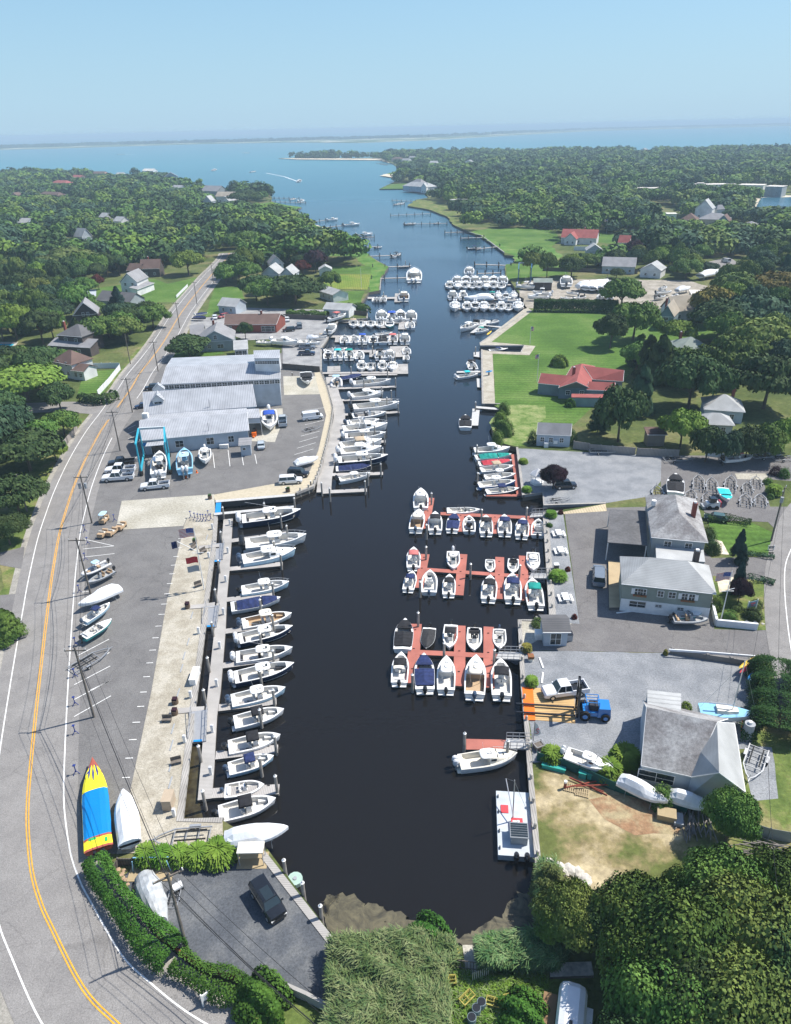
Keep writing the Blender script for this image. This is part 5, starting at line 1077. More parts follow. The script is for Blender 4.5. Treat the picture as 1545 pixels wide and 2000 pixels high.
def dock(label, main, fingers, m1, m2, z=DZ, w=1.5, cat='dock', name='floating_dock', grp=None):
    o = thing(name, label, cat, (0,0,0), 0, grp)
    deck('walkway', main, m1, z, .4, o)
    for f in fingers:
        ww = f[2] if len(f) > 2 else w
        q = deck('finger_pier', barq(f[0], f[1], ww, z-.012), m2, z, .4, o, world=True); cleats(q, f[0], f[1], z-.012, ww)
    return o
main = [(437,1010),(427,1130),(421,1200),(418,1238),(410,1310),(406,1350),(401,1392),(386,1563),(414,1559),(419,1492),(424,1398),(431,1350),(436,1290),(441,1226),(443,1170),(448,1116),(452,1062),(455,1008)]
dock('long gray timber floating dock with eight finger piers along the shell strip', main, [((451,1056),(560,1041),1.3),((448,1111),(552,1101),1.3),((443,1171),(535,1160),1.2),((439,1233),(545,1219),1.2),((434,1300),(545,1285),1.2),((427,1382),(540,1369),1.3),((421,1475),(543,1462),1.3),((414,1549),(545,1541),1.4)], D_GRAY, D_GRAY2)
up = smoothline([P(*q, DZ) for q in [(646,736),(652.5,770),(661,791),(663,812),(660,831),(652.5,854),(645,881),(640,907),(634.7,934),(632.6,961)]], 3)
la, lb = offset(up, 1.5), offset(up, -1.5)
o = thing('floating_dock', 'curved gray floating dock with nine finger piers below the seawall', 'dock')
deck('walkway', la+lb[::-1], D_GRAY, DZ, .4, o, world=True)
for a, b_ in [((642,733),(776,731)),((653,758.5),(774,755)),((661,781.6),(766,779.5)),((665,810),(780,804.7)),((661,836),(748,832)),((655,865),(753,862)),((648,895),(755,890)),((640,927),(748,924.5)),((628,961),(716.6,957))]:
    q = deck('finger_pier', barq(a, b_, 1.5, DZ-.012), D_GRAY2, DZ-.012, .4, o, world=True); cleats(q, a, b_, DZ-.012, 1.5)
for main_, ends, lab in [([(661,626),(661,629.5),(792,631.5),(792,628)],[((789,622),(786,643),3.2),((750,626),(749,640),2)],'straight gray dock of the farthest small boat row'),([(640,655),(640,659),(795,660),(795,656)],[((779,652),(780,665),5),((664,655),(662,668),3)],'straight gray dock of the third small boat row'),
  ([(630,683),(630,688),(775,688),(775,684)],[((779,676),(781,697),6),((731,683),(730,697),3)],'straight gray dock of the second small boat row'),([(630,727),(630,730),(776,729),(776,725)],[((781,711),(781,730),5),((652,715),(652,726),4)],'long gray float with small boats behind it'),
  ([(718,580),(718,583.5),(786,583.5),(786,580)],[((777,573),(776,590),2.5),((751,577),(748,590),2.2)],'short pier with skiffs past the dark fence')]:
    dock(lab, main_, ends, D_GRAY2, D_GRAY)
# twin slip piers
for i, (a, b_) in enumerate([((421,979),(576,966)),((418,1004),(574,989))]):
    o = thing('slip_pier', ['pale capped pier on the far side of the empty lift slip','pale capped pier on the near side of the empty lift slip'][i], 'pier')
    deck('beam', barq(a, b_, 1.0, LZ+.3), D_PALE, LZ+.3, 1.2, o, world=True)
    A, B = P(*a, LZ+.3), P(*b_, LZ+.3)
    for j in range(5):
        q = A.lerp(B, (j+.5)/5); mb = MB(); mb.tube([(q.x,q.y,-1),(q.x,q.y,LZ-.9)], .18, 6); mb.build('pile', D_EDGE, o)
o = deck('blue_gate', [(422,981),(432,981),(431,1001),(420,1002)], C_['bplastic'], LZ+.2, .3); tag(o, 'bright blue gate panel closing the inner end of the lift slip', 'gate')
# red docks
g4 = lambda x, y: (740+x/4.544, 1180+y/4.544)
dock('upper red composite dock in an L shape along the timber wall', [g3(1050,193),g3(1096,190),g3(1141,520),g3(1095,526)], [(g3(852,516),g3(1096,518),1.0)], D_RED, D_RED2)
dock('far red finger dock with four fingers', [g3(490,650),g3(1210,683),g3(1210,707),g3(490,674)], [(g3(411,538),g3(368,782),1.5),(g3(652,668),g3(647,806),1.3),(g3(925,680),g3(922,822),1.3),(g3(1203,692),g3(1208,836),1.3)], D_RED2, D_RED)
dock('middle red finger dock with four fingers', [g3(372,1093),g3(1205,1152),g3(1203,1178),g3(372,1120)], [(g3(368,985),g3(316,1252),1.5),(g3(668,985),g3(634,1310),1.5),(g3(960,1008),g3(955,1340),1.5),(g3(1147,998),g3(1152,1352),1.5)], D_RED2, D_RED)
dock('near red finger dock with three fingers', [g4(322,404),g4(1052,440),g4(1050,480),g4(322,446)], [(g4(330,175),g4(290,700),1.7),(g4(722,190),g4(712,726),1.6),(g4(975,200),g4(976,740),1.5)], D_RED2, D_RED)
o = deck('floating_dock', [g4(775,1195),g4(1225,1206),g4(1222,1292),g4(775,1290)], D_RED, DZ, .4); tag(o, 'lone rectangular red float behind the large white fishing boat', 'dock')
# small docks on the right bank and the channel
for nm, q, lab in [('float',[(940,698),(925,696),(925,688),(938,687)],'pale square float by the sandy strip corner'),('float',[(931,739),(941,740),(941,757),(932,756)],'gray float below the boat with teal canvas'),('float',[(923,798),(937,799),(934,831),(920,831)],'gray L shaped float beside the dark seated boat'),
   ('pier',[(930,797),(980,801),(980,797),(930,793)],'narrow footbridge from the sandy strip to the gray float'),('pier',[(892,728),(942,727),(942,724),(892,725)],'narrow finger pier off the sandy strip'),('float',[(918,650),(930,650),(960,626),(950,625)],'slanting pale float with boats on both sides'),('pier',[(945,636),(985,641),(985,638),(946,635)],'gangway from the bulkhead to the slanting float')]:
    o = deck('pier' if nm == 'pier' else 'floating_dock', q, D_PALE, DZ if nm == 'float' else .9, .35); tag(o, lab, 'dock')
for i, (a, b_, lab) in enumerate([((526,386.5),(584,387.5),'far left pier toward the bay, upper one'),((528,393.5),(597,396),'far left pier toward the bay, lower one'),((500,412),(565,413),'pier across the tip of the far left marsh'),((600,434),(636,430),'pier from the sandy point, farther'),((634,444),(668,440.5),'pier from the sandy point, nearer'),((683,464.5),(731,462.5),'pier beside the white cruiser off the marsh'),
   ((690,483.5),(738,481.5),'marsh pier ending at a small white boat'),((700,501),(783,498),'long marsh pier ending at a boat lift'),((728,521.5),(800,520),'pier before the square lawn with a low boat'),((726,544),(801,542),'dark timber pier from the square lawn'),
   ((766,391),(812,393.5),'farthest pier on the right side of the channel mouth'),((763,420.5),(841,417),'second pier on the right side of the channel mouth'),((768,400),(790,399),'short pale dock at the channel mouth'),((790,437.5),(873,436),'long pier with boats before the sandy path'),((869,454),(905,453),'short pier below the sandy path'),((900,465),(945,463.5),'pier at the start of the right bulkhead'),
   ((930,486.5),(976,481),'pier beside the blue hulled boat'),((927,516),(1022,519),'long white pier before the right marina'),((932,534),(978,532.5),'pale pier just behind the right marina'),((756,322),(743,320.5),'tiny pier by the far sand spit'),((735,319),(766,321),'distant post row pier near the spit houses')]):
    o = thing('pier', lab, 'pier', (0,0,0), 0, 'piers along the channel')
    deck('boards', barq(a, b_, 1.8, 1.2), D_GRAY2, 1.2, .25, o, world=True)
    A, B = P(*a, 1.2), P(*b_, 1.2); n = max(3, int((B-A).length/6))
    for j in range(n+1):
        q = A.lerp(B, j/n)
        for s in (-.9,.9): mb = MB(); mb.tube([(q.x,q.y+s,-.5),(q.x,q.y+s,2.6)], .22, 5); mb.build('post', D_EDGE, o)
# marina docks on the right far side
for a, b_, lab in [((868,556),(1000,556),'dock between the two far boat rows of the right marina'),((874,583),(1018,585),'dock of the middle boat row of the right marina'),((880,603),(1024,601),'dock of the near boat row of the right marina')]:
    o = deck('floating_dock', barq(a, b_, 2.2, DZ), D_GRAY2, DZ, .4, world=True); tag(o, lab, 'dock')
# gangways
def gangway(a, b_, lab, w=1.2, z0=DZ, z1=LZ+.1, rail=True, m=None):
    A, B = P(*a, z0), P(*b_, z1); c = (A+B)/2; o = thing('gangway', lab, 'gangway', (c.x,c.y,0)); d = B-A; n = Vector((-d.y,d.x,0)).normalized()*w/2; O = Vector((c.x,c.y,0))
    pts = [A+n-O,A-n-O,B-n-O,B+n-O]; dn = Vector((0,0,.12)); mb = MB(); mb.add([p+Vector((0,0,.1)) for p in pts]+[p-dn for p in pts], [(0,1,2,3),(7,6,5,4),(0,4,5,1),(1,5,6,2),(2,6,7,3),(3,7,4,0)]); mb.build('ramp', m or D_PALE, o)
    if rail:
        for s in (0,1):
            mb = MB(); p, q = (pts[0],pts[3]) if s == 0 else (pts[1],pts[2])
            for h in (.5,1.05): mb.tube([p+Vector((0,0,h)),q+Vector((0,0,h))], .04, 4)
            for j in range(5): e = p.lerp(q, j/4); mb.tube([e,e+Vector((0,0,1.05))], .04, 4)
            mb.build('railing', C_['galv'], o)
gangway(g3(1205,680), g3(1325,672), 'gangway from the far red dock to the picnic strip', 1.6)
gangway(g3(1200,1158), g3(1360,1160), 'gangway from the middle red dock to the picnic strip', 1.6)
gangway(g4(1052,455), g4(1262,462), 'gangway from the near red dock to the gravel yard corner', 1.6)
gangway(g4(1120,1238), g4(1350,1245), 'gangway from the lone red float to the right bulkhead', 1.6)
gangway(g5(370,720), g5(385,560), 'aluminium gangway parallel to the dock, farthest of three', 2.0, m=C_['galv'])
gangway(g5(300,1380), g5(330,1170), 'aluminium gangway parallel to the dock, middle of three', 2.0, m=C_['galv'])
c1 = lambda x, y: (100+x/3.09, 1350+y/3.09)
gangway(c1(885,310), c1(895,120), 'aluminium gangway parallel to the dock, nearest of three', 2.0, m=C_['galv'])
for q, lab in [([g5(190,580),g5(390,560),g5(390,590),g5(190,610)],'wooden landing at the farthest aluminium gangway'),([g5(110,1160),g5(350,1130),g5(345,1180),g5(100,1195)],'wooden landing at the middle aluminium gangway'),([c1(720,105),c1(925,90),c1(920,120),c1(710,140)],'wooden landing at the nearest aluminium gangway')]:
    o = deck('landing', q, D_GRAY, LZ+.16, .3); tag(o, lab, 'landing')
for q in ([g5(345,720),g5(402,720),g5(400,735),g5(343,735)],[g5(272,1355),g5(340,1352),g5(338,1368),g5(270,1372)],[c1(860,293),c1(912,290),c1(910,303),c1(858,305)]):
    o = deck('threshold_mat', [P(*p_, DZ+.2) for p_ in q], C_['bplastic'], DZ+.2, .05, world=True); tag(o, ['blue strip at the foot of the %s aluminium gangway' % w for w in ('farthest','middle','nearest')][[0,1,2][len([x for x in bpy.data.objects if x.name.startswith('threshold')])-1]], 'mat')
# pilings
def make_piling():
    r = bpy.data.objects.new('mooring_piling', None); SC.collection.objects.link(r)
    mb = MB(); mb.tube([(0,0,-1.5),(0,0,3.0)], .2, 9, r2=.17); mb.build('post', mat('weathered pile', (.30,.28,.25), .9, .25, 1.2), r)
    mb = MB(); mb.tube([(0,0,3.0),(0,0,3.05),(0,0,3.3)], .21, 9, r2=.02); mb.build('cap', C_['white'], r)
    return r
PIL = []
def piling(top, lab, h=3.3, grp=None):
    q = P(*top, h); r, new = proto('piling', make_piling); r.location = (q.x,q.y,h-3.3); tag(r, lab, 'piling', grp); PIL.append(r)
def pset(lst, label, grp):
    lst = sorted(lst, key=lambda q: q[1])
    for i, t in enumerate(lst): piling(t, label+', %s from the far end' % ordn(i), 3.3, grp)
pset([g5(*p) for p in [(420,190),(825,150),(1120,100)]], 'white capped piling standing at the twin slip piers', 'pilings at the lift slip')
pset([g5(*p) for p in [(1045,370),(985,255),(920,520),(985,650),(905,930),(785,1090),(905,1240),(785,1420),(910,1585),(785,1785)]]+[c1(*p) for p in [(1335,-20),(1255,100),(1345,260),(1255,390),(1350,500)]], 'white capped piling between front left boats', 'pilings among the front left boats')
pset([g5(*p) for p in [(400,430),(375,705),(345,990),(310,1310),(270,1655),(232,1970)]]+[c1(*p) for p in [(885,320),(910,590)]], 'white capped piling on the shore side of the timber dock', 'pilings on the shore side of the timber dock')
pset([(553.6,1676),(590,1720),(625,1765)], 'white capped piling along the diagonal boardwalk of the slate lot', 'pilings along the slate lot boardwalk')
pset([g6(*p) for p in [(405,735),(525,850),(820,840),(780,955),(690,920),(740,1020),(845,1075),(730,1155),(625,1280),(715,1345),(612,1420),(700,1490),(588,1570),(683,1635),(562,1715),(535,1795),(130,1810),(205,1860)]], 'white capped piling at the curved dock', 'pilings at the curved dock')
pset([g6(*p) for p in [(710,45),(855,25),(852,415),(505,470),(690,440),(815,600),(605,545),(630,700),(745,760)]], 'thin piling among the small boat rows', 'pilings in the small boat rows')
for t, lab in [(g3(418,490),'white capped piling at the far end of the outer finger of the far red dock'),(g3(378,740),'white capped piling at the near end of the outer finger of the far red dock'),(g3(818,620),'white capped piling behind the center of the far red dock'),(g3(1178,605),'white capped piling near the gangway of the far red dock'),
  (g3(375,915),'white capped piling at the far end of the middle red dock outer finger'),(g3(730,1050),'white capped piling in the center of the middle red dock'),(g3(327,1190),'white capped piling at the near end of the middle red dock outer finger'),(g3(1122,1060),'piling beside the last finger of the middle red dock'),
  (g4(348,60),'white capped piling at the far end of the near red dock'),(g4(580,330),'piling in front of the black topped boat of the near red dock'),(g4(1028,390),'piling where the near red dock meets its gangway'),(g4(297,610),'white capped piling at the near end of the near red dock outer finger'),(g4(763,1130),'white capped piling at the outer corner of the lone red float'),(g4(1148,1195),'white capped piling where the lone red float meets its gangway'),
  (g3(780,110),'piling left of the farthest boat at the upper red dock'),(g3(783,225),'piling left of the red covered boat'),(g3(785,330),'piling left of the blue hulled boat'),((929,783),'white capped piling at the lower corner of the sandy strip'),((929,676),'dark piling off the upper corner of the sandy strip'),((792,508),'piling at the end of the lawn pier')]: piling(t, lab)
# seawalls with timber caps
M_CAP = stripes('seawall cap boards', (.36,.345,.32), (.15,.14,.13), 1.2, .9, 'X', world=True, noise=.5)
def seawall(pix, lab, w=.5, h=.14, posts=0):
    line = [P(*q) for q in pix]; o = thing('seawall', lab, 'seawall')
    a, b_ = offset(line, w/2), offset(line, -w/2); n = len(line); z0, z1 = LZ-.4, LZ+h
    mb = MB(); vs = []
    for i in range(n): vs += [(a[i].x,a[i].y,z1),(b_[i].x,b_[i].y,z1),(b_[i].x,b_[i].y,z0),(a[i].x,a[i].y,z0)]
    fs = [(4*i+j,4*i+(j+1)%4,4*i+4+(j+1)%4,4*i+4+j) for i in range(n-1) for j in range(4)]+[(0,3,2,1),(4*n-4,4*n-3,4*n-2,4*n-1)]
    mb.add(vs, fs); mb.build('cap_board', M_CAP, o)
    if posts:
        k = 0
        for i in range(n-1):
            L = (line[i+1]-line[i]).length; m = int(L/posts)
            for j in range(m):
                if k >= 98: break
                q = line[i].lerp(line[i+1], (j+.5)/m); k += 1
                mb = MB(); mb.tube([(q.x,q.y,-.8),(q.x,q.y,LZ+.75)], .17, 6); mb.tube([(q.x,q.y,LZ+.75),(q.x,q.y,LZ+.85)], .17, 6, r2=.05); mb.build('post', mat('bleached post', (.42,.40,.36), .9, .3, 2), o)
seawall([(422,1006),(418,1066),(403,1174),(402,1188),(381,1350),(375,1395),(351,1603),(435,1603)], 'timber seawall along the crushed shell strip', .7)
seawall([(627,726),(638,753),(650,797),(647,823),(638,865),(625,917),(611,950),(578,963)], 'curving timber seawall with many white topped posts below the boatyard', .5, .14, 1.7)
seawall([(717,600),(717,622),(690,624),(661,626),(654,634),(645,652),(634,669),(627,678),(627,726)], 'timber seawall of the upper lot', .5)
seawall([(1079,1214),(1079,1200),(1065,1001),(1093,1001)], 'timber seawall along the picnic strip', 1.0, .14, 3)
seawall([(1079,1213.5),(1015,1212),(1022,1345),(1030,1430),(1035,1500),(1052,1700)], 'timber seawall along the right gravel yard and sand lot', .6, .14, 3)
seawall([(1183,983),(1062,987),(1061,962),(1022,968),(1010,874)], 'dark timber wall around the boat ramp inlet', .5)
seawall([(977,789),(943,789),(941,683)], 'timber seawall below the sandy strip', .5)
seawall([(1018,688),(1024,675),(938,675),(938,670),(1023,613)], 'timber seawall from the lawn notch to the right marina', .5)
seawall([(985,493),(941,460),(916,453)], 'dark seawall curving round the far right lawn', .6)
seawall([(744,543),(742,567)], 'short seawall at the square lawn', .4)
o = deck('boardwalk', [(517,1661),(652,1832),(640,1843),(507,1671)], D_GRAY, LZ+.12, .4); tag(o, 'diagonal gray boardwalk along the slate lot', 'boardwalk')
o = deck('wooden_pad', c := [c6(105,292),c6(345,300),c6(350,490),c6(120,470)], stripes('amber boards', (.55,.37,.17), (.30,.19,.09), .8, .8, 'Y', world=True), LZ+.05, .1); tag(o, 'amber plywood pad under the forklift forks', 'wooden pad')
o = deck('orange_ramp', [c6(56,287),c6(116,292),c6(130,472),c6(70,470)], C_['orange'], LZ+.17, .3); tag(o, 'bright orange ramp plate at the edge of the right seawall', 'ramp')
o = deck('boat_ramp', [(1093,1001),(1183,984),(1185,998),(1101,1004)], stripes('wet ramp boards', (.50,.42,.28), (.30,.25,.17), .6, .8, 'X', world=True), LZ-.06+.1, .1); tag(o, 'pale board boat ramp behind the picnic strip', 'boat ramp')
o = deck('timber_deck', [c4(495,690),c4(562,700),c4(562,960),c4(500,962)], stripes('honey deck boards', (.46,.36,.22), (.25,.19,.12), .9, .8, 'Y', world=True), LZ+.5, .5); tag(o, 'honey coloured timber deck left of the dock office', 'deck')
# ================================================================ BUILDINGS
def shingle(n, c): return stripes(n, c, tuple(x*.72 for x in c), 2.2, .9, 'Z', sharp=.3, noise=1.0)
RF = dict(metal=stripes('standing seam roof', (.40,.415,.44), (.22,.235,.265), .55, .4, 'X', sharp=.12, noise=0), gray=shingle('gray shingles', (.27,.27,.28)), lgray=shingle('light gray shingles', (.40,.41,.41)), dark=shingle('dark shingles', (.13,.13,.135)),
 brown=shingle('brown shingles', (.15,.10,.085)), red=shingle('red shingles', (.33,.10,.09)), tan=shingle('tan shingles', (.36,.32,.26)), green=shingle('gray green shingles', (.25,.29,.26)), white=shingle('white roof membrane', (.66,.63,.57)), worn=ground_mat('worn shingles', [(.20,.19,.19),(.27,.265,.265),(.36,.36,.36)], .35, 3))
WL = {k: stripes(k+' siding', c, tuple(x*.8 for x in c), 1.6, .8, 'Z', sharp=.2, noise=0) for k, c in dict(white=(.66,.67,.67), gray=(.30,.34,.36), lgray=(.42,.47,.52), blue=(.22,.30,.34), slate=(.17,.22,.25), brick=(.24,.07,.05), dark=(.09,.075,.07), cream=(.52,.47,.38), green=(.26,.29,.25), pink=(.5,.32,.27), wood=(.26,.22,.18)).items()}
TRIM = pm('white trim', (.75,.75,.74), .5)
BLD = []
def begin(name, label, cat, c): o = thing(name, label, cat, c); BLD.append(Vector(c)); return o
def window(par, p, u, n, w, h, shut=False, door=False):
    """p centre, u along the wall, n outward"""
    up_ = Vector((0,0,1)); mb = MB()
    def quad(a, b_, c, d, o): return [p+u*x+up_*z+n*o for x, z in ((a,c),(b_,c),(b_,d),(a,d))]
    f = .1
    def ring(o0, o1, a, c):
        q0 = quad(-a,a,-c,c,o0); q1 = quad(-a,a,-c,c,o1); mb.add(q0+q1, [(4,5,6,7),(0,1,5,4),(1,2,6,5),(2,3,7,6),(3,0,4,7)])
    ring(0,.05,w/2+f,h/2+f); wd = mb.build('door' if door else 'window', TRIM, par)
    mb = MB(); ring(.05,.07,w/2,h/2); mb.build('pane', C_['glass'], wd)
    if not door and w > .7: mb = MB(); mb.use(TRIM); q = quad(-w/2,w/2,-.03,.03,.075); mb.add(q, [(0,1,2,3)]); q = quad(-.03,.03,-h/2,h/2,.075); mb.add(q, [(0,1,2,3)]); mb.build('glazing_bar', None, wd)
    if shut:
        for s in (-1,1): mb = MB(); q = quad(s*(w/2+.3)-.2,s*(w/2+.3)+.2,-h/2,h/2,.06); q2 = quad(s*(w/2+.3)-.2,s*(w/2+.3)+.2,-h/2,h/2,0); mb.add(q+q2, [(0,1,2,3),(0,4,5,1),(2,6,7,3),(1,5,6,2),(0,3,7,4)]); mb.build('shutter', TRIM, wd)
def chimney(par, x, y, z0, h, w=.7, c='brick'):
    mb = MB(); mb.box((x,y,z0),(w,w,h)); ch = mb.build('chimney', WL[c], par); mb = MB(); mb.box((x,y,z0+h),(w*.6,w*.6,.25)); mb.build('chimney_pot', TRIM, ch)
def house(A, B, depth, he, rh, kind, wall, roof, label, wins=(), chim=None, cat='house', name='house', D=None, trim=True, oh=.35, base=0):
    a, b_ = P(*A, LZ+he), P(*B, LZ+he); d = b_-a; d.z = 0; W_ = d.length; u = d.normalized(); v = Vector((-u.y,u.x,0))
    if D: q = P(*D, LZ+he)-a; depth = q.dot(v)
    c = (a+b_)/2+v*depth/2; c.z = LZ+base; o = begin(name, label, cat, c); o.rotation_euler[2] = math.atan2(u.y,u.x)
    for i in range(1, int(W_/14)+1): BLD.extend([c+u*7*i, c-u*7*i])
    he -= base
    w, dd = W_/2-oh, depth/2-oh; X, Y = W_/2, depth/2; mb = MB(); g = .02
    b0 = [(-w,-dd,0),(w,-dd,0),(w,dd,0),(-w,dd,0)]; t0 = [(x,y,he-g) for x, y, _ in b0]
    mb.add(b0+t0, [(0,1,5,4),(1,2,6,5),(2,3,7,6),(3,0,4,7)])
    k = rh*(1-oh/Y) if kind == 'u' else rh*(1-oh/X)
    if kind == 'u': mb.add([t0[1],t0[2],(w,0,he+k-g)], [(0,1,2)]); mb.add([t0[3],t0[0],(-w,0,he+k-g)], [(0,1,2)])
    if kind == 'v': mb.add([t0[0],t0[1],(0,-dd,he+k-g)], [(0,1,2)]); mb.add([t0[2],t0[3],(0,dd,he+k-g)], [(0,1,2)])
    if kind == 'shed': mb.add([t0[1],t0[2],(w,dd,he+rh-g)], [(0,1,2)]); mb.add([t0[3],t0[0],(-w,dd,he+rh-g)], [(0,1,2)]); mb.add([t0[2],t0[3],(-w,dd,he+rh-g),(w,dd,he+rh-g)], [(0,1,2,3)])
    mb.build('wall', WL[wall], o)
    E = [(-X,-Y,he),(X,-Y,he),(X,Y,he),(-X,Y,he)]; th = .16; mb = MB()
    if kind == 'u': rd = [(-X,0,he+rh),(X,0,he+rh)]; F = [(E[0],E[1],rd[1],rd[0]),(E[2],E[3],rd[0],rd[1])]
    elif kind == 'v': rd = [(0,-Y,he+rh),(0,Y,he+rh)]; F = [(E[0],rd[0],rd[1],E[3]),(E[1],E[2],rd[1],rd[0])]
    elif kind == 'hip':
        if X >= Y: rd = [(-X+Y,0,he+rh),(X-Y,0,he+rh)]; F = [(E[0],E[1],rd[1],rd[0]),(E[2],E[3],rd[0],rd[1]),(E[1],E[2],rd[1]),(E[3],E[0],rd[0])]
        else: rd = [(0,-Y+X,he+rh),(0,Y-X,he+rh)]; F = [(E[0],rd[0],rd[1],E[3]),(E[1],E[2],rd[1],rd[0]),(E[0],E[1],rd[0]),(E[2],E[3],rd[1])]
    elif kind == 'shed': F = [(E[0],E[1],(X,Y,he+rh),(-X,Y,he+rh))]
    else: F = [tuple(E)]
    for f in F:
        n = len(f); mb.add([(x,y,z+th) for x, y, z in f]+[(x,y,z) for x, y, z in f], [tuple(range(n)),tuple(range(2*n-1,n-1,-1))]+[(i,n+i,n+(i+1)%n,(i+1)%n) for i in range(n)])
    rf = mb.build('roof', RF[roof], o)
    if trim:
        mb = MB()
        if kind == 'v':
            for sx in (-1,1): mb.add([(sx*X,-Y-.03,he-.05),(0,-Y-.03,he+rh-.05),(0,-Y-.03,he+rh+.17),(sx*X,-Y-.03,he+.17)], [(0,1,2,3)])
        mb.tube([(-X,-Y-.06,he+.06),(X,-Y-.06,he+.06)], .07, 4); mb.build('gutter', TRIM, rf)
    ux = Vector((1,0,0)); uy = Vector((0,1,0))
    for q in wins:
        face, fr, z, ww, hh = q[:5]; ex = q[5] if len(q) > 5 else ''
        if face == 'f': window(o, Vector((-w+2*w*fr,-dd,z)), ux, -uy, ww, hh, 's' in ex, 'd' in ex)
        elif face == 'l': window(o, Vector((-w,-dd+2*dd*fr,z)), uy, -ux, ww, hh, 's' in ex, 'd' in ex)
        else: window(o, Vector((w,-dd+2*dd*fr,z)), uy, ux, ww, hh, 's' in ex, 'd' in ex)
    if chim: chimney(rf, -X+2*X*chim[0], -Y+2*Y*chim[1], he, rh+.9)
    return o
def mass(par, e, he, r, hr, b_=None, hb=None, wall='gray', roof='gray', th=.15, wn='wall', org=None, fascia=True):
    """gabled mass from pixel corners: front eave pair, ridge pair, back eave pair (mirrored when omitted)"""
    E = [P(*q, LZ+he) for q in e]; Rg = [P(*q, LZ+hr) for q in r]; hb = he if hb is None else hb
    Bk = [P(*q, LZ+hb) for q in b_] if b_ else [Vector((2*k.x-q.x, 2*k.y-q.y, LZ+hb)) for q, k in zip(E, Rg)]
    S = lambda L: [q-org for q in L]; E, Rg, Bk = S(E), S(Rg), S(Bk); base = LZ-org.z
    c = (E[0]+E[1]+Bk[0]+Bk[1])/4; ins = lambda q: Vector((c.x+(q.x-c.x)*.975, c.y+(q.y-c.y)*.965, q.z-.03))
    e_, r_, k_ = [ins(q) for q in E], [ins(q) for q in Rg], [ins(q) for q in Bk]; g = lambda q: Vector((q.x,q.y,base))
    mb = MB(); mb.add([g(e_[0]),g(e_[1]),e_[1],e_[0]], [(0,1,2,3)]); mb.add([g(k_[0]),g(k_[1]),k_[1],k_[0]], [(0,1,2,3)])
    for i in (0,1): mb.add([g(e_[i]),g(k_[i]),k_[i],r_[i],e_[i]], [(0,1,2,3,4)])
    w = mb.build(wn, WL[wall], par)
    mb = MB(); t = Vector((0,0,th))
    for q in ([E[0],E[1],Rg[1],Rg[0]],[Rg[0],Rg[1],Bk[1],Bk[0]]): mb.add([p+t for p in q]+q, [(0,1,2,3),(7,6,5,4),(0,4,5,1),(1,5,6,2),(2,6,7,3),(3,7,4,0)])
    rf = mb.build('roof', RF[roof], par)
    if fascia:
        mb = MB(); mb.tube([E[0]+Vector((0,0,.05)),E[1]+Vector((0,0,.05))], .09, 4)
        for i in (0,1): mb.tube([E[i]+t*.5,Rg[i]+t*.5,Bk[i]+t*.5], .08, 4)
        mb.build('fascia', TRIM, rf)
    return w, rf, e_, r_, k_
def flatmass(par, px, h, wall, roof, org, hb=None, posts=False, drop=None):
    hs = [h, h, hb or h, hb or h]; T = [P(*q, LZ+z)-org for q, z in zip(px, hs)]; base = LZ-org.z if drop is None else drop-org.z
    c = sum(T, Vector())/4; t = Vector((0,0,.15)); ins = [Vector((c.x+(q.x-c.x)*.97, c.y+(q.y-c.y)*.97, q.z-.02)) for q in T]
    mb = MB()
    if posts:
        for q in ins: mb.tube([(q.x,q.y,base),(q.x,q.y,q.z)], .1, 6)
    else:
        G = [Vector((q.x,q.y,base)) for q in ins]; mb.add(G+ins, [(i,(i+1)%4,4+(i+1)%4,4+i) for i in range(4)])
    w = mb.build('post' if posts else 'wall', WL[wall], par)
    mb = MB(); mb.add([p+t for p in T]+T, [(0,1,2,3),(7,6,5,4),(0,4,5,1),(1,5,6,2),(2,6,7,3),(3,7,4,0)]); mb.build('roof', RF[roof], par)
    return w, ins
def wallwin(par, a, b_, fr, z, w, h, **k):
    u = b_-a; u.z = 0; L = u.length; u.normalize(); n = Vector((u.y,-u.x,0)); q = a+u*L*fr; window(par, Vector((q.x,q.y,z)), u, n, w, h, **k)
# ---- boatyard sheds
O1 = P(380,870); o = begin('boat_shed', 'long low gray shed with ribbed metal roof and glass door behind the travel lift', 'shed', O1)
w, rf, e, r, k = mass(o, [(273.7,861.6),(486.8,841.5)], 3.5, [(272.5,824),(482.7,808)], 5.6, [(275,821),(483,805)], 5.2, 'lgray', 'metal', org=O1)
for fr, z, ww, hh, dd in ((.13,1.15,2.6,2.2,True),(.34,1.9,1.7,1.5,False),(.63,1.9,1.6,1.6,False),(.83,1.9,1.2,1.4,False)): wallwin(w, e[0], e[1], fr, z, ww, hh, door=dd)
q = e[0].lerp(e[1], .045); mb = MB(); mb.box((q.x,q.y-.1,2.2),(1.9,.08,.7), rz=math.atan2((e[1]-e[0]).y,(e[1]-e[0]).x)); mb.build('sign_panel', C_['bplastic'], w)
mb = MB(); a, b_ = e[0].lerp(e[1],.05), e[0].lerp(e[1],.23); mb.add([a+Vector((0,-.1,-.35)),b_+Vector((0,-.1,-.35)),b_+Vector((0,-1.9,-.7)),a+Vector((0,-1.9,-.7)),a+Vector((0,-.1,-.45)),b_+Vector((0,-.1,-.45)),b_+Vector((0,-1.9,-.8)),a+Vector((0,-1.9,-.8))], [(0,1,2,3),(7,6,5,4),(3,2,6,7),(0,3,7,4),(1,5,6,2)]); mb.build('canopy', RF['metal'], w)
mb = MB(); q = e[0].lerp(e[1], .62); mb.tube([(q.x,q.y+1,3.4),(q.x,q.y+1,6.0)], .06, 5); mb.build('vent_pipe', C_['galv'], rf)
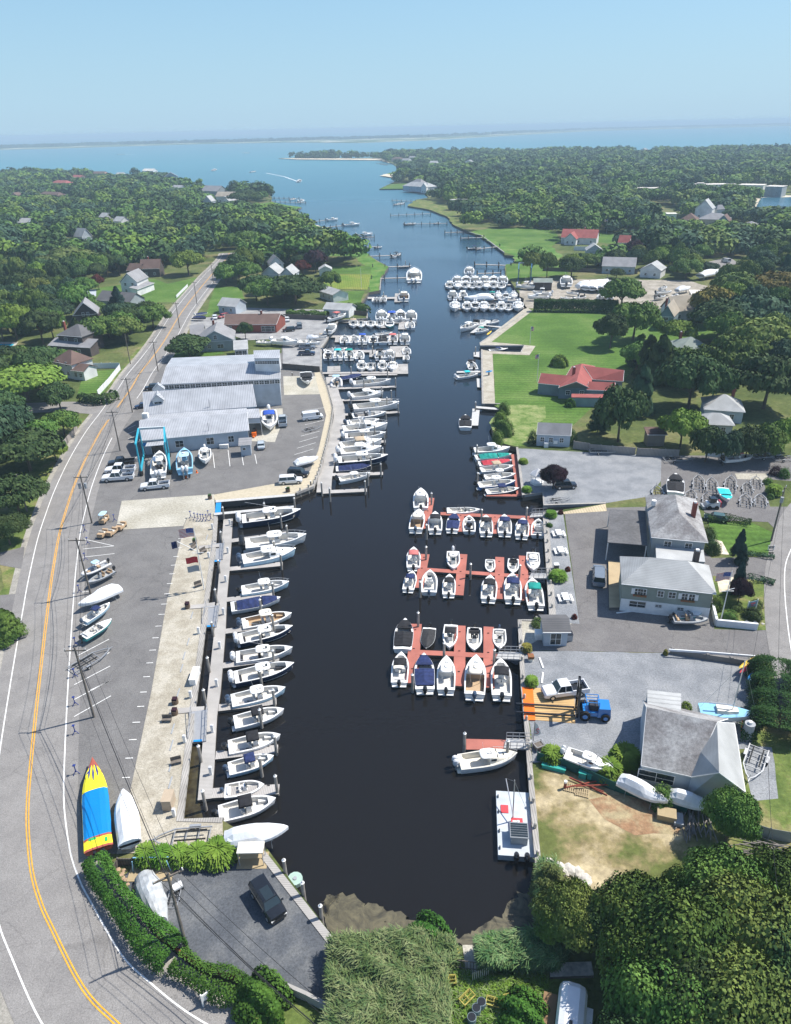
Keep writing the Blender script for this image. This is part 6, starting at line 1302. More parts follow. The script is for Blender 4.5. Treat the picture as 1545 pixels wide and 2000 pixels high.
flatmass(o, [(283,823),(483,807.5),(482,798),(284,811)], 4.7, 'lgray', 'metal', O1, 4.9)
w2, T = flatmass(o, [(484,818),(508.5,817),(506,799),(482.5,800)], 4.4, 'lgray', 'metal', O1, 4.6)
wallwin(w2, T[0], T[1], .5, 1.7, 2.9, 3.0, door=True)
mb = MB(); q = P(284.5,814,LZ+5.1)-O1; mb.box((q.x,q.y,q.z-.3),(1.3,1.1,1.2)); mb.build('air_conditioner', C_['white'], o)
O2 = P(390,830); o = begin('boat_shed', 'middle gray shed with tall ribbed roof and two white dormers', 'shed', O2)
w, rf, e, r, k = mass(o, [(282,811),(501,794.5)], 5.0, [(279,767),(493,751)], 8.8, None, None, 'lgray', 'metal', org=O2)
for fr, s in ((.10,1), (.10,-1)):
    sl = (r[0].lerp(r[1],fr)-e[0].lerp(e[1],fr)); q = e[0].lerp(e[1], fr+.02)+sl*.42 if s == 1 else r[0].lerp(r[1],fr+.02)+Vector((0,1.2,-.9))
    v = Vector((sl.x,sl.y,0)).normalized(); u = Vector((v.y,-v.x,0)); L = 3.4 if s == 1 else 1.6
    pts = []; 
    for t_ in (0, L): pts.append([q+v*t_+u*x+Vector((0,0,z)) for x, z in ((-1.25,-1.2),(-1.25,1.1),(0,2.3),(1.25,1.1),(1.25,-1.2))])
    mb = MB(); mb.loft(pts); dm = mb.build('dormer', WL['white'], rf)
    mb = MB(); t_ = Vector((0,0,.12))
    for sg in (-1,1):
        f = [q-v*.3+u*sg*1.5+Vector((0,0,.92)), q-v*.3+Vector((0,0,2.42)), q+v*L+Vector((0,0,2.42)), q+v*L+u*sg*1.5+Vector((0,0,.92))]; mb.add(f+[p+t_ for p in f], [(0,1,2,3),(7,6,5,4),(0,4,5,1),(3,2,6,7),(0,3,7,4)])
    mb.build('dormer_roof', RF['metal'], dm)
    window(dm, q-v*.02+Vector((0,0,.2)), u, -v, 1.7, 1.0)
mb = MB(); q = e[0].lerp(e[1], .58)+Vector((0,.5,0)); mb.tube([q, q+Vector((0,0,2.6))], .08, 5); mb.build('vent_pipe', C_['galv'], rf)
O3 = P(430,770); o = begin('boat_shed', 'tall rear shed with curved pale roof and clerestory windows', 'shed', O3)
w, rf, e, r, k = mass(o, [(313.8,751.6),(548,740)], 7.4, [(324.6,717),(547,709)], 10.0, [(336,700),(545,691)], 8.8, 'lgray', 'metal', org=O3)
n = 22
for i in range(n): wallwin(w, e[0], e[1], (i+.6)/n, 6.6, 1.15, .9)
w3, T = flatmass(o, [(496,701),(546,700.5),(547,684),(495,685.5)], 12.2, 'white', 'metal', O3, 12.6, drop=LZ+8.5)
for i in range(5): wallwin(w3, T[0], T[1], (i+.6)/5.2, 11.2, 1.2, .7)
house((465.7,870.6),(491.8,868.6),3.2,2.7,.4,'shed','lgray','gray','small gray annex with white square window at the corner of the front shed',[('f',.35,1.7,.6,.5)],cat='shed',name='shed')
# ---- buildings beyond the boatyard
O4 = P(490,645); o = begin('shop_building', 'low brick building with dark brown roof beyond the boatyard', 'building', O4)
w, rf, e, r, k = mass(o, [(437.7,635),(540,634)], 3.0, [(439,614),(548,613)], 5.4, None, None, 'brick', 'brown', org=O4)
for fr, ww in ((.1,1),(.3,1),(.78,2.5),(.9,2.5)): wallwin(w, e[0], e[1], fr, 1.5, ww, 1.8)
q = r[0].lerp(r[1], .66); chimney(rf, q.x, q.y, 4.8, 1.8)
house((385,669),(457,665),13,3.4,3.4,'v','gray','gray','gray gabled house with white trim beside the tall rear shed',[('f',.5,4.7,1,1.3),('f',.62,1.7,2.0,1.2),('f',.3,1.7,1,1)],(.4,.9))
house((371,656),(400,654),9,3.2,2.4,'u','gray','gray','gray side wing of the gabled house near the road',[('f',.5,1.5,1,1)])
house((456,684),(485,682),7,2.6,1.2,'shed','white','lgray','white glassed porch between the gabled house and tall rear shed',[('f',.3,1.3,2,1.6),('f',.75,1.3,1.2,1.6)],cat='porch',name='porch')
# ---- right side office complex
O5 = P(1330,1060); o = begin('office_building', 'square two storey office with dark gray hip roof and brick chimney', 'building', O5)
house5 = house((1271.5,1050),(1383,1060.5),10,5.4,2.6,'hip','gray','worn','gray hip roofed upper floor of the square office',[('f',.3,4.2,1,1.2),('f',.7,4.2,1,1.2),('l',.5,4.2,1.2,1.2)],D=(1268,968.7))
bpy.data.objects.remove(o); h5 = house5; h5.name = 'office_building'; tag(h5, 'square two storey office with dark gray hip roof and brick chimney', 'building')
rf5 = [c for c in h5.children if c.name.startswith('roof')][0]; chimney(rf5, 2.6, -1.2, 6.5, 2.6)
mb = MB(); mb.slab(-3.4,2.2,6.4,.9,.9,.9,p=2,n=10); mb.build('roof_vent', C_['white'], rf5)
O6 = P(1225,1060); o = thing('carport', 'flat dark gray carport roof on posts left of the square office', 'carport', O6)
flatmass(o, [(1186.5,1060.5),(1264,1066.6),(1261,999),(1190,996)], 3.4, 'white', 'dark', O6, posts=True)
O7 = P(1330,1095); o = thing('office_annex', 'flat roofed link between the square office and the long dock office', 'building', O7); BLD.append(O7)
flatmass(o, [(1281.6,1093),(1377,1099),(1373,1069),(1280,1062)], 3.8, 'gray', 'lgray', O7)
of = house((1213.7,1141),(1399,1161),8,4.9,2.6,'hip','green','lgray','long dock office with pale hip roof and white shuttered windows',[('f',.17,3.75,.75,.95,'s'),('f',.235,3.75,.75,.95),('f',.43,3.75,.75,.95),('f',.56,3.75,.9,.95),('f',.70,3.75,.75,.95,'s'),('f',.78,3.75,.75,.95,'s'),('f',.19,1.5,2.2,.9),('f',.43,1.6,.8,.35),('f',.68,1.5,.8,.4)],D=(1211,1088),cat='building',name='dock_office')
wv = [c for c in of.children if c.name.startswith('wall')][0].data.vertices; wx = max(v.co.x for v in wv); wy = min(v.co.y for v in wv)
mb = MB(); mb.box((0,wy-.02,0),(2*wx+.1,.06,2.2)); mb.build('lower_wall', TRIM, of)
rfo = [c for c in of.children if c.name.startswith('roof')][0]; chimney(rfo, 4.2, 2.4, 5.2, 3.0, .8, 'dark')
mb = MB()
for x in (-wx*.6,wx*.48): mb.box((x,wy-.15,3.0),(1.9,.3,.25))
mb.build('flower_box', pm('red geraniums', (.4,.05,.05), .9, col2=(.08,.16,.04), scale=6), of)
house((1060,1236),(1115.5,1236),4,2.6,.9,'u','lgray','dark','small dock shed with dark roof at the corner of the gravel',[('f',.5,1.3,1.4,1.8)],D=(1056,1202),cat='shed',name='shed')
O8 = P(1350,1500); o = begin('workshop', 'gray walled workshop with worn gray shingle roof and wide dark window', 'workshop', O8)
w, rf, e, r, k = mass(o, [(1252.5,1496),(1352,1518)], 3.0, [(1263,1383),(1400,1412)], 6.6, None, None, 'lgray', 'worn', org=O8)
wallwin(w, e[0], e[1], .32, 1.7, 3.6, 1.3)
mass(o, [(1455,1548),(1434,1414)], 3.0, [(1404,1510),(1400,1412)], 6.3, [(1350,1519),(1340,1440)], 3.0, 'lgray', 'lgray', wn='gable_wall', org=O8)
flatmass(o, [(1264,1383),(1330,1390),(1330,1356),(1264,1349)], 4.6, 'gray', 'lgray', O8, 4.0)
# ---- red roofed house
O9 = P(1140,760); o = begin('house', 'large house with red shingle roof on the wide lawn', 'house', O9)
w, rf, e, r, k = mass(o, [(1050.5,749),(1097,754)], 3.0, [(1057,729.5),(1124,736)], 5.0, None, None, 'slate', 'red', org=O9)
w, rf, e, r, k = mass(o, [(1146,762),(1199,764)], 2.8, [(1150,746),(1202,748)], 4.4, None, None, 'slate', 'red', org=O9)
w, rf, e, r, k = mass(o, [(1158,742),(1217,745.5)], 3.0, [(1140,715),(1219,724)], 5.4, None, None, 'slate', 'red', org=O9)
for fr in (.1,.35,.6): wallwin(w, e[0], e[1], fr, 1.8, 1.4, 1)
w, rf, e, r, k = mass(o, [(1091,758),(1117,716)], 3.0, [(1126,746),(1136,711)], 5.6, [(1153,759),(1162,716)], 3.0, 'slate', 'red', wn='gable_wall', org=O9)
for fr in (.3,.75): wallwin(w, e[0], k[0], fr, 1.7, 1.0, 1.1)
q = r[0].lerp(r[1], .55); chimney(rf, q.x-1.5, q.y, 4.8, 2.0)
flatmass(o, [(1116,777),(1187,778),(1187,771),(1116,770)], 2.4, 'blue', 'red', O9)
O10 = P(1082,866); o = begin('cottage', 'small gray cottage with three white windows above the gravel lot', 'cottage', O10)
w, rf, e, r, k = mass(o, [(1048,849),(1115,852)], 2.7, [(1051,826),(1117,828.5)], 4.8, None, None, 'lgray', 'gray', org=O10)
for fr in (.17,.43,.75): wallwin(w, e[0], e[1], fr, 1.6, .8, 1.0)
mb = MB(); q = e[0].lerp(e[1],.28); mb.box((q.x,q.y-.6,0),(.9,.7,1.1)); q = e[0].lerp(e[1],.56); mb.box((q.x,q.y-.3,.8),(.9,.4,.8)); mb.build('utility_box', TRIM, w)
W2 = [('f',.28,1.6,.9,1.1),('f',.72,1.6,.9,1.1)]; W4 = W2+[('f',.28,4.4,.9,1.1),('f',.72,4.4,.9,1.1)]; W3 = [('f',.15,1.6,1,1.1),('f',.5,1.6,1,1.1),('f',.85,1.6,1,1.1)]; W5 = [('f',(i+.5)/6,1.8,1.4,1.3) for i in range(6)]
for h in [((1328,684),(1391,682),10,2.8,2.6,'hip','green','green','gray green hip roofed house among cedars below the beige house',W2,(.3,.8)),((1374,800),(1456,806),9,3.0,2.6,'hip','lgray','lgray','pale gray roofed house with chimney at the right edge of the trees',W2,(.75,.8)),((1366,829),(1436,832),6,2.8,1.8,'hip','lgray','lgray','lower wing of the pale roofed house at the right',W2),
 ((1264,850),(1304,850),3.5,2.8,.5,'shed','wood','brown','small brown shed at the end of the gray fence',()),((1284,617),(1317,620),11,4.6,3.8,'v','blue','tan','beige roofed house with blue gable wall beside the wide lawn',[('f',.5,3.8,1.6,.9)],(.2,.7)),((1316,610),(1362,606),9,3.4,4.6,'u','white','tan','white walled wing of the beige roofed house',W2),((1272,606),(1290,604),6,3.4,2.0,'u','blue','tan','left wing of the beige roofed house',()),
 ((1351,577),(1388,578),11,3.2,.1,'flat','cream','white','low building with flat white roof in the marina yard',()),((1042,552),(1080,552),6,3.4,1.2,'u','dark','green','open dark green roofed shed in the right marina',()),((1175,520),(1242,522),12,3.4,3.4,'u','lgray','gray','long gray roofed house behind the right marina yard',W3),((1249,527),(1292,530),11,3.4,3.0,'v','white','lgray','white gabled house right of the long gray roofed house',W2),
 ((1095,464),(1166,466),12,3.6,4.2,'u','white','red','farther red roofed house behind the white fence',W3,(.6,.7)),((1101,467),(1126,468),10,3.4,3.4,'v','white','red','front gable of the farther red roofed house',W2),((1206,474),(1229,475),8,3.6,3.6,'u','white','red','small white barn with red roof beside the round driveway',W2),((1145,490),(1178,490),9,4.0,3.0,'v','lgray','lgray','gray white gabled cottage between two white fences',W2),
 ((1245,368),(1287,368),18,5,.1,'flat','white','white','distant long white flat building, left one',W5),((1362,361),(1440,360),18,4.5,.1,'flat','white','white','distant long white motel block, middle one',W5),((1442,361),(1492,362),18,4.5,.1,'flat','white','white','distant white motel block, right one',W5),((1494,364),(1529,365),16,9,.3,'flat','gray','white','distant two storey building above the beach',W4),((1362,358),(1376,358),10,6,.3,'flat','white','white','small white block behind the motel',()),
 ((1357,408),(1392,409),14,9,6,'v','white','lgray','tall white mansion with steep gables in the far right trees',W4),((1392,409),(1400,410),8,7,3,'hip','white','gray','white side tower of the mansion',()),((1328,430),(1362,431),14,4,4,'hip','cream','brown','brown hip roofed house left of the mansion garage',W2),((1364,428),(1424,430),14,4,3.4,'hip','cream','gray','long gray roofed house below the mansion',W3),((1400,432),(1424,433),10,4,4,'v','blue','brown','blue gabled wing below the mansion',W2),
 ((1302,418),(1323,418),9,4.5,.3,'flat','white','white','small white flat house left of the mansion',W2),((1450,440),(1480,441),10,3.5,2,'hip','cream','gray','gray roofed house near the pond',W2),((786,363),(835,366),15,5.5,4,'hip','lgray','lgray','large gray bay house with many gables at the channel mouth',W4),((802,357),(822,358),10,8,4,'hip','lgray','gray','upper storey of the gray bay house',W2),((822,366),(833,366),9,6,4,'v','white','lgray','front gable of the gray bay house',W2),
 ((878,390),(902,391),12,5,.3,'flat','white','white','white boxy house on the right bank point',W2),((764,310),(782,310),14,6,3,'hip','pink','pink' if False else 'brown','brown roofed house on the far sand spit',()),((784,313),(798,313),14,7,3,'u','white','gray','white house on the far sand spit, middle',W2),((798,308),(808,308),12,6,3,'u','white','gray','white house on the far sand spit, right',W2),((838,318),(852,318),12,6,3,'u','white','lgray','white house showing between far trees',W2),((907,316),(921,316),12,6,3,'v','white','gray','far white gabled house in the right woods',W2),((1250,293),(1262,293),14,6,4,'v','white','gray','lone white house at the far water edge',())]:
    house(*h)
for h in [((233,552),(268,552),13,5.2,4.0,'v','white','gray','white gabled farmhouse left of the road',W4,None),((268,566),(302,553),4,3.0,.8,'shed','white','gray','porch roof of the white farmhouse',()),((272,526),(312,525),9,4.0,4.0,'u','dark','brown','brown roofed house behind the white farmhouse',W2,(.3,.8)),((246,529),(271,530),8,3.4,3.0,'u','dark','brown','left wing of the brown roofed house',()),((186,586),(252,592),10,2.8,3.0,'u','gray','dark','long dark roofed garage in front of the farmhouse',W3),
 ((142,617),(192,613),11,4.4,4.4,'v','dark','gray','dark brown gabled house among left trees',[('f',.4,4.6,.8,1.2),('f',.6,4.6,.8,1.2),('f',.5,1.8,1.2,1.2)]),((110,655),(160,659),10,5.8,2.8,'hip','dark','dark','dark shingled house with two white framed windows',[('f',.3,4.4,1.1,1.3),('f',.72,4.4,1.1,1.3)],(.05,.4)),((93,675),(176,680),5,3.0,1.6,'shed','dark','gray','lower porch roof of the dark shingled house',W2),
 ((100,706),(139,714),8,4.4,3.0,'hip','white','brown','white cottage with brown roof beside the fenced lawn',W4),((137,724),(163,727),6,2.8,1.4,'u','white','brown','low white extension with deck by the fenced lawn',W2),((509,536),(545,536),12,3.4,3.6,'v','lgray','lgray','gray roofed house near the creek, left one',W2),((545,538),(574,538),12,3.4,3.4,'v','lgray','lgray','gray roofed house near the creek, right one',W2),((526,517),(555,515),9,5,3.6,'v','white','gray','white gabled house behind the gray roofed pair',W4),
 ((622,528),(649,527),7,3.2,1.8,'v','lgray','lgray','small pale blue boathouse at the square lawn',[('f',.5,1.3,.8,1.8)]),((622,568),(650,577),8,3,1.6,'u','white','lgray','white roofed cottage under the trees below the square lawn',W2),((630,604),(682,607),8,2.8,1.8,'u','white','lgray','low pale roofed house behind the dark fence',W3),((160,464),(181,461),9,6,5,'v','lgray','lgray','pale blue gabled house deep in the left woods',W4),
 ((424,597),(460,600),8,3,2.4,'u','lgray','lgray','gray roofed cottage right of the road bend',W2),((99,357),(128,358),14,5,3,'hip','pink','red','pink roofed house in the far left woods',W2),((138,346),(156,347),13,5,3,'u','pink','red','rust roofed house on the far left shore',W2),((180,339),(202,339),13,6,3,'u','pink','brown','pink house with brown roof on the far left shore',W2),((225,341),(239,341),12,5,3,'u','white','lgray','white house on the far left shore',W2),
 ((277,334),(298,334),14,6,3.4,'u','white','white','cream roofed house on the far left shore',W2),((320,346),(348,345),14,6,6,'v','blue','gray','steep gray gabled house on the far left shore',W4),((74,380),(113,382),12,4,3,'hip','pink','brown','long brown roofed house in the far left woods',W3),((20,382),(33,382),10,5,3,'v','pink','brown','small brown gabled house at the far left',()),((392,373),(425,374),16,7,5,'u','gray','gray','big gray house beside the bay',W4),((420,384),(455,384),14,6,4,'u','white','tan','white house with tan roof beside the bay',W5),
 ((396,394),(413,394),10,6,5,'v','lgray','lgray','pale gabled house below the big gray house',W4),((432,392),(447,393),9,5,4,'v','white','lgray','white gabled house nearest the far left tree clump',W2),((334,367),(352,368),10,4,3,'u','lgray','blue' if False else 'lgray','low gray house in the trees by the bay',W2),((220,432),(236,433),9,5,3,'u','white','lgray','white house showing through the middle of the left woods',W2),((192,424),(206,425),9,5,3,'u','white','lgray','small white house showing through the left woods',W2),((30,435),(52,436),10,5,3,'u','lgray','lgray','gray house hidden in the far left woods',W2)]:
    house(*h)
BLD += [P(x,y) for x in range(1478,1560,12) for y in (398,415)]+[P(*q) for q in [(0,688),(15,680),(1490,405),(1520,400),(1470,375),(1220,465),(1185,478),(1175,372),(1400,520),(1425,510),(1150,492),(1200,494)]]
pt('pool_cover', [(143,567),(188,566),(188,579),(143,580)], pm('pale pool cover', (.5,.55,.6)), 5)
# ---- fences and low walls
def fence(pix, h, m, label, th=.1, post=2.4, cat='fence', name='fence', z=LZ):
    line = [P(*q, z) for q in pix]; o = thing(name, label, cat); k = 0
    mb = MB()
    for a, b_ in zip(line, line[1:]):
        d = b_-a; n = Vector((-d.y,d.x,0)).normalized()*th/2; t = Vector((0,0,h))
        mb.add([a-n,b_-n,b_+n,a+n,a-n+t,b_-n+t,b_+n+t,a+n+t], [(4,5,6,7),(0,1,5,4),(1,2,6,5),(2,3,7,6),(3,0,4,7)])
    mb.build('panel', m, o)
    if post:
        for a, b_ in zip(line, line[1:]):
            m_ = max(1, int((b_-a).length/post))
            for j in range(m_):
                if k > 95: break
                k += 1; q = a.lerp(b_, j/m_); mb = MB(); mb.box((q.x,q.y,z),(th+.08,th+.08,h+.12)); mb.build('post', m, o)
    return o
FW = stripes('gray fence boards', (.30,.275,.25), (.13,.12,.11), 1.1, .9, 'X', world=True); FD = stripes('dark fence boards', (.13,.115,.10), (.05,.045,.04), 1.1, .9, 'X', world=True); FWh = pm('white fence paint', (.68,.70,.72), .6); FBl = pm('pale blue fence', (.45,.53,.58), .6)
for f in [([(1120,876),(1150,880)],1.8,FW,'short gray board fence right of the cottage'),([(1150,882),(1240,889)],1.8,FW,'long gray board fence behind the gravel lot'),([(1243,890),(1325,893)],1.8,FW,'gray board fence behind the parked trailers'),([(552,721),(625,727)],1.8,FD,'dark board fence between the boatyard and upper lot'),([(548,622),(640,626),(660,628)],1.8,FD,'dark board fence at the back of the upper lot'),([(660,611),(717,617)],1.6,FD,'dark board fence along the small green yard'),
 ([(165,720),(235,719)],1.7,FBl,'pale blue fence behind the green yard'),([(235,722),(215,748),(192,773)],1.6,FWh,'white fence between the green yard and the road'),([(120,882),(145,850),(152,838)],1.6,FW,'short pale fence along the left verge'),([(345,582),(367,560)],1.2,FWh,'white picket fence beside the road at the farmhouse'),([(1121,489),(1153,490)],2.2,FWh,'white fence panel left of the white cottage'),([(1180,490),(1222,492)],2.2,FWh,'white fence panel right of the white cottage'),
 ([(1060,529),(1180,533),(1245,535)],1.8,FD,'dark fence behind the right marina yard'),([(217,1713),(233,1690),(262,1690)],1.0,FD,'low dark fence beside the stepping stones')]: fence(f[0], f[1], f[2], f[3])
fence([(329,1843),(372,1881),(438,1908),(500,1925)], .7, pm('rusty edging', (.22,.08,.035), .8), 'low rusty retaining edge along the hedge of the slate lot', .12, 0, 'edging', 'edging')
fence([(550,1931),(600,1953),(645,1977)], 1.0, pm('gray retaining wall', (.34,.33,.31), .9), 'gray concrete retaining wall at the corner of the slate lot', .3, 0, 'wall', 'retaining_wall')
fence([(647,1977),(648,1850)], 1.6, FD, 'dark fence between the slate lot and the reeds')
fence([(1385,1170),(1398,1222),(1478,1230)], 1.1, FWh, 'white curved retaining wall beside the dock office lawn', .35, 0, 'wall', 'retaining_wall')
fence([(1306,1271),(1380,1276),(1476,1284)], .3, FWh, 'white guard rail above the gray block wall', .15, 0, 'guard rail', 'guard_rail', z=LZ+.9)
fence([(1312,1276),(1380,1288),(1474,1302)], .9, pm('gray blocks', (.2,.19,.18), .9), 'gray block retaining wall under the guard rail', .3, 3, 'wall', 'retaining_wall')
fence([(1049,1486),(1100,1500),(1130,1512),(1200,1545),(1340,1590)], 1.3, pm('green mesh fence', (.02,.10,.085), .9), 'green mesh fence between the yard and the sand lot', .04, 3)
fence([(1460,1625),(1500,1638),(1545,1646)], 1.5, pm('thin wire mesh', (.25,.27,.26), .8), 'gray wire fence at the right edge', .03, 3)
# ================================================================ VEGETATION
def leaf_mat(name, c, c2, rnd=.22, s=.35):
    m = mat(name, c, .75, .3, s, col2=c2, scale2=2.2, world=True, spec=.15, rnd=rnd)
    b = m.node_tree.nodes['Principled BSDF']; return m
LF = dict(mid=leaf_mat('green leaves', (.05,.108,.022), (.12,.195,.04)), dark=leaf_mat('dark green leaves', (.028,.062,.02), (.065,.105,.034)), light=leaf_mat('yellow green leaves', (.09,.15,.022), (.16,.23,.04)), olive=leaf_mat('olive leaves', (.08,.125,.028), (.165,.21,.05)),
 blue=leaf_mat('blue green leaves', (.026,.062,.034), (.058,.105,.052)), purple=leaf_mat('purple leaves', (.018,.008,.014), (.045,.018,.028)), willow=leaf_mat('willow leaves', (.075,.12,.03), (.15,.19,.06)), gold=leaf_mat('golden olive leaves', (.10,.10,.02), (.18,.15,.03)), spruce=leaf_mat('spruce needles', (.012,.035,.028), (.03,.065,.055)),
 grass=leaf_mat('fresh grass blades', (.07,.15,.015), (.16,.25,.035), .1), rust=leaf_mat('rusty red leaves', (.09,.025,.015), (.16,.05,.03)), reed=leaf_mat('reed blades', (.09,.15,.045), (.24,.29,.13), .1, .8), reedg=leaf_mat('reed tops', (.06,.13,.045), (.15,.23,.09), .1, .8), hedge=leaf_mat('hedge leaves', (.028,.085,.012), (.065,.16,.022), .1, .6), hedged=leaf_mat('dark hedge leaves', (.014,.045,.010), (.04,.085,.018), .1, .6))
BARK = pm('bark', (.12,.095,.07), .95, var=.3)
rng = np.random.default_rng(11)
def quads(pos, nrm, size, aspect=1.0, up=None):
    """one leaf-cluster face per position; returns verts (4N,3)"""
    n = len(pos); nrm = nrm/np.linalg.norm(nrm, axis=1, keepdims=True)
    r = rng.normal(size=(n,3)) if up is None else up; a = np.cross(nrm, r); a /= np.linalg.norm(a, axis=1, keepdims=True)+1e-9; b_ = np.cross(nrm, a)
    s = size*(.6+.8*rng.random((n,1))); a = a*s; b_ = b_*s*aspect
    return np.stack([pos-a-b_*.3, pos+a*.2-b_, pos+a+b_*.4, pos-a*.1+b_], 1).reshape(-1,3)
def qmesh(name, V, m=None):
    n = len(V)//4; me = bpy.data.meshes.new(name); me.vertices.add(len(V)); me.vertices.foreach_set('co', V.astype(np.float32).ravel())
    me.loops.add(4*n); me.loops.foreach_set('vertex_index', np.arange(4*n, dtype=np.int32)); me.polygons.add(n)
    me.polygons.foreach_set('loop_start', np.arange(0,4*n,4,dtype=np.int32)); me.polygons.foreach_set('loop_total', np.full(n,4,dtype=np.int32))
    me.update(calc_edges=True); me.materials.append(m); return me
def unit(n): v = rng.normal(size=(n,3)); return v/np.linalg.norm(v, axis=1, keepdims=True)
def crown(kind, nc, nl, ls):
    """crown in units: radius 1, height 1 (z from 0)"""
    P_, N_ = [], []
    if kind in ('round','tall','wide'):
        cz, rz = dict(round=(.60,.36), tall=(.56,.42), wide=(.64,.30))[kind]
        c = unit(nc); c[:,2] = np.abs(c[:,2])*1.1-.25; k = .62+.22*rng.random((nc,1)); C = c*k; C[:,2] = cz+C[:,2]*rz
        lop = 1+.18*np.sin(np.arctan2(c[:,1],c[:,0])*rng.integers(2,4)+rng.random()*6); C[:,:2] *= lop[:,None]
        rad = .24+.16*rng.random(nc)
        for i in range(nc):
            d = unit(nl); d[:,2] = d[:,2]*.9+.15; q = C[i]+d*np.array([1,1,rz*1.15])*rad[i]*(.8+.3*rng.random((nl,1)))
            P_.append(q); N_.append(d+unit(nl)*.5+np.array([0,0,.3]))
    else:
        lo = .06 if kind == 'cone' else .1
        for i in range(nc):
            z = lo+(1-lo)*(i/nc)**.9; r = (1-z)**(.85 if kind == 'cone' else .5)*.85*(1 if kind == 'cone' else .9)*(.8+.3*rng.random()); a = rng.random()*6.283
            c0 = np.array([math.cos(a)*r, math.sin(a)*r, z]); d = unit(nl); rd = (.10+.22*(1-z))
            P_.append(c0+d*np.array([rd,rd,rd*.22])*(.7+.5*rng.random((nl,1)))); N_.append(d*.6+unit(nl)*.5+np.array([math.cos(a)*.6,math.sin(a)*.6,.4]))
    return np.concatenate(P_), np.concatenate(N_), ls
CR = {}
def crown_mesh(kind, lod, var):
    key = (kind, lod, var)
    if key not in CR:
        nc, nl, ls = {('b',0):(90,420,.027), ('b',1):(50,150,.05), ('c',0):(120,160,.035), ('c',1):(66,90,.055)}[('c' if kind in ('cone','cedar') else 'b', lod)]
        p, n_, s = crown(kind, nc, nl, ls); V = quads(p, n_, s, .8)
        # a sunken core of bigger leaf faces keeps the crown from being see-through
        CR[key] = qmesh('crown', V)
    return CR[key]
TR = {}
def trunk_mesh(kind, var):
    if (kind, var) not in TR:
        mb = MB(); mb.tube([(0,0,0),(.02,.01,.3),(.0,.0,.75)], .055, 7, r2=.02)
        if kind not in ('cone','cedar'):
            for j in range(5):
                a = j*1.26+var; mb.tube([(0,0,.28+.04*j),(math.cos(a)*.3,math.sin(a)*.3,.5+.03*j),(math.cos(a)*.6,math.sin(a)*.6,.66+.03*j)], .028, 5, r2=.01)
        o = mb.build('trunk', BARK); TR[(kind, var)] = o.data; bpy.data.objects.remove(o)
    return TR[(kind, var)]
TREES = []
def tree_at(x, y, R, H, kind, col, label, group=None, lod=1, var=None, cat='tree', z=LZ):
    var = random.randrange(3) if var is None else var
    o = thing({'cone':'conifer_tree','cedar':'cedar_tree'}.get(kind,'leafy_tree'), label, cat, (x,y,z), random.random()*6.28, group); o.scale = (R,R,H)
    c = bpy.data.objects.new('crown', crown_mesh(kind, lod, var)); SC.collection.objects.link(c); c.parent = o; c.material_slots[0].link = 'OBJECT'; c.material_slots[0].material = LF[col]
    t = bpy.data.objects.new('trunk', trunk_mesh(kind, var)); SC.collection.objects.link(t); t.parent = o; s = .9 if R > 2 else 1
    TREES.append((x,y,R)); return o
def tree(cx, cy, rp, H, kind, col, label, group=None, lod=None):
    q = P(cx, cy, LZ+H*.6); dist = (q-Vector((0,0,CAMH))).length; R = rp*dist/FPX
    return tree_at(q.x, q.y, R, H, kind, col, label, group, (0 if dist < 150 else 1) if lod is None else lod)
GB = 'trees of the wood at the bottom right'
for t in [(1420,1742,76,9,'round','mid','green maple like crown at the near edge of the sand lot'),(1255,1790,72,9,'round','mid','round green crown touching the near edge of the red dirt'),(1112,1785,52,7,'wide','olive','olive crown leaning over the creek bank'),(1340,1850,90,11,'round','mid','large green crown in the middle of the bottom right wood'),(1475,1830,95,11,'round','olive','large olive crown at the right edge of the bottom right wood'),
 (1245,1870,60,9,'round','mid','green crown behind the white box trailer, farther one'),(1310,1965,84,10,'round','mid','tall green crown right of the white box trailer'),(1440,1975,100,11,'tall','olive','huge olive crown in the bottom right corner'),(1092,1808,34,6,'wide','mid','bright green crown between reeds and wood'),(1535,1730,60,8,'round','mid','green crown at the right frame edge above the bottom right wood'),
 (1340,1940,80,10,'round','dark','dark crown between two tall crowns at the bottom edge'),(1175,1800,46,7,'round','dark','dark crown just right of the olive bank tree'),(1545,1900,85,11,'round','dark','dark crown cut by the right frame edge near the bottom'),(1250,2045,60,8,'round','dark','dark crown at the bottom frame edge right of the white trailer'),(1335,1750,38,7,'round','mid','small green crown between the sand lot and the olive trees')]:
    tree(*t, group=GB)
